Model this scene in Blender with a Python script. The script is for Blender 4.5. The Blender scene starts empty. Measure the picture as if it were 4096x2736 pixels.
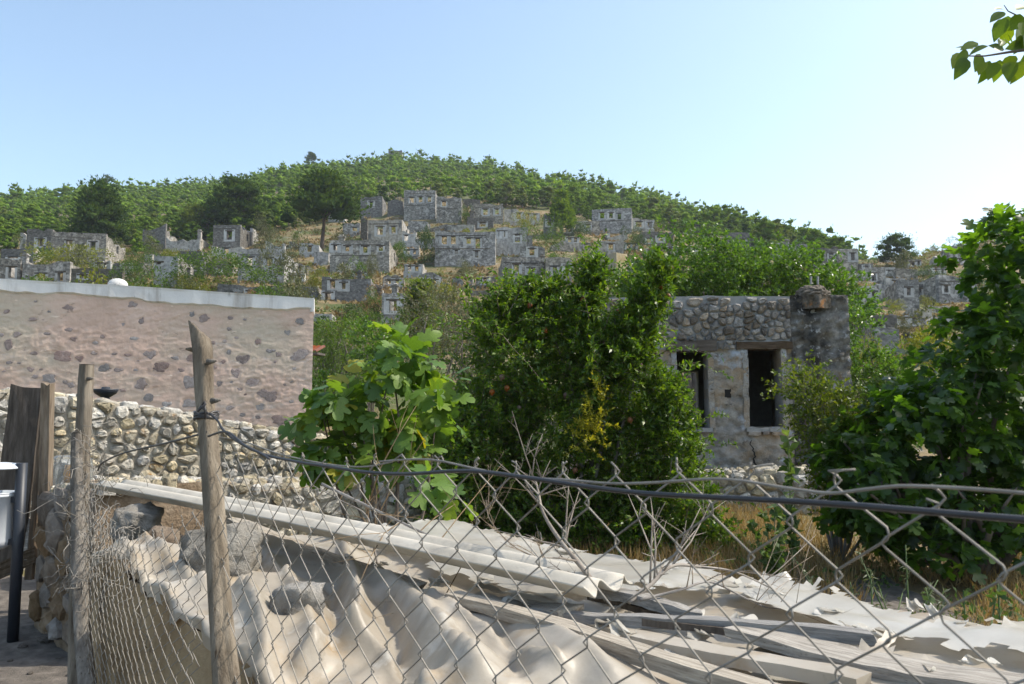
import bpy, math, random
import numpy as np
from mathutils import Vector, Matrix
from mathutils import noise as mnoise

SC = bpy.context.scene
COL = SC.collection
R = math.radians

# ------------------------------------------------------------------ camera, sky, sun, exposure
CZ = 1.6                      # eye height
FX = 768.0                    # focal length in pixels of a 1024 wide frame (about 27 mm)
PITCH = R(5.0)
SUN_AZ, SUN_EL = R(84), R(52)  # azimuth measured from straight ahead (+Y) towards the right (+X)
cam = bpy.data.objects.new('camera', bpy.data.cameras.new('camera'))
COL.objects.link(cam)
cam.location = (0, 0, CZ)
cam.rotation_euler = (R(90) + PITCH, 0, 0)
cam.data.sensor_width = 36.0
cam.data.lens = 36.0 * FX / 1024.0
cam.data.clip_start = 0.05
cam.data.clip_end = 6000
cam.data.dof.use_dof = True
cam.data.dof.focus_distance = 9.0
cam.data.dof.aperture_fstop = 14.0
SC.camera = cam

world = bpy.data.worlds.new('World')
SC.world = world
world.use_nodes = True
wn = world.node_tree.nodes
sky = wn.new('ShaderNodeTexSky')
sky.sky_type = 'NISHITA'
sky.sun_disc = False
sky.sun_elevation = SUN_EL
sky.sun_rotation = SUN_AZ
sky.air_density = 1.0
sky.dust_density = 1.9
sky.ozone_density = 0.7
wn['Background'].inputs[1].default_value = 0.15
tint = wn.new('ShaderNodeMix'); tint.data_type = 'RGBA'; tint.blend_type = 'MULTIPLY'; tint.inputs[0].default_value = 1.0
tint.inputs[7].default_value = (1.05, 1.07, 1.0, 1)     # the whole sky a touch paler and more cyan
world.node_tree.links.new(sky.outputs[0], tint.inputs[6])
world.node_tree.links.new(tint.outputs[2], wn['Background'].inputs[0])

sun = bpy.data.objects.new('sun', bpy.data.lights.new('sun', 'SUN'))
COL.objects.link(sun)
sun.data.energy = 2.75
sun.data.angle = R(0.53)
sun.data.color = (1.0, 0.93, 0.82)
SUND = Vector((math.sin(SUN_AZ) * math.cos(SUN_EL), math.cos(SUN_AZ) * math.cos(SUN_EL), math.sin(SUN_EL)))
sun.rotation_euler = SUND.to_track_quat('Z', 'Y').to_euler()

SC.view_settings.view_transform = 'Standard'
SC.view_settings.look = 'None'
SC.view_settings.gamma = 1.0
SC.view_settings.exposure = 0.92
SC.render.engine = 'CYCLES'
SC.cycles.max_bounces = 6
SC.cycles.transparent_max_bounces = 8
SC.cycles.volume_bounces = 0

# ------------------------------------------------------------------ helpers
SP, CP = math.sin(PITCH), math.cos(PITCH)
def ray(u, v):
    dx, up = u - 512.0, 342.0 - v
    y = FX * CP - up * SP
    return dx / y, (FX * SP + up * CP) / y
def P(u, v, Y):
    a, b = ray(u, v)
    return Vector((a * Y, Y, CZ + b * Y))
def Pz(u, v, z):
    a, b = ray(u, v)
    Y = (z - CZ) / b
    return Vector((a * Y, Y, z))

def tag(o, label=None, cat=None, group=None, kind=None):
    if label: o['label'] = label
    if cat: o['category'] = cat
    if group: o['group'] = group
    if kind: o['kind'] = kind
    return o
def empty(name, loc=(0, 0, 0), rz=0.0):
    o = bpy.data.objects.new(name, None)
    COL.objects.link(o)
    o.location = loc
    o.rotation_euler = (0, 0, rz)
    o.empty_display_size = 0.1
    return o
def link(name, me, mat=None, parent=None):
    o = bpy.data.objects.new(name, me)
    COL.objects.link(o)
    if mat is not None and len(me.materials) == 0:
        me.materials.append(mat)
    if parent is not None: o.parent = parent
    return o
def mesh_np(name, V, F, smooth=False):
    """V (n,3); F (m,k) one face size."""
    V = np.asarray(V, dtype=np.float32); F = np.asarray(F, dtype=np.int32)
    me = bpy.data.meshes.new(name)
    k = F.shape[1]; m = F.shape[0]
    me.vertices.add(len(V)); me.vertices.foreach_set('co', V.ravel())
    me.loops.add(m * k); me.loops.foreach_set('vertex_index', F.ravel())
    me.polygons.add(m)
    me.polygons.foreach_set('loop_start', np.arange(0, m * k, k, dtype=np.int32))
    me.polygons.foreach_set('loop_total', np.full(m, k, dtype=np.int32))
    if smooth: me.polygons.foreach_set('use_smooth', np.ones(m, dtype=bool))
    me.update(calc_edges=True)
    return me
def mesh_py(name, V, F, smooth=False):
    me = bpy.data.meshes.new(name)
    me.from_pydata([tuple(v) for v in V], [], F)
    if smooth:
        for p in me.polygons: p.use_smooth = True
    me.update()
    return me
class MB:
    def __init__(s): s.V = []; s.F = []
    def add(s, V, F):
        n = len(s.V); s.V += [tuple(v) for v in V]; s.F += [tuple(i + n for i in f) for f in F]
    def box(s, lo, hi, M=None, jit=0.0, rng=random):
        V = [Vector((x, y, z)) for z in (lo[2], hi[2]) for y in (lo[1], hi[1]) for x in (lo[0], hi[0])]
        if jit: V = [v + Vector((rng.uniform(-jit, jit), rng.uniform(-jit, jit), rng.uniform(-jit, jit))) for v in V]
        if M is not None: V = [M @ v for v in V]
        s.add(V, [(0, 2, 3, 1), (4, 5, 7, 6), (0, 1, 5, 4), (2, 6, 7, 3), (0, 4, 6, 2), (1, 3, 7, 5)])
    def tube(s, pts, rad, sides=6, cap=True, wob=0.0, rng=random):
        pts = [Vector(p) for p in pts]
        if not hasattr(rad, '__len__'): rad = [rad] * len(pts)
        V = []; F = []; n = len(pts); up = None
        for i, p in enumerate(pts):
            t = (pts[min(i + 1, n - 1)] - pts[max(i - 1, 0)])
            if t.length < 1e-9: t = Vector((0, 0, 1))
            t.normalize()
            if up is None:
                up = t.orthogonal().normalized()
            else:
                up = up - t * up.dot(t)
                up = up.normalized() if up.length > 1e-6 else t.orthogonal().normalized()
            b = t.cross(up)
            for k in range(sides):
                a = 2 * math.pi * k / sides
                r = rad[i] * (1 + (rng.uniform(-wob, wob) if wob else 0))
                V.append(p + (up * math.cos(a) + b * math.sin(a)) * r)
        for i in range(n - 1):
            for k in range(sides):
                k2 = (k + 1) % sides
                F.append((i * sides + k, i * sides + k2, (i + 1) * sides + k2, (i + 1) * sides + k))
        if cap:
            F.append(tuple(range(sides - 1, -1, -1)))
            F.append(tuple((n - 1) * sides + k for k in range(sides)))
        s.add(V, F)
    def lathe(s, prof, c=(0, 0, 0), sides=24):
        c = Vector(c); V = []; F = []
        for (r, z) in prof:
            for k in range(sides):
                a = 2 * math.pi * k / sides
                V.append(c + Vector((r * math.cos(a), r * math.sin(a), z)))
        for i in range(len(prof) - 1):
            for k in range(sides):
                k2 = (k + 1) % sides
                F.append((i * sides + k, i * sides + k2, (i + 1) * sides + k2, (i + 1) * sides + k))
        s.add(V, F)
    def build(s, name, mat=None, parent=None, smooth=False):
        return link(name, mesh_py(name, s.V, s.F, smooth), mat, parent)

def vnoise(p, seed=0):
    """smooth value noise, p (n,d) -> (n,) in -1..1"""
    p = np.asarray(p, dtype=np.float64)
    n, d = p.shape
    i = np.floor(p).astype(np.int64); f = p - i
    f = f * f * (3 - 2 * f)
    out = np.zeros(n)
    for c in range(2 ** d):
        w = np.ones(n); h = np.full(n, seed * 374761393 + 1013904223, dtype=np.int64)
        for k in range(d):
            b = (c >> k) & 1
            w *= f[:, k] if b else 1 - f[:, k]
            h = (h ^ ((i[:, k] + b) * (668265263, 2246822519, 3266489917)[k])) * 1274126177 & 0x7fffffff
            h ^= h >> 13
        h = (h * 1274126177) & 0x7fffffff
        h ^= h >> 15
        out += w * ((h & 0xffff) / 32767.5 - 1)
    return out
def fbm(p, seed=0, octv=4, lac=2.03, gain=0.5):
    p = np.asarray(p, dtype=np.float64)
    s = np.zeros(len(p)); a = 1.0
    for o in range(octv):
        s += a * vnoise(p * lac ** o + 17.3 * o, seed + o); a *= gain
    return s

# ------------------------------------------------------------------ materials
def _ramp(nt, cols, lo=0.3, hi=0.7):
    r = nt.nodes.new('ShaderNodeValToRGB')
    e = r.color_ramp.elements
    while len(e) < len(cols): e.new(0.5)
    for k, c in enumerate(cols):
        e[k].position = lo + (hi - lo) * k / max(1, len(cols) - 1)
        e[k].color = (*c, 1)
    return r
def rock_mat(name, cols, scale=6.0, rough=0.9, bump=0.3, bscale=40.0, rnd=0.25, stretch=(1, 1, 1), lo=0.3, hi=0.7,
             spots=None, bdist=0.02, detail=8, spec=0.2, layers=()):
    m = bpy.data.materials.new(name); m.use_nodes = True
    nt = m.node_tree; N = nt.nodes; L = nt.links
    b = N['Principled BSDF']
    b.inputs['Roughness'].default_value = rough
    b.inputs['Specular IOR Level'].default_value = spec
    tc = N.new('ShaderNodeTexCoord'); mp = N.new('ShaderNodeMapping')
    mp.inputs['Scale'].default_value = stretch
    oi = N.new('ShaderNodeObjectInfo')
    ad = N.new('ShaderNodeVectorMath'); ad.operation = 'MULTIPLY_ADD'
    cb = N.new('ShaderNodeCombineXYZ')
    for k in range(3): L.new(oi.outputs['Random'], cb.inputs[k])
    ad.inputs[1].default_value = (37.0, 53.0, 71.0)
    L.new(cb.outputs[0], ad.inputs[0]); L.new(tc.outputs['Object'], mp.inputs[0]); L.new(mp.outputs[0], ad.inputs[2])
    vec = ad.outputs[0]
    nz = N.new('ShaderNodeTexNoise'); nz.inputs['Scale'].default_value = scale; nz.inputs['Detail'].default_value = detail
    nz.inputs['Roughness'].default_value = 0.62
    L.new(vec, nz.inputs['Vector'])
    rp = _ramp(nt, cols, lo, hi); L.new(nz.outputs['Fac'], rp.inputs[0])
    col = rp.outputs[0]
    for (c, sc, a, bb, st, sd) in layers:       # colour, scale, ramp low, ramp high, stretch, seed
        m2 = N.new('ShaderNodeMapping'); m2.inputs['Scale'].default_value = st; m2.inputs['Location'].default_value = (sd, sd * 1.7, sd * 0.6)
        L.new(vec, m2.inputs[0])
        n2 = N.new('ShaderNodeTexNoise'); n2.inputs['Scale'].default_value = sc; n2.inputs['Detail'].default_value = 7
        n2.inputs['Roughness'].default_value = 0.65
        L.new(m2.outputs[0], n2.inputs['Vector'])
        mr = N.new('ShaderNodeMapRange'); mr.inputs['From Min'].default_value = a; mr.inputs['From Max'].default_value = bb
        L.new(n2.outputs['Fac'], mr.inputs['Value'])
        mx = N.new('ShaderNodeMix'); mx.data_type = 'RGBA'
        L.new(mr.outputs[0], mx.inputs[0]); L.new(col, mx.inputs[6]); mx.inputs[7].default_value = (*c, 1)
        col = mx.outputs[2]
    if rnd:
        mr = N.new('ShaderNodeMapRange'); mr.inputs['To Min'].default_value = 1 - rnd; mr.inputs['To Max'].default_value = 1 + rnd
        L.new(oi.outputs['Random'], mr.inputs['Value'])
        hs = N.new('ShaderNodeHueSaturation')
        L.new(mr.outputs[0], hs.inputs['Value']); L.new(col, hs.inputs['Color'])
        m3 = N.new('ShaderNodeMath'); m3.operation = 'MULTIPLY'; m3.inputs[1].default_value = 7.31
        m4 = N.new('ShaderNodeMath'); m4.operation = 'FRACT'
        m5 = N.new('ShaderNodeMapRange'); m5.inputs['To Min'].default_value = 0.4; m5.inputs['To Max'].default_value = 1.5
        L.new(oi.outputs['Random'], m3.inputs[0]); L.new(m3.outputs[0], m4.inputs[0]); L.new(m4.outputs[0], m5.inputs['Value'])
        L.new(m5.outputs[0], hs.inputs['Saturation'])
        col = hs.outputs[0]
    L.new(col, b.inputs['Base Color'])
    if bump:
        n3 = N.new('ShaderNodeTexNoise'); n3.inputs['Scale'].default_value = bscale; n3.inputs['Detail'].default_value = 8
        n3.inputs['Roughness'].default_value = 0.7
        L.new(vec, n3.inputs['Vector'])
        bp = N.new('ShaderNodeBump'); bp.inputs['Strength'].default_value = bump; bp.inputs['Distance'].default_value = bdist
        L.new(n3.outputs['Fac'], bp.inputs['Height']); L.new(bp.outputs[0], b.inputs['Normal'])
    return m
def leaf_mat(name, cols, trans=0.45, tcol=None, rough=0.45, spec=0.35, nscale=30, nvar=0.25):
    """colour by leaf (random per island and per object); light shines through the blade"""
    m = bpy.data.materials.new(name); m.use_nodes = True
    nt = m.node_tree; N = nt.nodes; L = nt.links
    b = N['Principled BSDF']; out = N['Material Output']
    b.inputs['Roughness'].default_value = rough
    b.inputs['Specular IOR Level'].default_value = spec
    ge = N.new('ShaderNodeNewGeometry'); oi = N.new('ShaderNodeObjectInfo')
    a = N.new('ShaderNodeMath'); a.operation = 'ADD'
    f = N.new('ShaderNodeMath'); f.operation = 'FRACT'
    L.new(ge.outputs['Random Per Island'], a.inputs[0]); L.new(oi.outputs['Random'], a.inputs[1]); L.new(a.outputs[0], f.inputs[0])
    rp = _ramp(nt, cols, 0.0, 1.0); L.new(f.outputs[0], rp.inputs[0])
    tc = N.new('ShaderNodeTexCoord'); nz = N.new('ShaderNodeTexNoise'); nz.inputs['Scale'].default_value = nscale
    L.new(tc.outputs['Object'], nz.inputs['Vector'])
    mr = N.new('ShaderNodeMapRange'); mr.inputs['From Min'].default_value = 0.3; mr.inputs['From Max'].default_value = 0.7; mr.inputs['To Min'].default_value = 1 - nvar; mr.inputs['To Max'].default_value = 1 + nvar
    L.new(nz.outputs['Fac'], mr.inputs['Value'])
    hs = N.new('ShaderNodeHueSaturation'); L.new(mr.outputs[0], hs.inputs['Value']); L.new(rp.outputs[0], hs.inputs['Color'])
    L.new(hs.outputs[0], b.inputs['Base Color'])
    tr = N.new('ShaderNodeBsdfTranslucent')
    mx = N.new('ShaderNodeMix'); mx.data_type = 'RGBA'; mx.blend_type = 'MULTIPLY'; mx.inputs[0].default_value = 1.0
    L.new(hs.outputs[0], mx.inputs[6]); mx.inputs[7].default_value = (*(tcol or (2.6, 2.4, 0.8)), 1)
    L.new(mx.outputs[2], tr.inputs['Color'])
    ms = N.new('ShaderNodeMixShader'); ms.inputs[0].default_value = trans
    L.new(b.outputs[0], ms.inputs[1]); L.new(tr.outputs[0], ms.inputs[2]); L.new(ms.outputs[0], out.inputs['Surface'])
    return m
def plain_mat(name, c, rough=0.6, metal=0.0, bump=0.0, bscale=60, var=0.15, scale=8, spec=0.4):
    lo = tuple(x * (1 - var) for x in c); hi = tuple(min(1, x * (1 + var)) for x in c)
    m = rock_mat(name, [lo, hi], scale=scale, rough=rough, bump=bump, bscale=bscale, rnd=0, bdist=0.003, spec=spec)
    m.node_tree.nodes['Principled BSDF'].inputs['Metallic'].default_value = metal
    return m

# ------------------------------------------------------------------ terrain: garden, then the village slope, then the wooded hill
TY = [12, 30, 45, 60, 80, 100, 130, 160, 200, 260, 340, 430, 560]
TU = [-260, 0, 120, 210, 300, 400, 480, 560, 640, 720, 800, 860, 905, 960, 1030, 1300]
TV = [   # image row of the ground for every distance (columns) at every bearing (rows): a survey of the slope
 [508, 388, 356, 325, 294, 275, 254, 240, 226, 216, 213, 215, 235],
 [508, 388, 356, 325, 294, 275, 252, 238, 225, 215, 210, 206, 225],
 [508, 388, 356, 325, 294, 276, 254, 240, 226, 213, 206, 200, 220],
 [508, 388, 356, 328, 298, 277, 252, 236, 220, 207, 198, 190, 210],
 [508, 388, 358, 334, 306, 280, 250, 230, 210, 193, 182, 173, 195],
 [508, 390, 362, 338, 310, 283, 248, 225, 203, 185, 174, 167, 190],
 [508, 390, 362, 338, 308, 282, 247, 222, 203, 189, 180, 173, 196],
 [508, 390, 360, 336, 304, 278, 246, 224, 207, 197, 192, 188, 210],
 [508, 390, 360, 336, 302, 274, 247, 230, 216, 210, 209, 207, 225],
 [508, 390, 362, 338, 306, 278, 254, 240, 230, 227, 228, 227, 242],
 [508, 392, 368, 345, 314, 286, 263, 252, 247, 247, 250, 251, 265],
 [508, 392, 374, 352, 314, 291, 272, 266, 263, 265, 270, 272, 285],
 [508, 392, 374, 352, 314, 292, 272, 266, 264, 267, 273, 276, 290],
 [508, 392, 374, 352, 316, 292, 266, 258, 254, 256, 262, 266, 280],
 [508, 392, 372, 348, 312, 288, 258, 244, 235, 233, 238, 242, 260],
 [508, 392, 372, 348, 312, 286, 255, 238, 226, 219, 222, 224, 245]]
_TA = np.array([(u - 512) / FX for u in TU])
_TB = np.array([[ray(512, v)[1] for v in row] for row in TV])
_TYl = np.log(np.array(TY, dtype=float))
def _interp_b(a, ly):
    a = np.clip(a, _TA[0], _TA[-1]); ly = np.clip(ly, _TYl[0], _TYl[-1])
    i = np.clip(np.searchsorted(_TA, a) - 1, 0, len(_TA) - 2); j = np.clip(np.searchsorted(_TYl, ly) - 1, 0, len(_TYl) - 2)
    fa = (a - _TA[i]) / (_TA[i + 1] - _TA[i]); fy = (ly - _TYl[j]) / (_TYl[j + 1] - _TYl[j])
    fa = fa * fa * (3 - 2 * fa)
    return (_TB[i, j] * (1 - fa) + _TB[i + 1, j] * fa) * (1 - fy) + (_TB[i, j + 1] * (1 - fa) + _TB[i + 1, j + 1] * fa) * fy
def height(x, y):
    x = np.atleast_1d(np.asarray(x, dtype=float)); y = np.atleast_1d(np.asarray(y, dtype=float))
    r = np.hypot(x, y) + 1e-6
    th = np.arctan2(x, y); lim = R(50)
    thc = np.clip(th, -lim, lim)
    over = np.clip((np.abs(th) - lim) / R(50), 0, 1); over = over * over * (3 - 2 * over)
    Y = np.where(np.abs(th) <= lim, y, r * math.cos(lim))
    a = np.tan(thc)
    b = _interp_b(a, np.log(np.maximum(Y, 12.0)))
    z = CZ + np.maximum(Y, 12.0) * b
    z = np.where(Y > 560, CZ + 560 * b - (Y - 560) * 0.06, z)
    n = fbm(np.stack([x, y], 1) / 9.0, 3, 4) * np.clip((r - 40) / 60, 0, 1) * 0.55
    n += fbm(np.stack([x, y], 1) / 45.0, 9, 3) * np.clip((r - 90) / 150, 0, 1) * 2.0
    # small natural terraces on the village slope
    tz = z + n
    st = 2.2; q = np.floor(tz / st); fr = tz / st - q
    ter = (q + np.clip((fr - 0.25) / 0.5, 0, 1)) * st
    tw = np.clip((Y - 45) / 20, 0, 1) * np.clip((210 - Y) / 40, 0, 1) * 0.45
    z = tz * (1 - tw) + ter * tw
    flat = fbm(np.stack([x, y], 1) / 1.1, 5, 4) * 0.025
    z = z * (1 - over) + 0.0 * over
    w = np.clip((Y - 11) / 6, 0, 1)
    w = np.where(np.abs(th) > R(100), 0, w)
    return z * w + flat
def hz(x, y): return float(height([x], [y])[0])
def ground_hit(u, v, y0=30.0, y1=520.0):
    """distance at which the line of sight through (u, v) meets the slope"""
    a, b = ray(u, v)
    Y = np.exp(np.linspace(math.log(y0), math.log(y1), 400))
    g = (height(a * Y, Y) - CZ) / Y
    k = np.nonzero(g >= b)[0]
    return float(Y[k[0]]) if len(k) else None

M_ground = rock_mat('dry_hillside_earth', [(0.10, 0.09, 0.045), (0.2, 0.15, 0.08), (0.29, 0.22, 0.13)], scale=0.25, rough=1.0, bump=0.6,
                    bscale=3.0, rnd=0, bdist=0.25, layers=[((0.08, 0.10, 0.035), 0.14, 0.46, 0.58, (1, 1, 1), 3.0),
                                                            ((0.30, 0.28, 0.25), 0.6, 0.60, 0.68, (1, 1, 2), 8.0)])
def build_ground():
    fr = np.linspace(-R(46), R(46), 300); re = np.linspace(R(46), 2 * math.pi - R(46), 70)[1:-1]
    th = np.concatenate([fr, re]); nt = len(th)
    rr = np.concatenate([[0.4], np.exp(np.linspace(math.log(0.8), math.log(1500), 260))]); nr = len(rr)
    T, RR = np.meshgrid(th, rr)
    x = (np.sin(T) * RR).ravel(); y = (np.cos(T) * RR).ravel(); z = height(x, y)
    V = np.stack([x, y, z], 1)
    i, j = np.meshgrid(np.arange(nr - 1), np.arange(nt), indexing='ij'); j2 = (j + 1) % nt
    F = np.stack([i * nt + j, (i + 1) * nt + j, (i + 1) * nt + j2, i * nt + j2], -1).reshape(-1, 4)[:, ::-1]
    V = np.vstack([V, [[0, 0, 0]]])
    o = link('ground', mesh_np('ground', V, F, True), M_ground)
    return tag(o, kind='structure')
build_ground()
# path of bare trodden earth on the near left, in front of the fence
M_path = rock_mat('trodden_grey_earth', [(0.085, 0.075, 0.065), (0.15, 0.13, 0.11), (0.23, 0.2, 0.17)], scale=9, rough=1.0, bump=0.8, bscale=60, rnd=0, bdist=0.02)
def build_path():
    n = 90
    xs = np.linspace(-7.5, 3.5, n); ys = np.linspace(-4, 7.4, n)
    X, Y = np.meshgrid(xs, ys); x = X.ravel(); y = Y.ravel()
    z = height(x, y) + 0.012 + np.abs(fbm(np.stack([x, y], 1) * 4.0, 21, 4)) * 0.03
    V = np.stack([x, y, z], 1)
    i, j = np.meshgrid(np.arange(n - 1), np.arange(n - 1), indexing='ij')
    F = np.stack([i * n + j, i * n + j + 1, (i + 1) * n + j + 1, (i + 1) * n + j], -1).reshape(-1, 4)
    tag(link('path', mesh_np('path', V, F, True), M_path), kind='structure')
build_path()

# ------------------------------------------------------------------ foliage clouds
RNG = np.random.default_rng(11)
def rand_dirs(n, rng=RNG):
    d = rng.normal(size=(n, 3)); return d / np.linalg.norm(d, axis=1)[:, None]
def leaf_quads(C, length, width, D=None, rng=RNG, up=0.0, fold=0.25):
    """diamond leaves at C; D = direction of the midrib"""
    n = len(C)
    if D is None: D = rand_dirs(n, rng)
    D = D / (np.linalg.norm(D, axis=1)[:, None] + 1e-9)
    A = rand_dirs(n, rng) + np.array([0, 0, up])
    S = np.cross(D, A); S /= (np.linalg.norm(S, axis=1)[:, None] + 1e-9)
    Nn = np.cross(S, D)
    Ls = length * rng.uniform(0.65, 1.25, (n, 1)); Ws = width * rng.uniform(0.7, 1.2, (n, 1))
    b = C; t = C + D * Ls
    m = C + D * Ls * 0.45
    l = m + S * Ws * 0.5 + Nn * Ws * fold; r = m - S * Ws * 0.5 + Nn * Ws * fold
    V = np.stack([b, r, t, l], 1).reshape(-1, 3)
    F = np.arange(4 * n).reshape(n, 4)
    return V, F
def join_q(parts):
    Vs, Fs, o = [], [], 0
    for V, F in parts:
        Vs.append(V); Fs.append(F + o); o += len(V)
    return np.vstack(Vs), np.vstack(Fs)

# ---- pines (unit height crowns built once, shared by every tree of the kind)
_t = (1 + 5 ** .5) / 2
ICO_V = np.array([(-1, _t, 0), (1, _t, 0), (-1, -_t, 0), (1, -_t, 0), (0, -1, _t), (0, 1, _t), (0, -1, -_t), (0, 1, -_t), (_t, 0, -1), (_t, 0, 1), (-_t, 0, -1), (-_t, 0, 1)]) / math.hypot(1, _t)
ICO_F = np.array([(0, 11, 5), (0, 5, 1), (0, 1, 7), (0, 7, 10), (0, 10, 11), (1, 5, 9), (5, 11, 4), (11, 10, 2), (10, 7, 6), (7, 1, 8), (3, 9, 4), (3, 4, 2), (3, 2, 6), (3, 6, 8), (3, 8, 9), (4, 9, 5), (2, 4, 11), (6, 2, 10), (8, 6, 7), (9, 8, 1)])
def pine_crown(seed, n_blobs, per, q, shape='cone', spread=0.3, core=1.5):
    rng = np.random.default_rng(seed)
    C = []; D = []
    for k in range(n_blobs):
        if shape == 'cone':
            t = rng.beta(1.1, 1.4); z = 0.14 + 0.84 * t; rmax = spread * (1 - t) ** 0.75 * rng.uniform(0.75, 1.15) + 0.02
        elif shape == 'round':
            t = rng.uniform(0, 1); z = 0.2 + 0.78 * t; rmax = spread * math.sqrt(max(0.02, 1 - (2 * t - 0.9) ** 2 / 1.25)) * rng.uniform(0.75, 1.15)
        else:
            t = rng.uniform(0, 1) ** 0.7; z = 0.38 + 0.6 * t; rmax = spread * (1 - 0.85 * t ** 2) * rng.uniform(0.7, 1.15)
        a = rng.uniform(0, 2 * math.pi); rr = rmax * math.sqrt(rng.uniform(0.12, 1))
        c = np.array([rr * math.cos(a), rr * math.sin(a), z])
        s = rng.uniform(0.6, 1.2) * (0.075 if 9 < per < 40 else 0.055 if per >= 40 else .085) * (spread / 0.3)
        out = np.array([math.cos(a), math.sin(a), 0.7])
        pts = c + rng.normal(size=(per, 3)) * s * np.array([1, 1, 0.55])
        C.append(pts); D.append(out + rng.normal(size=(per, 3)) * 0.7)
    V, F = leaf_quads(np.vstack(C), q, q * 0.42, np.vstack(D), rng, fold=0.1)
    F = np.vstack([F[:, [0, 1, 2]], F[:, [0, 2, 3]]])
    parts = [(V, F)]
    for c in C:                                  # a dense heart of needles in every clump
        m = c.mean(0); sd = c.std(0).mean() * core
        W = ICO_V * (1 + rng.uniform(-.3, .3, (12, 1))) * sd * np.array([1.15, 1.15, .8]) + m
        parts.append((W, ICO_F))
    return join_q(parts)
def tree_trunk(seed, h=0.6, r=0.022, limbs=7, spread=0.24, lean=0.02, z0=0.25):
    rnd = random.Random(seed); mb = MB()
    pts = [(rnd.uniform(-lean, lean) * k, rnd.uniform(-lean, lean) * k, -0.06 + (h + 0.06) * k / 5) for k in range(6)]
    mb.tube(pts, [r * (1.15 - 0.17 * k) for k in range(6)], 7)
    for k in range(limbs):
        t = z0 + (h - z0) * k / max(1, limbs - 1)
        a = rnd.uniform(0, 6.28); L = spread * rnd.uniform(0.6, 1.0)
        p0 = Vector((0, 0, t)); p2 = p0 + Vector((math.cos(a) * L, math.sin(a) * L, L * rnd.uniform(0.25, 0.8)))
        p1 = (p0 + p2) / 2 + Vector((0, 0, L * 0.08))
        mb.tube([p0, p1, p2], [r * 0.5, r * 0.3, r * 0.12], 5)
    return mesh_py('trunk', mb.V, mb.F, True)
M_bark = rock_mat('pine_bark', [(0.06, 0.045, 0.035), (0.13, 0.1, 0.08), (0.2, 0.17, 0.14)], scale=3, rough=0.95, bump=0.5, bscale=12, rnd=0.2)
M_pine = leaf_mat('pine_needles', [(0.069, 0.131, 0.018), (0.125, 0.206, 0.025), (0.188, 0.269, 0.033)], trans=0.28, tcol=(1.8, 1.7, 0.4), rough=0.9, spec=0.05, nscale=0.12, nvar=0.45)
M_pine_dark = leaf_mat('dark_pine_needles', [(0.024, 0.053, 0.015), (0.043, 0.078, 0.019), (0.068, 0.105, 0.024)], trans=0.3, tcol=(2.0, 1.9, 0.4), rough=0.9, spec=0.05)
M_pine_light = leaf_mat('light_pine_needles', [(0.06, 0.10, 0.016), (0.10, 0.14, 0.022), (0.14, 0.17, 0.03)], trans=0.45, tcol=(1.8, 1.7, 0.5), rough=0.6)

FOREST_CROWN = [pine_crown(40 + k, 6, 5, 0.14, 'cone' if k % 3 else 'round', 0.23 + 0.03 * (k % 3), 1.75) for k in range(7)]
FOREST_NEAR = []
for k in range(5):
    V, F = pine_crown(80 + k, 34, 12, 0.075, 'cone' if k % 2 else 'round', 0.27)
    FOREST_NEAR.append(mesh_np('pine_crown', V, F)); FOREST_NEAR[-1].materials.append(M_pine)
FOREST_TRUNK = tree_trunk(5); FOREST_TRUNK.materials.append(M_bark)

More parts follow.
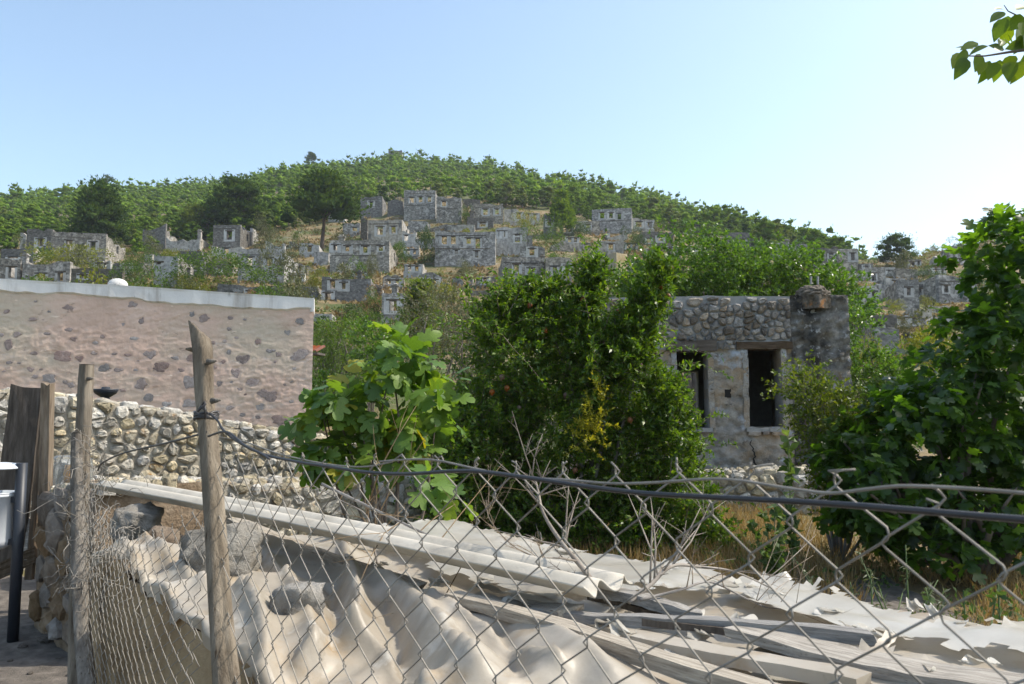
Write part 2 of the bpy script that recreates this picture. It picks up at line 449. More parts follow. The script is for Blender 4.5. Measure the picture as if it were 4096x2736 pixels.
FB_U = [-300, 0, 130, 220, 300, 340, 420, 470, 540, 600, 660, 720, 800, 850, 905, 950, 1024, 1300]   # lower edge of the wood by bearing
FB_Y = [128, 128, 132, 140, 165, 175, 195, 190, 176, 165, 168, 150, 138, 150, 330, 330, 300, 200]
def build_forest():
    rng = np.random.default_rng(77)
    n = 34000
    a = rng.uniform(-0.80, 0.82, n); Y = np.sqrt(rng.uniform(120 ** 2, 455 ** 2, n))
    x = a * Y
    yb = np.interp(a * FX + 512, FB_U, FB_Y)
    ok = Y > yb * rng.uniform(0.97, 1.10, n)
    dens = np.clip(0.42 + 0.25 * fbm(np.stack([x, Y], 1) / 40, 4, 2), 0.1, 1)
    thin = (a > 0.44)                                 # the saddle on the right is bare
    dens = np.where(thin & (a < 0.62), dens * 0.22, dens)
    ok &= rng.uniform(0, 1, n) < dens
    x = x[ok]; Y = Y[ok]
    keep = []; cell = {}
    for i in range(len(x)):
        k = (int(x[i] // 4.0), int(Y[i] // 4.0)); bad = False
        for dx in (-1, 0, 1):
            for dy in (-1, 0, 1):
                for j in cell.get((k[0] + dx, k[1] + dy), ()):
                    if (x[i] - x[j]) ** 2 + (Y[i] - Y[j]) ** 2 < 2.9 ** 2: bad = True
        if not bad:
            cell.setdefault(k, []).append(i); keep.append(i)
    x = x[keep]; Y = Y[keep]; z = height(x, Y) - .3
    order = np.argsort(Y); x, Y, z = x[order], Y[order], z[order]
    h = rng.uniform(.55, 1.3, len(x)) * (4.6 + 3.0 * np.clip((Y - 140) / 210, 0, 1)) * (1 + 0.25 * fbm(np.stack([x, Y], 1) / 25, 8, 2))
    inview = (np.abs(x / Y) < 0.68)
    near = np.nonzero(inview)[0][:300]; isn = np.zeros(len(x), bool); isn[near] = True
    for c, i in enumerate(near):
        r = empty('pine_tree', (x[i], Y[i], z[i] - 0.1), rng.uniform(0, 6.28)); r.scale = (h[i] * rng.uniform(0.95, 1.3),) * 2 + (h[i],)
        tag(r, 'bright green pine at the lower edge of the wood on the hill', 'tree', 'pines along the lower edge of the hillside wood')
        link('trunk', FOREST_TRUNK, None, r)
        cr = link('crown', FOREST_NEAR[c % 5], None, r)
        if rng.uniform() < 0.3:
            cr.material_slots[0].link = 'OBJECT'; cr.material_slots[0].material = (M_pine_light, M_pine_dark)[int(rng.uniform() < 0.4)]
    parts = []; tr = MB()
    for i in np.nonzero(~isn)[0]:
        V, F = FOREST_CROWN[i % 7]
        t = rng.uniform(0, 6.28); c, s = math.cos(t), math.sin(t); w = h[i] * rng.uniform(0.95, 1.3)
        W = np.empty_like(V)
        W[:, 0] = (V[:, 0] * c - V[:, 1] * s) * w + x[i]; W[:, 1] = (V[:, 0] * s + V[:, 1] * c) * w + Y[i]; W[:, 2] = V[:, 2] * h[i] + z[i]
        parts.append((W, F))
        tr.add([(x[i] - .12, Y[i], z[i] - .3), (x[i] + .12, Y[i] - .05, z[i] - .3), (x[i], Y[i] + .12, z[i] - .3), (x[i], Y[i], z[i] + h[i] * .7)], [(0, 1, 3), (1, 2, 3), (2, 0, 3)])
    V, F = join_q(parts)
    f = empty('pine_wood', (0, 0, 0)); tag(f, 'dense green pine wood covering the upper hill up to the skyline', 'wood', kind='stuff')
    tag(link('crown', mesh_np('pine_wood', V, F), M_pine, f), kind='stuff')
    tag(tr.build('trunk', M_bark, f), kind='stuff')
    print('forest', len(x), len(F))
build_forest()

# ---- named pines and other trees in and around the village
def big_pine(label, u, vt, vb, wpx, mat, seed, shape='round', Y=None, blobs=90, per=60, lean=0, trunk_r=0.02, z0=0.25, th=0.8, cat='tree', name='pine_tree'):
    Y = Y or ground_hit(u, vb) or 150.0
    p = P(u, vb, Y); zg = hz(p.x, p.y); top = P(u, vt, Y).z
    h = top - zg; w = wpx / FX * Y
    V, F = pine_crown(seed, blobs, per, 0.062, shape, 0.5 * w / h, .95)
    r = empty(name, (p.x, p.y, zg)); r.scale = (h, h, h)
    tag(r, label, cat)
    link('trunk', tree_trunk(seed, th, trunk_r, 11, 0.36 * w / h, 0.012, z0), M_bark, r)
    link('crown', mesh_np('crown', V, F), mat, r)
    return r
big_pine('tall dark conical pine above the left ruins', 98, 182, 246, 62, M_pine_dark, 201, 'cone', blobs=105)
big_pine('broad dark pine with a rounded crown left of the umbrella pine', 238, 181, 236, 60, M_pine_dark, 202, 'round', blobs=105)
big_pine('large umbrella pine with a bare trunk above the four-window ruin', 322, 177, 251, 76, M_pine_dark, 203, 'umbrella', blobs=105, trunk_r=0.028, z0=0.4)
big_pine('pale green young pine between the two dark pines', 195, 205, 240, 30, M_pine_light, 204, 'round', blobs=70)
big_pine('slim conical pine among the upper ruins', 562, 189, 236, 26, M_pine, 205, 'cone', blobs=70)
big_pine('lone dark pine on the bare saddle at right', 898, 236, 268, 36, M_pine_dark, 206, 'round', blobs=75)
big_pine('wide olive green pine on the right shoulder of the hill', 770, 224, 252, 32, M_pine_light, 207, 'round', blobs=70)
big_pine('feathery young pine below the centre ruins', 418, 277, 335, 42, M_pine_light, 208, 'cone', Y=48, blobs=130, per=26)
big_pine('small round pine standing out on the skyline left of the summit', 311, 153, 170, 11, M_pine_dark, 209, 'round', Y=425, blobs=60)
big_pine('scraggy pine on the skyline above the left wood', 106, 176, 196, 15, M_pine_dark, 210, 'round', Y=420, blobs=50)

# ------------------------------------------------------------------ ruined village
M_ruin = rock_mat('weathered_grey_masonry', [(0.11, 0.102, 0.09), (0.235, 0.218, 0.19), (0.42, 0.39, 0.345)], scale=2.4, rough=0.95, bump=0.8, bscale=7, rnd=0.16,
                  bdist=0.12, stretch=(1, 1, 1.6), layers=[((0.47, 0.44, 0.39), 1.3, 0.53, 0.60, (1, 1, 0.8), 4.0), ((0.10, 0.097, 0.09), 1.4, 0.54, 0.66, (1.2, 1.2, 0.6), 12.0),
                                                           ((0.06, 0.058, 0.055), 2.4, 0.60, 0.66, (1, 1, 1), 22.0)])  # near-black speck layer paints in the darkness of small putlog holes
M_ruin_dark = rock_mat('dark_grey_masonry', [(0.07, 0.065, 0.058), (0.145, 0.134, 0.118), (0.27, 0.25, 0.22)], scale=2.4, rough=0.95, bump=0.8, bscale=7, rnd=0.2,
                       bdist=0.12, stretch=(1, 1, 1.6), layers=[((0.32, 0.31, 0.3), 0.6, 0.60, 0.68, (1, 1, 0.8), 4.0), ((0.05, 0.05, 0.048), 2.6, 0.62, 0.70, (1, 1, 1), 22.0)])  # last layer: dark specks painted as the shade in small wall holes
M_ruin_pale = rock_mat('pale_plastered_masonry', [(0.2, 0.188, 0.168), (0.38, 0.355, 0.315), (0.58, 0.55, 0.5)], scale=2.0, rough=0.95, bump=0.7, bscale=5, rnd=0.12,
                       bdist=0.1, layers=[((0.13, 0.128, 0.125), 0.7, 0.54, 0.66, (1.3, 1.3, 0.6), 4.0), ((0.07, 0.068, 0.066), 2.6, 0.66, 0.72, (1, 1, 1), 22.0)])  # last layer paints the dark of small holes as specks
M_ruin_warm = rock_mat('ochre_plastered_masonry', [(0.3, 0.24, 0.15), (0.42, 0.35, 0.24), (0.5, 0.46, 0.38)], scale=0.8, rough=0.95, bump=0.6, bscale=5, rnd=0.1, bdist=0.1)
M_plaster = rock_mat('window_plaster', [(0.3, 0.3, 0.29), (0.46, 0.45, 0.43), (0.56, 0.55, 0.52)], scale=1.5, rough=0.9, bump=0.4, bscale=8, rnd=0.15, bdist=0.05)
M_oldwood = rock_mat('old_window_timber', [(0.06, 0.05, 0.04), (0.14, 0.12, 0.1)], scale=4, rough=0.9, bump=0.3, bscale=20, rnd=0.2)

def wall_grid(L, zb, H, th, holes, rng, ragged=0.2, cell=0.75, prof=None, stepy=0.0):
    xs = {0.0, L}; zs = {zb, H}
    for (x0, x1, z0, z1) in holes: xs |= {x0, x1}; zs |= {z0, z1}
    n = max(2, int(L / cell))
    for k in range(1, n):
        x = L * k / n + rng.uniform(-.1, .1)
        if all(abs(x - q) > 0.18 for q in xs) and not any(x0 < x < x1 for (x0, x1, _, _) in holes): xs.add(x)
    zs.add(H - min(0.5, (H - max([zb] + [z for z in zs if z < H])) * 0.5))
    xs = sorted(xs); zs = sorted(zs); nx, nz = len(xs), len(zs)
    top = []
    d = 0.0
    for i, x in enumerate(xs):
        if rng.random() < 0.3: d = rng.uniform(-ragged, ragged * 0.3)
        top.append((prof(x / L) if prof else 0.0) + d + rng.uniform(-.05, .05))
    V = []; F = []
    def vid(i, j, b): return (i * nz + j) * 2 + b
    lim = zs[-2]
    for i, x in enumerate(xs):
        for j, z in enumerate(zs):
            zz = z + top[i] if j == nz - 1 else z
            if j < nz - 1 and top[i] < 0:      # lower courses follow a broken top
                cap = zs[-1] + top[i]
                zz = min(z, cap - 0.02 * (nz - 1 - j))
            for b in (0, 1):
                V.append((x, th * b + (rng.uniform(-.03, .03)), zz))
    def on(i, j):
        if not (0 <= i < nx - 1 and 0 <= j < nz - 1): return False
        cx, cz = (xs[i] + xs[i + 1]) / 2, (zs[j] + zs[j + 1]) / 2
        return not any(x0 < cx < x1 and z0 < cz < z1 for (x0, x1, z0, z1) in holes)
    for i in range(nx - 1):
        for j in range(nz - 1):
            if not on(i, j): continue
            F.append((vid(i, j, 0), vid(i + 1, j, 0), vid(i + 1, j + 1, 0), vid(i, j + 1, 0)))
            F.append((vid(i, j, 1), vid(i, j + 1, 1), vid(i + 1, j + 1, 1), vid(i + 1, j, 1)))
            if not on(i - 1, j): F.append((vid(i, j, 0), vid(i, j + 1, 0), vid(i, j + 1, 1), vid(i, j, 1)))
            if not on(i + 1, j): F.append((vid(i + 1, j, 0), vid(i + 1, j, 1), vid(i + 1, j + 1, 1), vid(i + 1, j + 1, 0)))
            if not on(i, j - 1): F.append((vid(i, j, 0), vid(i, j, 1), vid(i + 1, j, 1), vid(i + 1, j, 0)))
            if not on(i, j + 1): F.append((vid(i, j + 1, 0), vid(i + 1, j + 1, 0), vid(i + 1, j + 1, 1), vid(i, j + 1, 1)))
    return V, F

HOUSES = []
def ruin(label, u0, u1, vt, vb, wins=(), mat=None, yaw=0.0, D=6.0, ragged=0.42, Y=None, back=0.75, sidewin=1, prof=None, chim=(), seed=None, name='ruined_house', cat='house', floor=None):
    """wins: (u centre, v centre, width px, height px); placed where the sight line of its foot meets the slope"""
    rng = random.Random(seed if seed is not None else hash((u0, vt)) & 0xffff)
    mat = mat or M_ruin
    uc = (u0 + u1) / 2
    Y = Y or ground_hit(uc, vb) or 160.0
    pb = P(uc, vb, Y); zg = hz(pb.x, pb.y)
    k = Y / FX
    L = (u1 - u0) * k * 1.0 / max(0.5, math.cos(yaw)); H = P(uc, vt, Y).z - zg
    D = min(D, L * 0.8 + 2)
    root = empty(name, (pb.x, pb.y, zg), yaw)
    tag(root, label, cat)
    th = 0.55; zb = -2.5
    holes = []
    for w in wins:
        cx = (w[0] - uc) * k + L / 2; cz = P(w[0], w[1], Y).z - zg; ww = w[2] * k; hh = w[3] * k
        x0, x1 = max(0.3, cx - ww / 2), min(L - 0.3, cx + ww / 2); z0, z1 = cz - hh / 2, min(cz + hh / 2, H - 0.35)
        if x1 - x0 > 0.25 and z1 - z0 > 0.25: holes.append((x0, x1, z0, z1))
    mats = mat
    if H > 3.2 and L > 4.5 and D > 4.5:
        for zt in (H - 0.75, H * 0.5):
            if not any(z0 < zt < z1 for (_, _, z0, z1) in holes):
                mb = MB(); mb.box((-L / 2 + .2, -.045, zt - .05), (L / 2 - .2 - rng.uniform(0, L * .3), .03, zt + .05), jit=.012, rng=rng); mb.build('timber_course', M_oldwood, root)
    V, F = wall_grid(L, zb, H, th, holes, rng, ragged, prof=prof)
    link('wall', mesh_py('wall', [(x - L / 2, y, z) for x, y, z in V], F), mats, root)
    for s in (-1, 1):
        sh = []
        if sidewin and H > 3.0 and D > 4:
            sh = [(D * 0.45, D * 0.45 + 0.9, H - 2.2, H - 0.9)]
        V, F = wall_grid(D - th, zb, H * rng.uniform(0.9, 1.0), th, sh, rng, ragged * 1.4, prof=lambda t: -t * rng.uniform(0, 0.6))
        x0 = -L / 2 if s < 0 else L / 2 - th
        mats = rng.choice((mat, mat, M_ruin, M_ruin_pale))
        link('wall', mesh_py('wall', [(x0 + y, th + x + 0.003, z) for x, y, z in V], [f[::-1] for f in F]), mats, root)
    mats = mat
    if back:
        bh = []
        if H > 3: bh = [(L * 0.25, L * 0.25 + 1.0, H * back - 1.6, H * back - 0.5)] if L > 5 else []
        V, F = wall_grid(L - 2 * th - 0.01, zb, H * back, th, bh, rng, ragged * 1.6)
        link('wall', mesh_py('wall', [(x - L / 2 + th + 0.005, y + D - th, z) for x, y, z in V], F), mats, root)
    for (x0, x1, z0, z1) in holes:
        mb = MB(); t = rng.uniform(0.22, 0.55); f = -0.03; xo = -L / 2; d = 0.42
        mb.box((xo + x0 - t, f, z0 - t * .6), (xo + x0 + 0.004, d, z1 + t * .5), jit=.02, rng=rng)
        mb.box((xo + x1 - 0.004, f, z0 - t * .6), (xo + x1 + t, d, z1 + t * .5), jit=.02, rng=rng)
        mb.box((xo + x0, f + .004, z0 - t * .6), (xo + x1, d, z0 + 0.006), jit=.01, rng=rng)
        w = mb.build('window_surround', M_plaster, root)
        lb = MB(); lb.box((xo + x0 - 0.3, f - .03, z1 - 0.05), (xo + x1 + 0.3, 0.5, z1 + 0.13), jit=.02, rng=rng)
        lb.build('lintel', M_oldwood, w)
    for (cu, cv, cw) in chim:
        cx = (cu - uc) * k; ct = P(cu, cv, Y).z - zg; w = cw * k / 2
        mb = MB(); mb.box((cx - w, 0.15, H - .6), (cx + w, 0.15 + 2 * w, ct - w), jit=.05, rng=rng)
        mb.box((cx - w * 1.35, 0.15 - w * .35, ct - w * 0.995), (cx + w * 1.35, 0.15 + 2.35 * w, ct - w * .7), jit=.03, rng=rng)
        mb.box((cx - w * .7, 0.15 + .3 * w, ct - w * .69), (cx + w * .7, 0.15 + 1.7 * w, ct), jit=.08, rng=rng)
        mb.build('chimney', mats, root)
    HOUSES.append((u0, u1, vt, vb, Y))
    return root
S = 0.1363
def c1(x, y): return x * S, 140 + y * S
def ruin1(label, x0, x1, yt, yb, wins=(), ou=0.0, ov=140.0, s=S, chim=(), **kw):
    return ruin(label, ou + x0 * s, ou + x1 * s, ov + yt * s, ov + yb * s, [(ou + w[0] * s, ov + w[1] * s, w[2] * s, w[3] * s) for w in wins],
                chim=[(ou + c[0] * s, ov + c[1] * s, c[2] * s) for c in chim], **kw)
DK, PL, WM = M_ruin_dark, M_ruin_pale, M_ruin_warm
# left flank
ruin1('long grey two-window ruin with its lit end wall facing right, behind a round bush', 380, 760, 680, 900, [(505, 775, 45, 75), (670, 775, 38, 65)], yaw=R(8), D=9)
ruin1('taller square ruin joined to the left end of the two-window house', 190, 376, 652, 850, [(290, 752, 42, 55)], mat=DK, yaw=R(4), D=6)
ruin1('narrow broken gable at the far left of the upper left ruins', 140, 184, 690, 860, (), mat=PL, ragged=0.8, D=3, back=0, sidewin=0)
ruin1('low long dark wall ruin at the left edge above the doorway ruin', 0, 240, 785, 925, [(90, 862, 80, 14)], mat=DK, D=5)
ruin1('small ruin at the left edge with one tall doorway', -60, 146, 872, 1050, [(80, 970, 50, 84)], D=6, chim=[(160, 825, 36)])
ruin1('low ruin with an arched window and a black doorway', 150, 515, 898, 1075, [(295, 1003, 65, 48), (443, 1003, 45, 66)], D=6, yaw=R(-3))
ruin1('long dark roofless wall right behind the white domed chimney', 515, 895, 945, 1090, [(600, 1003, 42, 26), (540, 1020, 14, 22)], mat=DK, D=4, ragged=0.4)
ruin1('pale narrow ruin front beside the leafy bushes on the left', 1118, 1300, 843, 1090, [(1150, 905, 50, 20)], mat=PL, D=5, ragged=0.3)
ruin1('stub of pale masonry left of the narrow ruin front', 1058, 1116, 838, 950, (), mat=PL, D=3, back=0, ragged=0.5, sidewin=0)
ruin1('dark blank house wall with a slanting broken top', 1300, 1500, 815, 1010, [(1440, 925, 60, 60)], mat=DK, prof=lambda t: -1.6 * max(0, t - .85) / .15, D=6)
ruin1('jagged rubble gables of the ruin below the young pine', 1040, 1210, 655, 830, (), mat=DK, prof=lambda t: 1.1 * t if t < .85 else 1.6, ragged=1.0, D=5, sidewin=0, back=.4)
ruin1('long pale broken back wall in the middle of the left slope', 1212, 1465, 712, 830, (), mat=PL, ragged=0.9, D=4, back=0.5, chim=[(1455, 655, 26)], sidewin=0)
ruin1('dark square ruin with one pale window under the broad pine', 1558, 1762, 622, 800, [(1680, 700, 40, 66)], mat=DK, D=6)
ruin1('low broken annex at the right of the dark square ruin', 1766, 1845, 640, 795, [(1790, 690, 40, 30)], mat=DK, ragged=1.0, D=5, sidewin=0)
ruin1('pale fronted ruin with two shuttered windows beside the feathery bush', 1740, 2085, 800, 1050, [(1825, 890, 46, 66), (1968, 895, 44, 64)], mat=PL, D=7, chim=[(2072, 757, 24)])
ruin1('low dark wall ruin just above the white coping', 1590, 2080, 1050, 1175, [(1860, 1118, 80, 20), (2010, 1122, 52, 26)], mat=DK, D=4)
ruin1('lone grey stub wall behind the yellow bush', 2160, 2330, 1075, 1150, (), mat=DK, D=3, ragged=.5, back=0, sidewin=0)
# centre
C = dict(ou=300.0)
ruin1('tall blocky house with three window openings, highest of the ruins', 757, 995, 368, 590, [(815, 440, 34, 42), (882, 437, 30, 42), (950, 437, 28, 42)], D=8, ragged=.1, yaw=R(-4), **C)
ruin1('ruin with a single window and broken stair right of the tallest house', 998, 1185, 415, 600, [(1055, 468, 30, 38)], D=7, **C)
ruin1('long low ruin with two pale windows below the wood edge', 1250, 1492, 468, 620, [(1360, 528, 34, 46), (1446, 526, 28, 44)], D=6, **C)
ruin1('low back wall behind the two pale windows near the wood', 1190, 1322, 434, 500, (), mat=DK, D=3, back=0, sidewin=0, **C)
ruin1('jagged pale ruin with comb-like broken windows by the wood', 1494, 1762, 512, 625, [(1605, 560, 30, 50), (1670, 565, 30, 50), (1725, 565, 24, 44)], mat=PL, ragged=1.1, D=5, **C)
ruin1('dark roofless ruin left of the tallest house', 440, 604, 410, 570, [(520, 470, 24, 34)], mat=DK, D=6, **C)
ruin1('heap of broken gable walls between the dark ruin and the tallest house', 640, 755, 438, 560, (), mat=DK, prof=lambda t: -1.0 * abs(t - .4), ragged=.9, D=5, back=.4, sidewin=0, **C)
ruin1('smooth pale front with two recessed windows above the four-window ruin', 495, 750, 585, 775, [(585, 665, 44, 62), (685, 660, 34, 54)], mat=PL, ragged=.12, D=7, yaw=R(-3), **C)
ruin1('low grey stub left of the smooth pale front', 312, 440, 610, 700, [(400, 655, 36, 30)], D=4, ragged=.5, back=.5, sidewin=0, **C)
ruin1('narrow wall pier joined to the smooth pale front', 442, 494, 575, 740, (), mat=DK, D=4, ragged=.6, back=0, sidewin=0, **C)
ruin1('broad ruin with a row of four small windows', 215, 656, 730, 965, [(252, 790, 30, 42), (342, 797, 30, 40), (476, 803, 36, 50), (592, 795, 34, 40)], D=8, ragged=.15, chim=[(295, 690, 40)], **C)
ruin1('low garden wall left of the four-window ruin', 100, 208, 820, 925, (), mat=PL, D=3, back=0, sidewin=0, **C)
ruin1('large two-storey ruin with a tall green-filled doorway', 985, 1436, 665, 940, [(1055, 735, 40, 62), (1122, 735, 36, 62), (1236, 740, 34, 44), (1305, 758, 36, 80), (1297, 838, 26, 50), (1145, 820, 26, 30)], D=8, ragged=.3, **C)
ruin1('pale ruin wing with three windows right of the large doorway ruin', 1440, 1665, 640, 850, [(1458, 690, 34, 46), (1492, 690, 28, 46), (1597, 722, 40, 60)], mat=PL, D=7, ragged=.3, **C)
ruin1('dark stub wall at the right end of the pale ruin wing', 1668, 1706, 700, 800, (), mat=DK, D=4, ragged=.3, back=0, sidewin=0, **C)
ruin1('low stepped wall above the large doorway ruin', 1080, 1282, 615, 690, (), mat=PL, D=4, back=0, ragged=.4, sidewin=0, **C)
ruin1('grey ruin with a dark pier between the doorway ruin and the wood', 1225, 1420, 560, 665, [(1340, 620, 46, 34)], mat=DK, D=5, ragged=.4, chim=[(1260, 512, 30)], **C)
ruin1('pale ruin with two windows at the foot of the slope, left block', 1480, 1796, 858, 1075, [(1590, 940, 34, 58), (1695, 962, 34, 50)], mat=M_ruin, D=7, yaw=R(5), ragged=.12, **C)
ruin1('taller right block of the ruin at the foot of the slope', 1802, 1996, 862, 1085, [(1818, 955, 18, 56), (1870, 955, 32, 56), (1968, 945, 40, 50)], D=7, chim=[(1780, 832, 30)], ragged=.12, **C)
ruin1('dark ruin with an arched window and a small low door', 155, 518, 1005, 1200, [(235, 1055, 40, 74), (317, 1070, 30, 48), (202, 1150, 44, 60)], mat=DK, D=7, chim=[(430, 955, 34)], ragged=.3, **C)
ruin1('low broken wall between the arched ruin and the window tower', 520, 600, 1048, 1150, (), mat=DK, D=3, ragged=.6, back=0, sidewin=0, **C)
ruin1('narrow stone tower with one big open window and a pillar on top', 597, 765, 1118, 1350, [(680, 1215, 56, 82)], D=5, ragged=.1, chim=[(690, 1050, 40)], back=0, **C)
ruin1('pale blocky wall behind the weeping tree', 90, 232, 1275, 1360, (), mat=PL, D=4, ragged=.3, back=0, sidewin=0, **C)
ruin1('dark tower-like ruin left of the slim conical pine', 1790, 1882, 545, 715, [(1830, 610, 30, 40)], mat=DK, D=5, ragged=.7, **C)
# right shoulder
C = dict(ou=560.0, ov=190.0)
ruin1('long grey ruin with three windows and a slanting left end by the wood', 235, 526, 138, 315, [(310, 184, 32, 46), (375, 186, 28, 40), (437, 196, 26, 46)], D=7, yaw=R(-10), **C)
ruin1('pale half-fallen ruin attached right of the three-window ruin', 528, 696, 205, 315, [(580, 252, 44, 40), (660, 258, 32, 40)], mat=PL, ragged=.4, D=6, **C)
ruin1('dark blank ruin with a small pale window under the pale half-fallen one', 590, 836, 300, 425, [(652, 370, 34, 36), (738, 360, 30, 30)], mat=DK, D=6, **C)
ruin1('sunlit ochre wall fragment among the bushes at the centre right', 412, 500, 450, 640, (), mat=WM, ragged=.9, D=4, yaw=R(35), back=0, sidewin=0, **C)
ruin1('small grey ruin beside the ochre wall fragment', 492, 582, 505, 620, [(535, 545, 50, 30)], D=4, ragged=.4, sidewin=0, **C)
ruin1('low dark wall with a chimney at the edge of the wood', 915, 1155, 288, 350, (), mat=DK, D=4, chim=[(1008, 245, 28)], back=0, sidewin=0, **C)
ruin1('broken ruin with a gable behind the orchard tree', 1230, 1400, 320, 450, [(1350, 380, 30, 40)], mat=DK, ragged=.8, D=6, **C)
ruin1('pale broken corner beside the olive green pine', 1402, 1512, 348, 440, (), mat=PL, ragged=1.0, D=4, back=.5, sidewin=0, **C)
ruin1('ruin with a pale window slot and a chimney on the right shoulder', 1590, 1822, 388, 520, [(1650, 448, 40, 60)], D=6, chim=[(1672, 355, 34)], **C)
ruin1('left half of the double ruin on the right shoulder, two pale windows', 1842, 2048, 425, 600, [(1925, 472, 36, 52), (1995, 490, 34, 56)], mat=DK, D=7, chim=[(2032, 408, 28)], ragged=.12, **C)
ruin1('right half of the double ruin, one tall pale window', 2052, 2190, 432, 605, [(2153, 490, 30, 54)], D=7, ragged=.12, yaw=R(-6), **C)
ruin1('crumbled masonry right of the double ruin', 2200, 2300, 540, 615, [(2250, 575, 24, 30)], mat=DK, ragged=.9, D=4, back=.5, sidewin=0, **C)
C = dict(ou=800.0, ov=190.0, s=0.118)
ruin1('small square ruin with two windows beside the lone pine', 900, 1032, 588, 668, [(955, 625, 40, 34), (1010, 620, 28, 34)], D=6, **C)
ruin1('stepped ruin on the knoll at the right skyline', 1240, 1442, 520, 660, [(1310, 560, 26, 40), (1362, 600, 30, 34)], D=7, ragged=.3, **C)
ruin1('upper block of the stepped ruin on the right knoll', 1285, 1416, 478, 560, (), D=4, ragged=.3, back=0, sidewin=0, **C)
ruin1('low pale terrace house below the lone pine, left one', 705, 812, 650, 740, [(760, 700, 30, 40)], mat=PL, D=4, ragged=.3, sidewin=0, **C)
ruin1('low pale terrace house below the lone pine, right one', 818, 1000, 665, 760, (), mat=M_ruin, D=4, ragged=.3, sidewin=0, **C)
ruin1('dark long ruin with black openings below the right knoll', 1086, 1242, 655, 735, [(1160, 690, 30, 44), (1205, 690, 34, 44)], mat=DK, D=5, **C)
ruin1('large warm grey ruin partly hidden by the right fig tree', 1172, 1520, 722, 965, [(1235, 840, 42, 64), (1432, 820, 40, 70)], D=8, yaw=R(6), **C)
ruin1('ruin with a window and a buttress in the middle of the right slope', 845, 1012, 758, 1030, [(930, 860, 34, 70)], D=6, ragged=.25, yaw=R(-5), **C)
ruin1('leaning pale gable fragment in the middle of the right slope', 675, 772, 795, 965, (), mat=PL, ragged=.9, D=5, back=.4, sidewin=0, **C)
ruin1('plastered ruin with two niches left of the leaning gable', 482, 668, 826, 1015, [(515, 905, 34, 50), (640, 890, 50, 60)], mat=PL, D=6, ragged=.5, **C)
ruin1('tall dark ruin with a pale window right behind the stone house corner', 430, 830, 1062, 1260, [(685, 1165, 46, 52)], mat=DK, D=7, ragged=.25, **C)
ruin1('broken lower front of the dark ruin behind the stone house corner', 500, 645, 1200, 1400, (), mat=DK, ragged=1.0, D=5, back=0, sidewin=0, **C)
ruin1('right lower front of the dark ruin with a ragged top', 652, 850, 1175, 1430, [(750, 1330, 20, 20)], mat=M_ruin, ragged=.5, D=6, back=0, **C)
ruin1('small pale stub in front of the dark ruin', 434, 536, 1315, 1430, (), mat=PL, D=3, ragged=.3, back=0, sidewin=0, **C)
ruin1('low pale wall at the edge of the right fig tree', 960, 1122, 1005, 1100, (), mat=PL, D=4, ragged=.5, back=0, sidewin=0, **C)
ruin1('low ruined wall on the summit of the hill', 388, 402, 105, 122, (), mat=DK, Y=428, D=4, ragged=.5, back=0, sidewin=0, s=1.0, ou=0, ov=45)

for a in [('small roofless ruin between the smooth pale front and the doorway ruin', 396, 416, 231, 247, [(406, 238, 4, 6)], PL), ('grey wall stub above the terrace left of the doorway ruin', 408, 428, 221, 233, [], None),
          ('broken wall below the jagged pale ruin by the wood', 504, 528, 226, 241, [(515, 233, 5, 6)], DK), ('low ruin right of the slim conical pine', 577, 600, 221, 235, [(588, 227, 4, 5)], None),
          ('grey ruin corner under the three-window ruin', 598, 624, 240, 257, [(611, 247, 5, 7)], PL), ('grey ruin with a doorway on the middle right terraces', 862, 886, 268, 284, [(874, 277, 4, 8)], None),
          ('pale wall strip above the middle right terraces', 886, 906, 277, 290, [(896, 283, 4, 5)], PL), ('dark ruin wall below the terrace houses on the right', 906, 936, 285, 301, [(920, 292, 5, 7)], DK),
          ('roofless ruin under the buttressed ruin', 892, 926, 314, 330, [(903, 321, 5, 7), (915, 321, 5, 7)], None), ('low wall between the two-window ruin and the narrow ruin front', 112, 142, 261, 276, [(126, 268, 5, 6)], DK),
          ('broken wall under the dark square ruin', 211, 242, 245, 259, [(226, 251, 5, 6)], PL), ('pale corner wall beside the umbrella pine trunk', 299, 319, 243, 258, [(309, 249, 5, 6)], PL), ('grey gable right of the large doorway ruin, above the foot ruin', 520, 545, 246, 262, [(532, 252, 5, 7)], None)]:
    ruin(a[0], a[1], a[2], a[3], a[4], a[5], mat=a[6], ragged=.55, D=5)
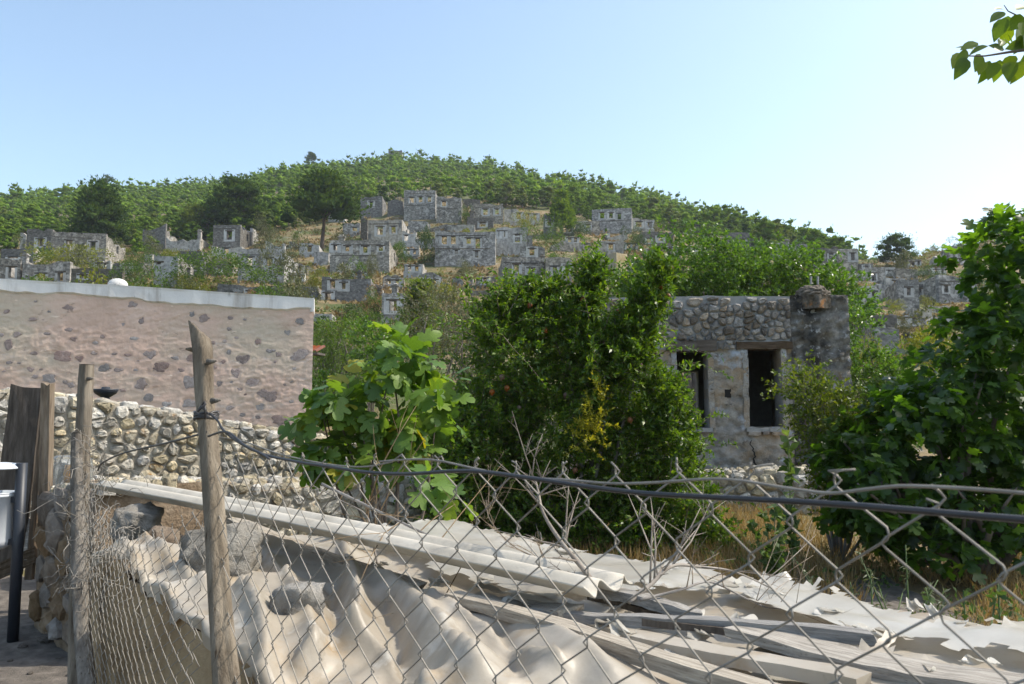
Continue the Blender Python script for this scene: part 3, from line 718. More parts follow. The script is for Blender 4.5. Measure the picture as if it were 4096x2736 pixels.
def fill_ruins():
    rr = random.Random(21); n = 0
    zones = [(0, 300, 246, 284), (330, 420, 212, 306), (420, 560, 205, 290), (560, 700, 225, 262), (845, 960, 262, 345)]
    for t in range(1200):
        if n >= 34: break
        a, b, v0, v1 = rr.choice(zones); uc = rr.uniform(a, b); vb = rr.uniform(v0, v1); w = rr.uniform(13, 28); h = rr.uniform(8, 15)
        Y = ground_hit(uc, vb)
        if Y is None or Y < 55 or Y > np.interp(uc, FB_U, FB_Y): continue
        bad = False
        for (x0, x1, t0, b0, yy) in HOUSES:
            ox = min(x1, uc + w / 2) - max(x0, uc - w / 2); oy = min(b0, vb) - max(t0, vb - h)
            if ox > 1.5 and oy > 2.5: bad = True
        if bad: continue
        wins = [(uc + (q - .5 * (m - 1)) * w / (m + .6), vb - h * .58, 3.6, 5.0) for m in (rr.choice((0, 1, 2, 2)),) for q in range(m)]
        o = ruin('small roofless grey ruin wedged between the larger ruins on the slope', uc - w / 2, uc + w / 2, vb - h, vb, wins, mat=rr.choice((None, None, DK, PL)), ragged=rr.uniform(.3, 1.0), D=rr.uniform(3.5, 6), yaw=R(rr.uniform(-12, 10)), back=rr.choice((0, .6, .8)), seed=2000 + t,
                 prof=rr.choice((None, lambda q: -1.2 * q, lambda q: -1.2 * (1 - q), lambda q: .8 - 1.6 * abs(q - .5))))
        o['group'] = 'small ruins wedged between the larger ones'; n += 1
fill_ruins()
# low terrace walls along the contours
def terrace(u0, u1, v, hpx, k):
    ruin('low dry stone terrace wall on the village slope', u0, u1, v - hpx, v, (), mat=M_ruin_dark, ragged=.35, D=1.2, back=0, sidewin=0, name='terrace_wall', cat='wall', seed=900 + k)['group'] = 'terrace walls on the village slope'
for k, t in enumerate([(407, 420, 230, 4), (428, 448, 286, 3), (470, 500, 294, 3), (583, 618, 244, 3), (600, 640, 300, 5), (852, 884, 281, 4), (893, 920, 281, 3), (858, 876, 276, 2), (862, 886, 313, 4), (340, 362, 296, 4),
                       (365, 385, 291, 3), (905, 930, 300, 4), (868, 885, 322, 3), (400, 425, 290, 3)]):
    terrace(*t, k)

# ------------------------------------------------------------------ bushes, grass on the slope
def bush_mesh(seed, n=520, q=0.16, flat=1.0, lump=9):
    rng = np.random.default_rng(seed)
    cs = rng.normal(size=(lump, 3)) * np.array([0.5, 0.5, 0.32]) + np.array([0, 0, 0.62])
    rad = rng.uniform(0.3, 0.55, lump)
    C = []; D = []
    for c, r in zip(cs, rad):
        d = rand_dirs(n // lump, rng); d[:, 2] = np.abs(d[:, 2]) * 1.1 - 0.25
        C.append(c + d * r * rng.uniform(0.6, 1.08, (len(d), 1))); D.append(d + rng.normal(size=d.shape) * .5)
    C = np.vstack(C); D = np.vstack(D); C[:, 2] = np.maximum(C[:, 2], -0.05)
    V, F = leaf_quads(C, q, q * 0.55, D, rng)
    return mesh_np('bush', V, F)
BUSH = [bush_mesh(300 + k, 620, 0.15) for k in range(6)]
BUSH_BIG = [bush_mesh(320 + k, 2400, 0.085, lump=16) for k in range(4)]
M_bush = [leaf_mat('bush_green', [(0.04, 0.08, 0.014), (0.065, 0.115, 0.02), (0.10, 0.15, 0.03)], tcol=(1.8, 1.8, 0.6)),
          leaf_mat('bush_yellow_green', [(0.10, 0.13, 0.015), (0.15, 0.17, 0.022), (0.2, 0.2, 0.03)], tcol=(1.7, 1.6, 0.5)),
          leaf_mat('bush_olive', [(0.07, 0.085, 0.035), (0.11, 0.12, 0.05), (0.15, 0.15, 0.07)], trans=0.3, tcol=(1.5, 1.4, 0.8)),
          leaf_mat('bush_dark', [(0.02, 0.045, 0.012), (0.035, 0.065, 0.016), (0.05, 0.085, 0.02)], tcol=(1.8, 1.8, 0.6)),
          leaf_mat('bush_dry', [(0.16, 0.10, 0.045), (0.24, 0.16, 0.07), (0.30, 0.22, 0.11)], trans=0.3, tcol=(1.3, 1.1, 0.7))]
for m in BUSH + BUSH_BIG: m.materials.append(M_bush[0])
def put_bush(me, p, w, h, k, rz, label, group=None, name='bush', cat='bush'):
    o = link(name, me)
    o.location = p; o.scale = (w / 2 / 1.0, w / 2 / 1.0, h / 1.25); o.rotation_euler = (0, 0, rz)
    o.material_slots[0].link = 'OBJECT'; o.material_slots[0].material = M_bush[k]
    return tag(o, label, cat, group)
def bush_px(label, u0, u1, vt, vb, k, Y=None, i=0):
    uc = (u0 + u1) / 2; Y = Y or ground_hit(uc, vb) or 120.0
    p = P(uc, vb, Y); p.z = hz(p.x, p.y) - 0.15
    put_bush(BUSH_BIG[i % 4], p, (u1 - u0) / FX * Y * 1.05, (vb - vt) / FX * Y * 1.05, k, i * 1.7, label)
for i, b in enumerate([
    ('round bright yellow-green bush in front of the upper left ruin', 33, 86, 245, 271, 1),
    ('leafy green bush right of the long dark wall', 119, 156, 256, 288, 0),
    ('wide sprawling green bush in front of the pale two-window ruin', 190, 263, 257, 293, 0),
    ('tall feathery bush at the right end of the pale two-window ruin', 268, 301, 247, 296, 2),
    ('bright yellow bush left of the arched-window ruin', 304, 328, 267, 292, 1),
    ('olive bush standing before the four-window ruin', 361, 379, 258, 278, 2),
    ('tall dark bush left of the large doorway ruin', 417, 437, 233, 268, 3),
    ('ivy mound trailing down right of the pale ruin wing', 531, 560, 230, 258, 0),
    ('grey-green bush at the foot of the large doorway ruin', 456, 474, 261, 278, 2),
    ('green bush left of the stone window tower', 360, 381, 294, 317, 0),
    ('rounded bush right of the four-window ruin', 390, 410, 245, 266, 0),
    ('compact dark round bush below the dark blank ruin', 624, 643, 233, 256, 3),
    ('dark spreading bush right of the slim conical pine', 572, 592, 222, 240, 3),
    ('dark green bush beneath the lone pine terraces', 913, 940, 271, 288, 3),
    ('light green bush left of the large warm grey ruin', 925, 939, 285, 298, 0),
    ('yellowish bush on the terrace below the leaning gable', 881, 901, 303, 314, 1),
    ('tall yellow-olive bush at the right of the tall dark ruin', 897, 916, 316, 340, 2),
    ('yellow-green bush right of the buttressed ruin', 920, 935, 298, 310, 1),
    ('bright yellow-green bush below the lone pine', 896, 907, 262, 270, 1),
    ('green thicket between the jagged ruin and the slim pine', 508, 532, 217, 233, 1),
    ('pale green bush beside the broken stair', 462, 473, 209, 226, 0),
    ('olive bush under the broad pine', 252, 275, 222, 246, 2),
    ('ivy mound beside the weeping tree', 344, 378, 312, 338, 0),
    ('small bushy tree on the knoll at right', 953, 975, 240, 254, 3),
    ('yellow bush at the left of the pale two-window ruin', 176, 203, 276, 296, 1),
    ('dark bushes at the left end of the narrow ruin front', 141, 162, 238, 262, 2),
    ('grey-green bush over the jagged rubble gables', 158, 190, 252, 275, 1)]):
    bush_px(*b, i=i)
def scatter_bushes():
    rng = np.random.default_rng(5)
    n = 0; tries = 0; placed = []
    kinds = [('small green bush on the dry village slope', 'green bushes scattered over the village slope'),
             ('small yellow-green bush on the dry village slope', 'yellow-green bushes scattered over the village slope'),
             ('small olive grey bush on the dry village slope', 'olive bushes scattered over the village slope'),
             ('small dark green bush on the dry village slope', 'dark bushes scattered over the village slope'),
             ('tuft of brown dry scrub on the village slope', 'dry scrub scattered over the village slope')]
    while n < 255 and tries < 14000:
        tries += 1
        u = rng.uniform(0, 985); v = rng.uniform(205, 352)
        if u < 300 and v < 238: continue
        Y = ground_hit(u, v)
        if Y is None or Y < 52: continue
        if Y > np.interp(u, FB_U, FB_Y) * 1.02: continue
        if 300 < u < 980 and rng.uniform() < 0.25: continue
        inside = False
        for (a, b, t, bb, yy) in HOUSES:
            if a - 2 < u < b + 2 and t < v < bb + 9 and Y < yy + 8: inside = True
        if inside: continue
        p = P(u, v, Y); p.z = hz(p.x, p.y) - 0.1
        k = int(rng.choice(5, p=[0.30, 0.2, 0.24, 0.12, 0.14])); 
        w = rng.uniform(1.2, 3.6) * (0.75 if k == 4 else 1) * (1.1 if u < 310 else 1); h = w * rng.uniform(0.5, 0.95)
        put_bush(BUSH[n % 6], p, w, h, k, rng.uniform(0, 6.28), *kinds[k])
        n += 1
scatter_bushes()
def undergrowth():
    rng = np.random.default_rng(15); parts = []; n = 0
    A = rng.uniform(-.68, .64, 6000); YY = rng.uniform(50, 190, 6000); ZZ = height(A * YY, YY)
    for a_, Y, z in zip(A, YY, ZZ):
        if n > 1500: break
        e = (z - CZ) / Y; up = FX * (e * CP - SP) / (CP + e * SP); v = 342 - up; u = 512 + a_ * (FX * CP - up * SP)
        if Y > np.interp(u, FB_U, FB_Y) * 1.02: continue
        if any(a - 1 < u < b + 1 and t < v < bb + 3 and Y < yy + 8 for (a, b, t, bb, yy) in HOUSES): continue
        p = Vector((a_ * Y, Y, z)); w = rng.uniform(.35, .95); m = 46
        d = rand_dirs(m, rng); d[:, 2] = np.abs(d[:, 2])
        C = np.array(p) + d * np.array([w, w, w * .75]) * rng.uniform(.55, 1.05, (m, 1))
        parts.append(leaf_quads(C, .26, .15, d + rng.normal(size=d.shape) * .5, rng)); n += 1
    k = len(parts) * 3 // 5
    for sl, mt, lb in ((parts[:k], M_bush[0], 'low green undergrowth between the ruins'), (parts[k:], M_bush[2], 'low olive grey undergrowth between the ruins')):
        V, F = join_q(sl); tag(link('undergrowth', mesh_np('undergrowth', V, F), mt), lb, 'undergrowth', kind='stuff')
undergrowth()
M_drygrass = leaf_mat('dry_slope_grass', [(0.15, 0.105, 0.045), (0.23, 0.165, 0.075), (0.30, 0.235, 0.12)], trans=0.3, tcol=(1.2, 1.1, 0.7), rough=0.8)
def slope_grass():
    rng = np.random.default_rng(8); n = 60000
    a = rng.uniform(-0.68, 0.66, n); Y = rng.uniform(50, 195, n)
    yb = np.interp(a * FX + 512, FB_U, FB_Y)
    x = a * Y
    ok = (Y < yb * 1.05) & (fbm(np.stack([x, Y], 1) / 7, 31, 3) > -0.25)
    x = x[ok]; Y = Y[ok]; z = height(x, Y)
    C = np.stack([x, Y, z - 0.05], 1)
    D = rng.normal(size=C.shape) * 0.6 + np.array([0, 0, 1.0])
    V, F = leaf_quads(C, 0.55, 0.42, D, rng)
    tag(link('dry_grass', mesh_np('dry_grass', V, F), M_drygrass), 'dry straw-coloured grass over the village slope', 'grass', kind='stuff')
slope_grass()

# ------------------------------------------------------------------ stones: cells packed on a wall face, each with its own edges
def cells(pts, bounds, reach):
    out = []
    P2 = np.array(pts)
    for i, p in enumerate(P2):
        d = np.hypot(*(P2 - p).T)
        nb = [j for j in np.argsort(d)[1:24] if d[j] < reach]
        x0, x1, z0, z1 = bounds(p)
        poly = [(x0, z0), (x1, z0), (x1, z1), (x0, z1)]
        for j in nb:
            q = P2[j]; m = (p + q) / 2; n = q - p
            new = []
            for k in range(len(poly)):
                a, b = poly[k], poly[(k + 1) % len(poly)]
                da = (a[0] - m[0]) * n[0] + (a[1] - m[1]) * n[1]; db = (b[0] - m[0]) * n[0] + (b[1] - m[1]) * n[1]
                if da <= 0: new.append(a)
                if (da < 0) != (db < 0) and abs(da - db) > 1e-12:
                    t = da / (da - db); new.append((a[0] + (b[0] - a[0]) * t, a[1] + (b[1] - a[1]) * t))
            poly = new
            if len(poly) < 3: break
        if len(poly) >= 3: out.append((p, poly))
    return out
def stone_shape(poly, gap, depth, rng, back=0.03, shr=(1.0, .97, .9, .82), rnd2=False):
    """rounded stone from a cell; origin at the cell centre on the wall face, sticking out towards -y"""
    n = len(poly); cx = sum(p[0] for p in poly) / n; cz = sum(p[1] for p in poly) / n
    size = max(0.02, sum(math.hypot(p[0] - cx, p[1] - cz) for p in poly) / n)
    k = max(0.3, 1 - gap / size) * rng.choice(shr)
    ring = []
    for i in range(n):
        a, b = poly[i], poly[(i + 1) % n]
        if math.hypot(a[0] - b[0], a[1] - b[1]) < size * 0.22: 
            ring.append(((a[0] + b[0]) / 2, (a[1] + b[1]) / 2)); continue
        ring.append((a[0] * .78 + b[0] * .22, a[1] * .78 + b[1] * .22)); ring.append((a[0] * .22 + b[0] * .78, a[1] * .22 + b[1] * .78))
    ring = [((x - cx) * k * rng.uniform(.93, 1.03), (z - cz) * k * rng.uniform(.93, 1.03)) for x, z in ring]
    if rnd2:
        ring = [q for i in range(len(ring)) for a, b in ((ring[i], ring[(i + 1) % len(ring)]),) for q in ((a[0] * .75 + b[0] * .25, a[1] * .75 + b[1] * .25), (a[0] * .25 + b[0] * .75, a[1] * .25 + b[1] * .75))]
        ring = ring[::2] if len(ring) > 24 else ring
    m = len(ring); V = []; d = depth * rng.uniform(0.6, 1.35)
    for (x, z) in ring: V.append((x, back, z))
    for (x, z) in ring: V.append((x * rng.uniform(.9, 1.03), -d * rng.uniform(.25, .6), z * rng.uniform(.9, 1.03)))
    ox, oz = rng.uniform(-.12, .12) * size, rng.uniform(-.12, .12) * size
    for (x, z) in ring: V.append((x * rng.uniform(.5, .75) + ox, -d * rng.uniform(.7, 1.15), z * rng.uniform(.5, .75) + oz))
    F = []
    for r in (0, 1):
        for i in range(m):
            j = (i + 1) % m
            F.append((r * m + i, r * m + j, (r + 1) * m + j, (r + 1) * m + i))
    F.append(tuple(2 * m + i for i in range(m)))
    return (cx, cz), V, F
def lay_stones(parent, W, top, z0, row, aspect, gap, depth, mat, rng, skip=None, maxn=300, M=None, y=0.0, drop=0.16, back=0.03, smooth=False, seen=None, shr=(1.0, .97, .9, .82), rnd2=False, jit=.32):
    pts = []; zmax = max(top(W * k / 40) for k in range(41))
    z = z0 + row * .5; r = 0
    while z < zmax:
        x = row * aspect * rng.uniform(0, .8)
        while x < W:
            px, pz = x + rng.uniform(-jit, jit) * row * aspect, z + rng.uniform(-jit, jit) * row
            if 0 < px < W and z0 < pz < top(px) - row * .2 and not (skip and skip(px, pz)) and rng.random() > drop: pts.append((px, pz))
            x += row * aspect * rng.uniform(.75, 1.3)
        z += row; r += 1
    h = row * aspect * 1.3
    def bounds(p): return max(0, p[0] - h), min(W, p[0] + h), max(z0, p[1] - row), min(top(p[0]), p[1] + row)
    st = [stone_shape(poly, gap, depth, rng, back, shr, rnd2) for p, poly in cells(pts, bounds, row * aspect * 3)]
    st.sort(key=lambda s: (0 if (seen is None or seen(*s[0])) else 1, -max(v[0] for v in s[1])))
    rest = MB()
    for i, ((cx, cz), V, F) in enumerate(st):
        loc = Vector((cx, y, cz))
        if i < maxn:
            o = link('stone', mesh_py('stone', V, F, smooth), mat, parent)
            if M is not None: o.matrix_local = M @ Matrix.Translation(loc)
            else: o.location = loc
        else:
            VV = [Vector(v) + loc for v in V]
            if M is not None: VV = [M @ v for v in VV]
            rest.add(VV, F)
    if rest.V: tag(rest.build('rubble_stones', mat, parent, smooth), kind='stuff')
    return len(st)
class Face:
    """vertical wall plane through A (left) and B (right): pixel -> local (x, z)"""
    def __init__(s, uA, YA, uB, YB, base=0.0):
        s.A = P(uA, 409, YA); s.B = P(uB, 409, YB); s.A.z = s.B.z = base
        s.d = (s.B - s.A).normalized(); s.W = (s.B - s.A).length; s.base = base
        s.rz = math.atan2(s.d.y, s.d.x); s.n = Vector((-s.d.y, s.d.x, 0))
    def at(s, u, v):
        a, b = ray(u, v)
        Y = s.A.dot(s.n) / (a * s.n.x + s.n.y)
        p = Vector((a * Y, Y, CZ + b * Y))
        return (p - s.A).dot(s.d), p.z - s.base
    def root(s, name): return empty(name, s.A, s.rz)
def px_top(face, pts):
    q = sorted(face.at(u, v) for u, v in pts); X = [a for a, _ in q]; Z = [b for _, b in q]
    return lambda x: float(np.interp(x, X, Z))
def slab(W, z0, top, y0, y1, rng, step=0.12, rough=0.02, inset=0.0):
    """solid wall body under a sloping top"""
    n = max(2, int(W / step)); mb = MB(); V = []; F = []
    for i in range(n + 1):
        x = W * i / n; t = top(x) - inset + rng.uniform(-rough, rough)
        for yy in (y0, y1): V += [(x, yy + rng.uniform(-rough, rough) * .4, z0), (x, yy + rng.uniform(-rough, rough) * .4, t)]
    for i in range(n):
        a = i * 4; b = a + 4
        F += [(a, b, b + 1, a + 1), (a + 2, a + 3, b + 3, b + 2), (a + 1, b + 1, b + 3, a + 3)]
    F += [(0, 1, 3, 2), (n * 4, n * 4 + 2, n * 4 + 3, n * 4 + 1)]
    mb.add(V, F); return mb

M_stone = rock_mat('cream_limestone', [(0.28, 0.245, 0.19), (0.48, 0.43, 0.335), (0.62, 0.565, 0.465)], scale=11, rough=0.92, bump=1.0, bscale=20, rnd=0.3, bdist=0.045,
                   layers=[((0.42, 0.24, 0.10), 6, 0.60, 0.72, (1, 1, 1), 5.0), ((0.13, 0.12, 0.105), 9, 0.60, 0.68, (1, 1, 1), 15.0)])
M_mortar = rock_mat('wall_mortar', [(0.2, 0.18, 0.145), (0.34, 0.31, 0.255), (0.44, 0.40, 0.33)], scale=14, rough=0.95, bump=0.8, bscale=60, rnd=0, bdist=0.02)
M_housestone = rock_mat('house_fieldstone', [(0.15, 0.13, 0.11), (0.25, 0.215, 0.18), (0.36, 0.315, 0.265)], scale=9, rough=0.9, bump=0.8, bscale=18, rnd=0.5, bdist=0.035,
                        layers=[((0.33, 0.18, 0.10), 3.0, 0.64, 0.75, (1, 1, 1), 5.0)])
M_greymortar = rock_mat('grey_mortar', [(0.25, 0.245, 0.235), (0.35, 0.345, 0.335)], scale=12, rough=0.95, bump=0.6, bscale=50, rnd=0, bdist=0.01)

rs = random.Random(4)
# ---- upper dry stone wall below the pink house
fc = Face(-30, 7.4, 352, 10.2)
t_up = px_top(fc, [(-30, 389), (20, 391), (52, 393), (90, 398), (120, 404), (160, 409), (200, 416), (240, 424), (280, 431), (320, 437), (352, 441)])
r = fc.root('dry_stone_wall'); tag(r, 'cream rubble stone wall with a sloping top, in front of the pink house', 'wall')
slab(fc.W, -0.1, t_up, 0.0, 0.55, rs, inset=0.05).build('mortar', M_mortar, r)
lay_stones(r, fc.W, t_up, 0.6, 0.10, 1.45, 0.008, 0.055, M_stone, rs, maxn=300, drop=0.22, seen=lambda x, z: z > .75)
L2 = fc.W; tilt = math.atan2(t_up(L2) - t_up(0), L2)
def cap_stones(root, W, top, y0, y1, row, asp, rng, mat, n, depth=0.04, gap=.006):
    """rough stones along the flat top of a wall"""
    x = 0.0; k = 0
    while x < W and k < n:
        w = row * asp * rng.uniform(.7, 1.5); yy = y0
        while yy < y1 and k < n:
            d = row * rng.uniform(.8, 1.4); pl = [(0, 0), (w * .5, -d * .06), (w, 0), (w * 1.04, d * .5), (w, d), (w * .5, d * 1.05), (0, d), (-w * .04, d * .5)]
            pl = [(a + rng.uniform(-.1, .1) * w, b + rng.uniform(-.1, .1) * d) for a, b in pl]
            (cx, cz), V, F = stone_shape(pl, gap, depth, rng, .04)
            o = link('stone', mesh_py('stone', V, F), mat, root)
            sl = math.atan2(top(x + .2) - top(x), .2)
            o.location = (x + cx, yy + cz, top(x + cx) - .015 + rng.uniform(-.012, .012)); o.rotation_euler = (-math.pi / 2 + rng.uniform(-.12, .12), -sl, rng.uniform(-.1, .1))
            yy += d; k += 1
        x += w
cap_stones(r, fc.W, t_up, 0.0, 0.5, 0.16, 1.2, rs, M_stone, 190)
# ---- lower ledge wall
fl = Face(96, 6.9, 452, 9.4)
t_lo = px_top(fl, [(96, 484), (150, 483), (230, 482), (320, 482), (400, 480), (452, 478)])
r = fl.root('stone_ledge_wall'); tag(r, 'low stone ledge with a sunlit rubble top at the foot of the sloping wall', 'wall')
slab(fl.W, -0.1, t_lo, 0.0, 0.5, rs, inset=0.03).build('mortar', M_mortar, r)
lay_stones(r, fl.W, t_lo, 0.15, 0.115, 1.25, 0.008, 0.045, M_stone, rs, maxn=240, drop=0.15, seen=lambda x, z: z > .4)
cap_stones(r, fl.W, t_lo, 0.0, 0.44, 0.11, 1.2, rs, M_stone, 240)

# ---- pink plastered house
fp = Face(-60, 13.2, 311.5, 14.4)
top_p = px_top(fp, [(-60, 275.5), (0, 279), (150, 287.5), (311.5, 298.5)])
pr = fp.root('pink_house'); tag(pr, 'pink plastered house wall with dark stones showing through and a white coping', 'house')
M_pink = rock_mat('pink_lime_plaster', [(0.56, 0.39, 0.305), (0.64, 0.45, 0.355), (0.70, 0.52, 0.42)], scale=1.6, rough=0.42, bump=0.35, bscale=26, rnd=0, bdist=0.02, spec=0.45,
                  layers=[((0.55, 0.46, 0.355), 0.35, 0.45, 0.62, (1, 1, 1.6), 5.0), ((0.38, 0.24, 0.17), 1.4, 0.62, 0.74, (0.6, 1, 2.2), 9.0), ((0.56, 0.47, 0.41), 2.2, 0.60, 0.70, (0.6, 1, 2), 19.0), ((0.8, 0.66, 0.54), 9.0, 0.62, 0.68, (0.5, 1, 1.6), 29.0), ((0.34, 0.24, 0.2), 7.0, 0.64, 0.70, (0.6, 1, 1.2), 39.0)])  # the pale fleck layer paints grazing sun glints into the plaster colour
M_white = rock_mat('white_limewash', [(0.58, 0.56, 0.55), (0.73, 0.715, 0.70), (0.8, 0.78, 0.76)], scale=1.4, rough=0.8, bump=0.3, bscale=14, rnd=0, bdist=0.02,
                   layers=[((0.42, 0.39, 0.36), 1.3, 0.52, 0.72, (2.6, 1, 0.3), 6.0), ((0.2, 0.185, 0.17), 2.2, 0.62, 0.74, (2.0, 1, 0.5), 16.0)])
M_inset = rock_mat('purple_grey_stone', [(0.22, 0.175, 0.165), (0.31, 0.255, 0.24), (0.41, 0.35, 0.33)], scale=14, rough=0.9, bump=0.9, bscale=50, rnd=0.25, bdist=0.02)
INSET = [(262,47,12,10),(500,92,38,18),(48,122,22,16),(243,178,35,18),(360,122,16,10),(125,288,36,22),(10,290,20,14),(345,283,26,14),(62,365,30,34),(540,322,24,18),(505,255,28,14),(755,305,18,14),(985,318,30,12),(250,427,26,18),
 (463,450,58,36),(585,465,26,24),(690,427,22,14),(770,535,46,32),(225,545,22,18),(260,600,20,14),(365,612,44,28),(68,495,22,12),(975,70,30,26),(1040,190,24,26),(1410,140,24,24),(1495,170,36,30),(1690,168,20,16),(1795,180,16,12),
 (2110,275,20,20),(2200,195,34,28),(1890,345,24,30),(2198,440,74,52),(1680,420,14,18),(2045,437,22,22),(1985,410,34,18),(1780,470,42,38),(1100,435,38,36),(1285,460,28,18),(1405,465,34,30),(1183,525,50,34),(1640,490,16,14),
 (1730,570,36,40),(1330,550,22,16),(1390,640,40,50),(1035,655,50,44),(1850,640,60,34),(2160,540,14,12),(1965,735,76,54),(2140,637,16,12),(1395,795,60,44),(1090,755,30,28),(1225,800,28,22),(1685,828,30,24),(1910,820,32,28),
 (2060,920,58,36),(1893,895,22,18),(1680,250,18,16),(1735,312,18,12),(2020,490,14,16),(900,700,20,12),(840,430,18,10),(940,440,30,12),(1015,480,12,10),(870,550,30,16),(995,550,18,12),(520,660,26,22),(480,640,20,16),
 (700,350,26,12),(1570,530,20,16),(1610,650,22,20),(1700,640,12,10),(1760,690,18,12),(1800,730,12,8),(2090,660,14,10),(1560,350,16,12),(1650,340,14,14),(905,215,10,12),(300,545,14,10),(140,500,16,8),(30,560,14,10),(1120,870,24,14),(1460,900,24,16),(1590,880,18,12),(2140,780,20,14),(1780,880,20,14)]
ins = []
for (cx, cy, rx, ry) in INSET:
    x, z = fp.at(cx * S, 295 + cy * S); k = 13.8 / FX * S
    ins.append((x, z, rx * k, ry * k))
def plaster_face(W, H0, top, hole_list, dx, amp, seed, str_=(1.0, 2.2)):
    nx = int(W / dx); nz = int(max(top(0), top(W)) / dx)
    i = np.arange(nx + 1); j = np.arange(nz + 1)
    X, T = np.meshgrid(i / nx * W, j / nz, indexing='ij')
    tp = np.interp(X.ravel(), np.linspace(0, W, 50), [top(W * q / 49) for q in range(50)]).reshape(X.shape)
    Z = H0 + (tp - H0) * T
    p = np.stack([X.ravel() * str_[0], Z.ravel() * str_[1]], 1)
    d = fbm(p * 6.5, seed, 4, gain=0.6)
    rd = 1 - np.abs(fbm(p * 10.0, seed + 50, 3, gain=0.6))          # ridges of the trowelled plaster
    big = fbm(p * .6, seed + 9, 2)
    Yd = -(amp * (0.55 * d + 1.15 * rd * np.clip(.7 + .8 * big, .15, 1.5))).reshape(X.shape)
    for (x, z, rx, rz_) in hole_list:
        q = ((X - x) / rx) ** 2 + ((Z - z) / rz_) ** 2
        Yd += np.clip(1.35 - q, 0, 1) * amp * 1.2
        rim = np.exp(-((np.sqrt(q) - 1.25) / .18) ** 2); Yd -= rim * amp * .45
    V = np.stack([X.ravel(), Yd.ravel(), Z.ravel()], 1)
    ii, jj = np.meshgrid(np.arange(nx), np.arange(nz), indexing='ij'); n1 = nz + 1
    F = np.stack([ii * n1 + jj, (ii + 1) * n1 + jj, (ii + 1) * n1 + jj + 1, ii * n1 + jj + 1], -1).reshape(-1, 4)
    return V, F
V, F = plaster_face(fp.W, -0.1, lambda x: top_p(x) - 0.03, ins, 0.022, 0.008, 61)
link('wall', mesh_np('wall', V, F, True), M_pink, pr)
mb = MB(); mb.box((0.0, 0.03, -.1), (fp.W - .01, 6.0, top_p(fp.W) - .12)); mb.V = [(x - (y * .8 if x > 1 else 0), y, z) for x, y, z in mb.V]; mb.build('wall', M_pink, pr)      # body of the house and its right end
for (x, z, rx, rz_) in ins:
    n = 16; sd = rs.random() * 50; rad_ = np.clip(1 + .5 * fbm([[math.cos(6.283 * k / n) * 1.9 + sd, math.sin(6.283 * k / n) * 1.9] for k in range(n)], 7, 3), .35, 1.7); pl = [(math.cos(6.283 * k / n) * rx * rad_[k], math.sin(6.283 * k / n) * rz_ * rad_[k]) for k in range(n)]
    (cx, cz), V, F = stone_shape(pl, 0.0, 0.004, rs, .03)
    o = link('stone', mesh_py('stone', V, F), M_inset, pr); o.location = (x, -.007, z)
def coping():
    n = 260; V = []; F = []
    for i in range(n + 1):
        x = fp.W * i / n; t = top_p(x); lo = t - 0.25 + 0.02 * math.sin(x * 1.1) + float(fbm([[x * 2.2, 0.3]], 71, 4)[0]) * .04
        w = float(fbm([[x * 3, 5.]], 72, 3)[0]) * .008
        V += [(x, -.004, lo), (x, -.045 + w, lo + .03), (x, -.05 + w, t - .04), (x, -.06, t), (x, .26, t + .015), (x, .27, t - .3)]
    for i in range(n):
        a = i * 6
        for k in range(5): F.append((a + k, a + 6 + k, a + 7 + k, a + 1 + k))
    F.append((0, 1, 2, 3, 4, 5)); F.append(tuple(n * 6 + k for k in (5, 4, 3, 2, 1, 0)))
    link('coping', mesh_py('coping', V, F), M_white, pr)
coping()
mb = MB(); mb.box((fp.W + .002, -.05, top_p(fp.W) - .26), (fp.W + .05, 6.0, top_p(fp.W) + .005), jit=.006, rng=rs); mb.V = [(x - .08 - y * .8, y, z) for x, y, z in mb.V]; mb.build('coping', M_white, pr)
mb = MB(); mb.box((0, .28, top_p(fp.W) - .2), (fp.W - .02, 5.95, top_p(fp.W) - .1)); mb.V = [(x - (y * .8 if x > 1 else 0), y, z) for x, y, z in mb.V]; mb.build('roof', M_white, pr)
# white domed chimney standing on its roof
cx, cz = fp.at(94.5, 285)
cx *= 1.06; pc = (cx, 0.85, cz + .12); mb = MB()
prof = [(.34, -.9), (.34, .0), (.355, .03), (.34, .1), (.29, .17), (.2, .225), (.1, .255), (.0, .262)]
mb.lathe([(a * .5, b * .55) for a, b in prof], pc, 20); ch = mb.build('chimney', M_plaster, pr, True)
M_black = plain_mat('painted_opening_shade', (0.02, 0.018, 0.016), 0.9)  # near-black colour stands in for the shade inside vents, hole and crack
for a in (-1.95, -1.55, -1.2):
    mb = MB(); Mx = Matrix.Translation(Vector(pc) + Vector((math.cos(a) * .171, math.sin(a) * .171, -.03))) @ Matrix.Rotation(a, 4, 'Z')
    mb.box((-.02, -.018, -.035), (.004, .018, .025), Mx); mb.build('vent', M_black, ch)  # solid black block in place of the shade inside a vent
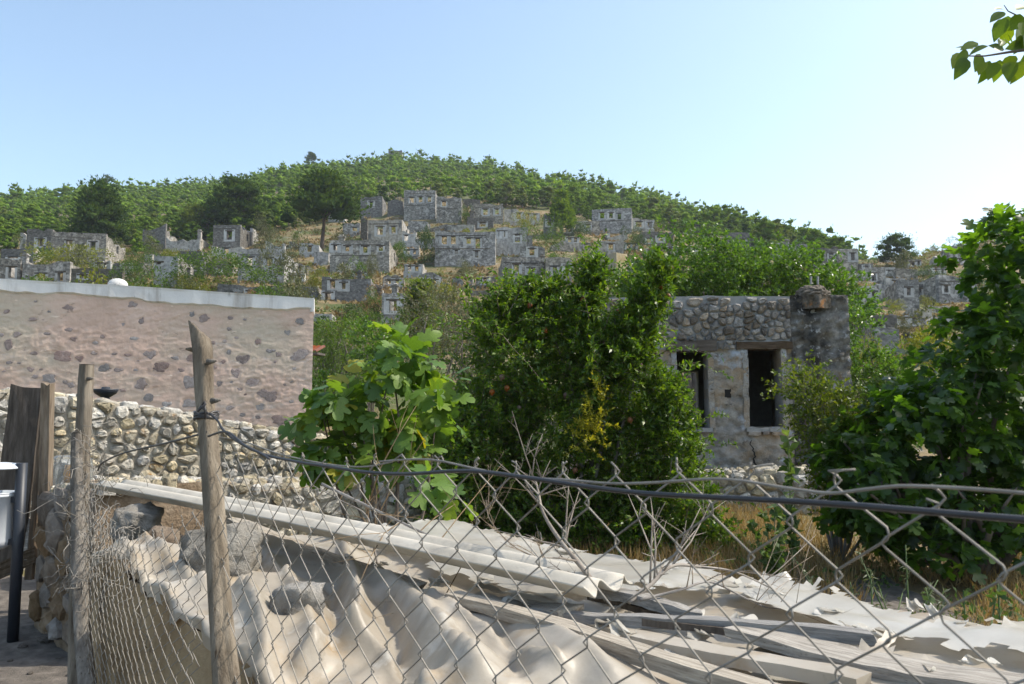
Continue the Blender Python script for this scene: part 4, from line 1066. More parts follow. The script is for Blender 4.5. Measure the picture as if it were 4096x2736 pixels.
# small tiled eave showing past the right end of the pink house
M_tile = rock_mat('red_roof_tile', [(0.13, 0.045, 0.028), (0.2, 0.075, 0.045)], scale=6, rough=0.85, bump=0.3, bscale=30, rnd=0.15)
er = empty('tiled_eave', P(318, 352, 19)); er.scale = (.6, .6, .6); er.rotation_euler = (0, 0, R(-8)); tag(er, 'red tiled eave peeping out past the right end of the pink house', 'roof')
for k in range(4):
    mb = MB(); pts = []
    for i in range(7):
        a = math.pi * i / 6; pts.append((k * .2 - .62 + .1 * math.cos(a), .05 * math.sin(a)))
    V = [(x, y, z + y * .3 * 0) for y in (-.35, .6) for x, z in pts]; V = [(x, y, z + (y + .35) * .3) for x, y, z in V]
    V += [(x, y, z - .025) for x, y, z in V]
    F = [(i, i + 1, 8 + i, 7 + i) for i in range(6)] + [(14 + i, 21 + i, 22 + i, 15 + i) for i in range(6)] + [(i, 14 + i, 15 + i, i + 1) for i in range(6)]
    mb.add(V, F); mb.build('tile', M_tile, er)
mb = MB(); mb.box((-.75, -.3, -.12), (.1, .55, -.035)); mb.build('rafter_board', M_oldwood, er)

# ---- stone house with two window openings
fh = Face(603, 13.3, 853, 12.9)
hr = fh.root('stone_house'); tag(hr, 'roofless-looking stone house with two tall black window openings and dark lintels', 'house')
M_hplaster = rock_mat('flaked_house_plaster', [(0.17, 0.155, 0.135), (0.30, 0.28, 0.25), (0.43, 0.41, 0.375)], scale=5, rough=0.95, bump=0.9, bscale=30, rnd=0, bdist=0.03,
                      layers=[((0.36, 0.27, 0.18), 1.2, 0.46, 0.64, (1, 1, 1.2), 4.0), ((0.44, 0.46, 0.49), 2.0, 0.56, 0.66, (1, 1, 1), 9.0), ((0.09, 0.075, 0.06), 5.0, 0.60, 0.70, (1, 1, 1.4), 30.0)])
M_hdark = rock_mat('lichen_blackened_plaster', [(0.11, 0.10, 0.088), (0.22, 0.205, 0.18), (0.36, 0.34, 0.31)], scale=7, rough=0.95, bump=1.0, bscale=30, rnd=0, bdist=0.03,
                   layers=[((0.26, 0.18, 0.09), 3.0, 0.60, 0.7, (1, 1, 1), 4.0), ((0.03, 0.028, 0.025), 1.3, 0.45, 0.62, (1, 1, 1), 12.0), ((0.40, 0.39, 0.38), 9.0, 0.58, 0.66, (1, 1, 1), 42.0)])
M_lintel = rock_mat('dark_lintel_beam', [(0.05, 0.035, 0.025), (0.10, 0.075, 0.055), (0.15, 0.12, 0.095)], scale=3, rough=0.85, bump=0.6, bscale=10, rnd=0.2, stretch=(1, 6, 6), bdist=0.02)
htop = px_top(fh, [(603, 297.5), (660, 296.5), (720, 296), (790, 296.5), (853, 297)])
def hrect(u0, v0, u1, v1):
    x0, z1 = fh.at(u0, v0); x1, z0 = fh.at(u1, v1); return (x0, x1, z0, z1)
LW = hrect(676, 350, 709.5, 428); RW = hrect(747.5, 348, 783.5, 427.5); SH = hrect(724, 389, 731, 397)
HB = 0.35
rg = random.Random(9)
V, F = wall_grid(fh.W, HB - .3, htop(1) - .03, .5, [LW, RW], rg, 0.0, cell=.5)
link('wall', mesh_py('wall', [(x, y + .06, z) for x, y, z in V], F), M_greymortar, hr)
bo = hrect(676, 356, 704, 428)
V, F = wall_grid(fh.W - .02, HB - .3, htop(1) - .05, .4, [(bo[0] + .2, bo[1] + .42, bo[2], bo[3] - .1)], rg, 0.0, cell=.5)
link('wall', mesh_py('wall', [(x + .01, y + 3.6, z) for x, y, z in V], F), M_greymortar, hr)
for x0 in (0.0, fh.W - .5):
    mb = MB(); mb.box((x0 + .003, .562, HB - .3), (x0 + .497, 3.595, htop(1) - .06)); mb.build('wall', M_hplaster, hr)
mb = MB(); mb.box((.2, .57, htop(1) - .3), (fh.W - .2, 3.59, htop(1) - .14)); mb.build('roof', M_greymortar, hr)
xs_split = hrect(790, 300, 800, 310)[0]; z_lint = hrect(700, 341, 701, 342)[3]
def house_skin(x0, x1, z0f, z1f, seed, amp, mat, holes):
    dx = .033; nx = int((x1 - x0) / dx); nz = int((z1f - z0f) / dx)
    X, Z = np.meshgrid(np.linspace(x0, x1, nx + 1), np.linspace(z0f, z1f, nz + 1), indexing='ij')
    p = np.stack([X.ravel() * 1.0, Z.ravel() * 1.5], 1)
    d = (fbm(p * 4.5, seed, 5, gain=.62) * .7 - np.abs(fbm(p * 7, seed + 7, 3)) * .6).reshape(X.shape)
    Yd = -amp * d + .0
    V = np.stack([X.ravel(), Yd.ravel(), Z.ravel()], 1)
    F = []
    for i in range(nx):
        for j in range(nz):
            cx, cz = (X[i, j] + X[i + 1, j + 1]) / 2, (Z[i, j] + Z[i + 1, j + 1]) / 2
            if any(a < cx < b and c < cz < e for a, b, c, e in holes): continue
            n1 = nz + 1; F.append((i * n1 + j, (i + 1) * n1 + j, (i + 1) * n1 + j + 1, i * n1 + j + 1))
    return link('plaster', mesh_np('plaster', V, np.array(F), False), mat, hr)
lowt = hrect(700, 349, 701, 350)[3]
house_skin(0.0, xs_split, HB - .3, lowt, 5, .05, M_hplaster, [LW, RW, SH])
house_skin(xs_split, fh.W, HB - .3, htop(1) - .01, 6, .06, M_hdark, [])
mb = MB(); mb.box((SH[0] - .01, .03, SH[2] - .01), (SH[1] + .01, .2, SH[3] + .01)); mb.build('putlog_hole', M_black, hr)  # black block painted as the dark inside of the small hole
lay_stones(hr, xs_split, lambda x: htop(x) - .02, z_lint - .0, 0.10, 1.4, 0.005, 0.05, M_housestone, rg, maxn=300, back=.09, drop=.25, smooth=False, shr=(1, 1, .95, .88), rnd2=True, jit=.36)
mt = slab(xs_split, z_lint, lambda x: htop(x), .012, .058, rg, step=.1, rough=.006); mt.build('mortar', M_greymortar, hr)
bz = hrect(700, 340, 701, 349.5)
mb = MB(); mb.box((0, -.0, lowt - .005), (fh.W * .995 * 0 + xs_split - .02, .055, z_lint + .002)); mb.build('mortar', M_greymortar, hr)
xa_, za_ = fh.at(717.5, 349.5); xb_, zb2_ = fh.at(735, 341); lay_stones(hr, xb_ - xa_, lambda x: zb2_ + .01, za_, .085, 1.3, .006, .045, M_housestone, rg, maxn=20, M=Matrix.Translation((xa_, -.005, 0)), drop=0)
for (u0, u1, v0, v1) in ((666, 716.5, 340, 350.5), (736, 792, 341, 348.5)):
    a, b, c, e = hrect(u0, v0, u1, v1); n = 10; mb = MB()
    V = []
    for i in range(n + 1):
        x = a + (b - a) * i / n
        w1, w2 = rg.uniform(-.012, .012), rg.uniform(-.02, .02)
        V += [(x, -.05 + w1, c + w2), (x, -.055 - w1, e - .02 + w1), (x, .12, e), (x, .5, e), (x, .5, c)]
    F = [(i * 5 + k, i * 5 + 5 + k, i * 5 + 5 + (k + 1) % 5, i * 5 + (k + 1) % 5) for i in range(n) for k in range(5)] + [(4, 3, 2, 1, 0), tuple(n * 5 + k for k in range(5))]
    mb.add(V, F); mb.build('lintel', M_lintel, hr)
for (x0, x1, z0, z1) in (LW, RW):
    for xe, s in ((x0, -1), (x1, 1)):
        mb = MB(); q = 8
        for k in range(q):
            za, zb_ = z0 + (z1 - z0) * k / q, z0 + (z1 - z0) * (k + 1) / q
            d = rg.uniform(-.012, .012)
            mb.box((min(xe, xe + s * .09) + d, -.012 + rg.uniform(-.01, .01), za), (max(xe, xe + s * .09) + d, .565, zb_ + .001))
        mb.build('jamb', M_hplaster, hr)
    mb = MB(); n = 7
    for k in range(n):
        xa = x0 - .05 + (x1 - x0 + .1) * k / n
        mb.box((xa, -.045 + rg.uniform(-.015, .01), z0 - .07), (xa + (x1 - x0 + .1) / n + .001, .56, z0 + rg.uniform(-.012, .004)))
    mb.build('sill', M_greymortar, hr)
# crack under the right window: a flat black strip, the shade inside the joint painted on
x0, z0 = fh.at(750, 440); x1, z1 = fh.at(756, 469); mb = MB(); n = 14; V = []; F = []
for i in range(n + 1):
    t = i / n; xx = x0 + (x1 - x0) * t + rg.uniform(-.025, .025); w = .006 + .016 * t
    zz = z0 + (z1 - z0) * t
    V += [(xx - w, -.045, zz), (xx + w, -.045, zz)]
F = [(2 * i, 2 * i + 1, 2 * i + 3, 2 * i + 2) for i in range(n)]
mb.add(V, F); mb.build('crack', M_black, hr)
# stones under the right window sill
xa, za = fh.at(748, 436); xb, zb_ = fh.at(784, 429)
lay_m = Matrix.Translation((xa, -.02, 0)); lay_stones(hr, xb - xa, lambda x: zb_ - .02, za, .12, 1.3, .012, .04, M_housestone, rg, maxn=30, M=lay_m)
# domed stone oven chimney on the right corner
dc = P(812.5, 297, 13.15); dr = empty('stone_dome_chimney', dc); tag(dr, 'weathered beehive dome of stones on the right corner of the stone house', 'chimney')
def dome():
    n, m = 110, 40; V = []; F = []
    for j in range(m + 1):
        a = j / m * math.pi / 2
        for i in range(n):
            t = 6.2832 * i / n
            r = math.cos(a) ** .8 * .31; z = math.sin(a) * .23
            V.append((r * math.cos(t), r * math.sin(t), z))
    V = np.array(V); q = V * np.array([14, 14, 30]); d = 1 + .09 * fbm(q, 3, 4) - .10 * np.abs(fbm(V * np.array([9, 9, 22]), 13, 2))
    V = V * d[:, None]; V[:n, 2] = -.2; V[:, 2] -= .03
    for j in range(m):
        for i in range(n): F.append((j * n + i, j * n + (i + 1) % n, (j + 1) * n + (i + 1) % n, (j + 1) * n + i))
    link('dome', mesh_np('dome', V, np.array(F), False), rock_mat('dome_rubble', [(0.06, 0.05, 0.04), (0.14, 0.12, 0.095), (0.26, 0.22, 0.18)], scale=12, bump=1.0, bscale=24, rnd=0, bdist=.04,
         layers=[((0.34, 0.16, 0.06), 5, .6, .7, (1, 1, 1), 3.0)]), dr)
dome()
for dx in (-.02, .1):
    mb = MB(); mb.tube([(dx, 0, .22), (dx + .005, 0, .36)], .018, 6); mb.build('pipe', M_greymortar, dr)
# annex: warm pinkish wall fragment left of the house
fa = Face(570, 14.6, 612, 14.0); ar = fa.root('wall_fragment'); tag(ar, 'warm pinkish rough wall fragment half hidden at the left of the stone house', 'wall')
M_annex = rock_mat('warm_rough_plaster', [(0.36, 0.25, 0.19), (0.46, 0.35, 0.28), (0.54, 0.45, 0.38)], scale=6, bump=.9, bscale=30, rnd=0, bdist=.03)
at_ = px_top(fa, [(570, 330), (580, 318), (596, 312), (612, 304)])
V, F = plaster_face(fa.W, 0.3, at_, [], .04, .03, 41); link('plaster', mesh_np('plaster', V, F), M_annex, ar)
slab(fa.W, .3, at_, .0, .5, rg, inset=.02).build('wall', M_annex, ar)

# ---- retaining wall below the house
fr = Face(655, 12.4, 960, 11.6); t_r = px_top(fr, [(655, 476), (700, 473), (760, 470.5), (850, 470), (960, 472)])
r = fr.root('retaining_wall'); tag(r, 'shaded rubble retaining wall with a pale stony top below the stone house', 'wall')
slab(fr.W, -.1, t_r, 0, .75, rs, inset=.03).build('mortar', M_mortar, r)
lay_stones(r, fr.W, t_r, -.05, .15, 1.35, .012, .06, M_stone, rs, maxn=180)
cap_stones(r, fr.W, t_r, 0, .6, .11, 1.2, rs, M_stone, 200)

# ------------------------------------------------------------------ garden trees and shrubs
M_twig = rock_mat('grey_brown_twig', [(0.10, 0.075, 0.055), (0.2, 0.16, 0.125)], scale=12, rough=0.9, bump=0.3, bscale=60, rnd=0.1)
M_figbark = rock_mat('grey_fig_bark', [(0.12, 0.10, 0.085), (0.24, 0.21, 0.185)], scale=8, rough=0.9, bump=0.4, bscale=40, rnd=0.1)
M_pom = leaf_mat('pomegranate_leaf', [(0.039, 0.088, 0.010), (0.069, 0.134, 0.016), (0.113, 0.184, 0.019), (0.154, 0.210, 0.021)], trans=0.4, tcol=(1.9, 2.0, 0.5), rough=0.4, spec=0.5)
M_pomyel = leaf_mat('yellowing_leaf', [(0.22, 0.24, 0.02), (0.34, 0.33, 0.03), (0.42, 0.38, 0.04)], trans=0.45, tcol=(1.4, 1.3, 0.5), rough=0.4)
M_orch = leaf_mat('orchard_leaf', [(0.048, 0.102, 0.017), (0.078, 0.150, 0.024), (0.120, 0.204, 0.036)], trans=0.42, tcol=(1.8, 1.9, 0.5), rough=0.3, spec=0.55)
M_olive = leaf_mat('grey_olive_leaf', [(0.075, 0.09, 0.05), (0.11, 0.125, 0.07), (0.16, 0.17, 0.10)], trans=0.25, tcol=(1.4, 1.4, 0.8), rough=0.5)
M_pepper = leaf_mat('pepper_tree_leaf', [(0.06, 0.11, 0.016), (0.09, 0.15, 0.022), (0.12, 0.18, 0.03)], trans=0.45, tcol=(1.8, 1.8, 0.5), rough=0.5)
M_fig = leaf_mat('fig_leaf', [(0.069, 0.137, 0.030), (0.095, 0.178, 0.036), (0.130, 0.218, 0.041), (0.178, 0.260, 0.041)], trans=0.42, tcol=(1.9, 1.8, 0.45), rough=0.42, spec=0.4)
M_figyel = leaf_mat('yellow_fig_leaf', [(0.22, 0.23, 0.03), (0.30, 0.29, 0.035)], trans=0.45, tcol=(1.5, 1.35, 0.4), rough=0.45)
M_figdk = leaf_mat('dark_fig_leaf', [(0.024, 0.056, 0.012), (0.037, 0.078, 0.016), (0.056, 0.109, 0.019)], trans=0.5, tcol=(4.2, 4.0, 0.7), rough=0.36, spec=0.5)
M_shrubyel = leaf_mat('yellow_green_leaf', [(0.07, 0.115, 0.014), (0.10, 0.15, 0.018), (0.15, 0.18, 0.026)], trans=0.42, tcol=(1.7, 1.6, 0.5), rough=0.45)

def ell_px(lst, Y, rdepth=None):
    """(u, v, ru, rv[, dY[, ry]]) in the picture at distance Y -> ellipsoids in metres"""
    out = []
    for e in lst:
        u, v, ru, rv = e[:4]; yy = Y + (e[4] if len(e) > 4 else 0); c = P(u, v, yy); k = yy / FX
        out.append((np.array(c), np.array([ru * k, e[5] if len(e) > 5 else (rdepth or (ru + rv) / 2 * k), rv * k])))
    return out
def twig_crown(ells, n_twigs, per, leaf, wid, rng, base=None, tl=(0.25, 0.6), droop=-0.1, up=0.35, inner=0.5, twr=0.0035, weights=None, spread=0.9, zmin=0.05):
    w = np.array([(r[0] * r[1] + r[1] * r[2] + r[0] * r[2]) for c, r in ells]) if weights is None else np.array(weights); w = w / w.sum()
    Ls, Ds, TV, TF = [], [], [], []; vo = 0
    for k in range(n_twigs):
        c, r = ells[rng.choice(len(ells), p=w)]
        d = rand_dirs(1, rng)[0]; s = c + d * r * rng.uniform(inner, 0.98)
        if s[2] < zmin: s[2] = zmin + rng.uniform(0, .2)
        out = d * np.array([1, 1, 1]) + rng.normal(size=3) * 0.45 + np.array([0, 0, up]); out /= np.linalg.norm(out)
        L = rng.uniform(*tl); m = 5
        t = np.linspace(0, 1, m)[:, None]
        pts = s + out * L * t + np.array([0, 0, droop]) * L * t ** 2 + np.cumsum(rng.normal(size=(m, 3)) * L * .03, axis=0)
        tt = np.sort(rng.uniform(0.05, 1, per)); idx = np.clip((tt * (m - 1)).astype(int), 0, m - 2); f = (tt * (m - 1) - idx)[:, None]
        pos = pts[idx] * (1 - f) + pts[idx + 1] * f
        dirv = pts[idx + 1] - pts[idx]; dirv /= np.linalg.norm(dirv, axis=1)[:, None] + 1e-9
        Ls.append(pos); Ds.append(dirv * .6 + rand_dirs(per, rng) * spread)
        side = np.cross(out, [0.3, 0.1, 1.0]); side /= np.linalg.norm(side) + 1e-9; s2 = np.cross(out, side)
        tri = np.concatenate([[pts[i] + (side * math.cos(a) + s2 * math.sin(a)) * twr * (1 - .7 * i / (m - 1)) for a in (0, 2.09, 4.19)] for i in range(m)])
        TV.append(tri)
        for i in range(m - 1):
            for q in range(3): TF.append((vo + i * 3 + q, vo + i * 3 + (q + 1) % 3, vo + (i + 1) * 3 + (q + 1) % 3, vo + (i + 1) * 3 + q))
        vo += 3 * m
    V, F = leaf_quads(np.vstack(Ls), leaf, wid, np.vstack(Ds), rng, up=0.6)
    return V, F, np.vstack(TV), np.array(TF)
def limb_mesh(base, ends, r0, rng, bend=0.12, seg=6, tip=0.15):
    mb = MB()
    for e in ends:
        b = Vector(base) + Vector((rng.uniform(-.05, .05), rng.uniform(-.05, .05), 0)); e = Vector(e); d = e - b; pts = []
        off = Vector((rng.uniform(-1, 1), rng.uniform(-1, 1), rng.uniform(0, .6))) * d.length * bend
        for i in range(seg + 1):
            t = i / seg; pts.append(b + d * t + off * math.sin(t * math.pi) + Vector((rng.uniform(-1, 1), rng.uniform(-1, 1), 0)) * d.length * .012)
        mb.tube(pts, [r0 * (1 - (1 - tip) * i / seg) for i in range(seg + 1)], 7)
    return mb
def leafy_tree(name, label, cat, base, ells, n_twigs, per, leaf, wid, mat, seed, r0=0.05, n_limbs=9, twmat=None, **kw):
    rng = np.random.default_rng(seed); rr = random.Random(seed)
    b = Vector(base); b.z = hz(b.x, b.y) - .05
    root = empty(name, b); tag(root, label, cat)
    V, F, TV, TF = twig_crown(ells, n_twigs, per, leaf, wid, rng, **kw)
    off = np.array(b)
    link('crown', mesh_np('crown', V - off, F), mat, root)
    tag(link('twigs', mesh_np('twigs', TV - off, TF), twmat or M_twig, root), kind='stuff')
    ends = []
    for k in range(n_limbs):
        c, r = ells[k % len(ells)]; d = rand_dirs(1, rng)[0]
        ends.append(Vector(c + d * r * .45) - b)
    limb_mesh((0, 0, 0), ends, r0, rr).build('trunk', M_figbark, root, True)
    return root

# pomegranate thicket in the centre
pom = leafy_tree('pomegranate_tree', 'glossy dark green pomegranate thicket filling the centre in front of the stone house', 'tree', P(580, 560, 9.2),
    ell_px([(560, 440, 72, 78), (515, 358, 34, 46), (488, 445, 36, 58), (458, 450, 20, 50), (628, 460, 42, 66), (590, 530, 120, 48), (475, 515, 45, 40), (545, 318, 24, 18, 0, .4), (600, 370, 36, 38, -.2),
            (585, 300, 8, 30, -.3, .15), (592, 268, 5, 16, -.3, .1), (632, 352, 16, 30, -.4, .35), (645, 312, 6, 34, -.5, .12), (657, 275, 4, 22, -.5, .08), (655, 420, 20, 28, -.4, .4), (680, 500, 24, 50, -.3, .5), (705, 545, 30, 20, -.3, .4)], 9.2, 0.85),
    5200, 21, 0.066, 0.027, M_pom, 501, r0=0.03, n_limbs=18, tl=(.16, .42), droop=-.1, up=.5, inner=.35, zmin=.0)
rng = np.random.default_rng(3)
V, F, TV, TF = twig_crown(ell_px([(593, 420, 6, 24, -1.0, .12), (587, 440, 10, 14, -1.0, .15), (600, 400, 4, 18, -1.0, .08)], 9.2), 60, 16, .05, .02, rng, tl=(.12, .25), up=.8)
off = np.array(pom.location); link('yellow_shoot', mesh_np('yellow_shoot', V - off, F), M_pomyel, pom)
V, F, TV, TF = twig_crown(ell_px([(500, 335, 30, 30), (530, 320, 30, 20), (590, 330, 30, 40), (640, 350, 24, 40), (680, 430, 16, 50, -.4), (670, 500, 24, 40, -.5), (560, 350, 50, 30), (470, 420, 20, 50), (480, 380, 20, 30)], 9.0, .6), 130, 44, .06, .025, rng, tl=(.55, 1.0), up=1.0, droop=-.45, inner=.7, twr=.006)
link('spray', mesh_np('spray', V - off, F), M_pom, pom); tag(link('twigs', mesh_np('twigs', TV - off, TF), M_twig, pom), kind='stuff')
V, F, TV, TF = twig_crown(ell_px([(586, 338, 18, 34, -.3, .25), (589, 305, 11, 28, -.3, .16), (596, 280, 6, 18, -.3, .08), (630, 350, 22, 32, -.5, .28), (641, 322, 11, 30, -.5, .16), (652, 294, 7, 26, -.5, .1), (662, 272, 4, 16, -.5, .06), (665, 395, 18, 26, -.5, .2), (672, 440, 20, 40, -.5, .25), (520, 300, 26, 16, 0, .3), (548, 296, 20, 14, 0, .25), (495, 325, 22, 24, 0, .3), (614, 345, 30, 30, 0, .35), (562, 325, 36, 24, 0, .35)], 9.0), 1650, 20, .062, .026, rng, tl=(.1, .26), up=.9, inner=.3, weights=[3, 2.4, 1.4, 3, 2.4, 1.8, 1, 2.2, 3, 2.4, 2, 2.6, 3.6, 3.6])
link('spray', mesh_np('spray', V - off, F), M_pom, pom); tag(link('twigs', mesh_np('twigs', TV - off, TF), M_twig, pom), kind='stuff')
M_fruit = rock_mat('pomegranate_skin', [(0.15, 0.075, 0.03), (0.2, 0.075, 0.04), (0.22, 0.15, 0.05)], scale=12, rough=0.45, bump=.1, rnd=.2, spec=.4)
fm = MB(); fm.lathe([(0.0, -.042), (.02, -.038), (.036, -.02), (.042, .0), (.036, .022), (.018, .038), (.012, .042), (.016, .056), (.012, .057), (.0, .046)], sides=12)
FRUIT = mesh_py('fruit', fm.V, fm.F, True); FRUIT.materials.append(M_fruit)
for (u, v) in [(507, 388), (502, 377), (519, 408), (512, 417), (492, 392), (583, 300), (618, 312), (640, 365), (655, 352), (594, 356), (605, 342), (668, 296), (660, 286), (652, 322), (671, 268), (530, 305), (566, 395), (545, 330), (612, 372), (630, 420), (575, 470), (700, 520), (655, 545), (690, 500)]:
    o = link('fruit', FRUIT, None, pom); p = P(u, v, 8.5 + rs.uniform(-.1, .25)); o.location = p - pom.location; o.rotation_euler = (math.pi + rs.uniform(-.5, .5), rs.uniform(-.5, .5), rs.uniform(0, 6)); o.scale = (.75,) * 3

# orchard trees right behind the stone house
leafy_tree('orchard_tree', 'bright leafy orchard tree rising behind the stone house roof, left and taller one', 'tree', P(690, 330, 22.5),
    ell_px([(690, 268, 44, 32), (655, 290, 34, 22), (722, 278, 32, 30), (690, 300, 70, 18), (640, 300, 24, 14)], 22.5, 1.5), 900, 24, .13, .06, M_orch, 511, r0=.12, tl=(.4, .9))
leafy_tree('orchard_tree', 'bright leafy orchard tree right behind the dome on the stone house', 'tree', P(785, 330, 23),
    ell_px([(775, 275, 34, 24), (805, 282, 28, 22), (750, 290, 30, 20), (825, 298, 20, 16), (845, 312, 12, 14)], 23, 1.4), 700, 24, .13, .06, M_orch, 512, r0=.12, tl=(.4, .9))
leafy_tree('weeping_tree', 'weeping feathery pepper tree just right of the pink house', 'tree', P(338, 400, 24),
    ell_px([(335, 338, 22, 22), (352, 345, 20, 24), (322, 355, 14, 30), (345, 370, 26, 24)], 24, .9), 620, 26, .11, .025, M_pepper, 513, r0=.1, tl=(.6, 1.3), droop=-1.4, up=.2, spread=.5)
leafy_tree('olive_tree', 'sparse grey-green olive tree with thin upright trunks behind the fig', 'tree', P(438, 400, 19),
    ell_px([(440, 318, 34, 24), (462, 340, 30, 30), (420, 335, 20, 28), (450, 370, 40, 22), (475, 325, 22, 22)], 19, .9), 520, 20, .08, .022, M_olive, 514, r0=.05, tl=(.3, .8), n_limbs=12)
leafy_tree('green_bush', 'small-leaved green bush against the right corner of the stone house', 'bush', P(868, 420, 15.5),
    ell_px([(868, 372, 20, 22), (852, 395, 16, 26), (890, 395, 22, 22), (862, 330, 6, 22)], 15.5, .5), 330, 18, .09, .045, M_orch, 515, r0=.03, tl=(.2, .5))
leafy_tree('hedge_bush', 'pale green hedge bush between the weeping tree and the fig', 'bush', P(372, 400, 21),
    ell_px([(368, 345, 16, 26), (378, 370, 18, 26), (330, 395, 30, 16)], 21, .7), 300, 18, .1, .05, M_orch, 516, r0=.03, tl=(.2, .5))
leafy_tree('yellow_green_shrub', 'fine yellow-green shrub reaching left from the right fig tree', 'bush', P(835, 520, 8.2),
    ell_px([(838, 424, 22, 20), (812, 402, 9, 10), (852, 452, 30, 30), (870, 490, 34, 30), (802, 388, 5, 6)], 8.2, .45), 900, 20, .05, .026, M_shrubyel, 517, r0=.02, tl=(.2, .45))

# ---- fig leaves: five-lobed blades
def fig_leaf(seed):
    r = random.Random(seed)
    half = [(0.12, -.05), (0.30, -.01), (0.44, .11), (0.46, .23), (0.37, .32), (0.25, .37), (0.35, .46), (0.48, .56), (0.52, .67), (0.45, .76), (0.31, .73), (0.20, .67), (0.25, .79), (0.22, .91), (0.12, .99)]
    half = [(x * r.uniform(.93, 1.07), y + r.uniform(-.015, .015)) for x, y in half]
    dr, fo = r.uniform(.1, .4), r.uniform(-.05, .28)
    def z(x, y): return -dr * y * y + fo * abs(x) * .8 - .25 * x * x + .03 * math.sin(9 * x + 7 * y + seed)
    V = [(0, 0), (0, .36), (0, .66), (0, 1.0)]; n = len(half)
    V += half + [(-x, y) for x, y in half]
    V = [(x, y, z(x, y)) for x, y in V]
    F = []
    for s in (0, 1):
        o = 4 + s * n
        fs = [(0, o, o + 1, o + 2, o + 3), (0, o + 3, o + 4, o + 5, 1), (1, o + 5, o + 6, o + 7, o + 8), (1, o + 8, o + 9, o + 10, o + 11, 2), (2, o + 11, o + 12, o + 13, o + 14, 3)]
        F += fs if s == 0 else [f[::-1] for f in fs]
    # stalk
    k = len(V); V += [(-.012, 0, .0), (.012, 0, 0), (.008, -.32, .05), (-.008, -.32, .05)]; F.append((k, k + 1, k + 2, k + 3))
    return V, F
FIGL = [fig_leaf(k) for k in range(6)]
FIGM = [mesh_py('leaf', V, F, True) for V, F in FIGL]
for m in FIGM: m.materials.append(M_fig)
def leaf_matrix(p, out, size, rng, droop=0.35, up=0.8):
    """blade lies open to the light, tip outwards and a little down"""
    d = Vector(out) + Vector(rng.normal(size=3)) * .35; d.z -= droop; d.normalize()
    n = Vector((0, 0, up)) + Vector(out) * .55 + Vector(rng.normal(size=3)) * .4
    n = (n - d * n.dot(d)).normalized(); x = d.cross(n)
    M = Matrix((x, d, n)).transposed().to_4x4()
    return Matrix.Translation(p) @ M @ Matrix.Scale(size, 4)
def fig_tree(label, base, ells, n, nparts, size, mat, ymat, yfrac, seed, r0, cat='tree', name='fig_tree', inner=.35, n_limbs=12, droop=.35):
    rng = np.random.default_rng(seed); rr = random.Random(seed)
    b = Vector(base); b.z = hz(b.x, b.y) - .05
    root = empty(name, b); tag(root, label, cat)
    w = np.array([np.prod(r) ** .8 for c, r in ells]); w /= w.sum()
    items = []; clusters = []
    while len(items) < n:
        c, r = ells[rng.choice(len(ells), p=w)]
        d = rand_dirs(1, rng)[0]; p = c + d * r * rng.uniform(inner, 1.0) ** .7
        if p[2] < .25: continue
        clusters.append(p)
        for q in range(int(rng.integers(3, 7))):
            o = d * .7 + rand_dirs(1, rng)[0] * .8; items.append((p + o * size * .45, o))
    def facing(it): return (it[0][1])
    scr = [(it[0][0] / it[0][1] * FX + 512, it) for it in items]
    vis = [it for u, it in scr if -20 < u < 1044]; hid = [it for u, it in scr if not (-20 < u < 1044)]
    vis.sort(key=lambda it: it[0][1])
    rest = MB()
    for i, (p, o) in enumerate(vis + hid):
        sz = size * rng.uniform(.6, 1.2); M = leaf_matrix(Vector(p) - b, o, sz, rng, droop); k = int(rng.integers(6))
        if i < nparts:
            lf = link('leaf', FIGM[k], None, root); lf.matrix_local = M
            lf.material_slots[0].link = 'OBJECT'; lf.material_slots[0].material = ymat if rng.uniform() < yfrac else mat
        else:
            V, F = FIGL[k]; rest.add([M @ Vector(v) for v in V], F)
    if rest.V: tag(rest.build('foliage', mat, root, True), kind='stuff')
    ends = [Vector(clusters[k]) - b for k in rng.choice(len(clusters), min(n_limbs, len(clusters)), replace=False)]
    limb_mesh((0, 0, 0), ends, r0, rr, bend=.1).build('trunk', M_figbark, root, True)
    return root
fig_tree('young fig tree with big pale lobed leaves behind the wire fence, left of the thicket', P(392, 545, 6.0),
    ell_px([(385, 405, 44, 40), (395, 362, 34, 20), (345, 395, 30, 16), (325, 418, 24, 14), (330, 445, 26, 24), (430, 410, 26, 26), (420, 440, 34, 18), (372, 455, 40, 24), (400, 345, 14, 10), (440, 385, 14, 12)], 6.0, .36), 520, 300, .155, M_fig, M_figyel, .06, 601, .022, inner=.3)
fig_tree('low fig shoot with three pale leaves in front of the dark thicket', P(440, 545, 5.0), ell_px([(430, 492, 16, 14), (446, 500, 12, 12)], 5.0, .12), 12, 12, .16, M_fig, M_figyel, 0, 602, .008, cat='plant', name='fig_shoot')
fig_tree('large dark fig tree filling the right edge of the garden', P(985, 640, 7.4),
    ell_px([(1010, 300, 34, 46), (985, 340, 40, 40), (1035, 260, 30, 50), (950, 375, 42, 32), (915, 400, 32, 22), (880, 425, 34, 24), (865, 455, 28, 26), (930, 440, 60, 50), (1000, 420, 60, 70), (900, 495, 50, 34), (970, 500, 70, 50), (1040, 400, 40, 110), (1040, 520, 40, 60), (860, 500, 22, 30), (1000, 560, 60, 36), (930, 545, 50, 26), (1000, 250, 26, 34), (1020, 225, 20, 28), (850, 470, 24, 30), (905, 560, 48, 18), (965, 570, 50, 18), (855, 520, 22, 22), (1010, 580, 40, 16)], 7.4, .7), 6000, 300, .115, M_figdk, M_fig, .12, 603, .05, inner=.3, n_limbs=26)

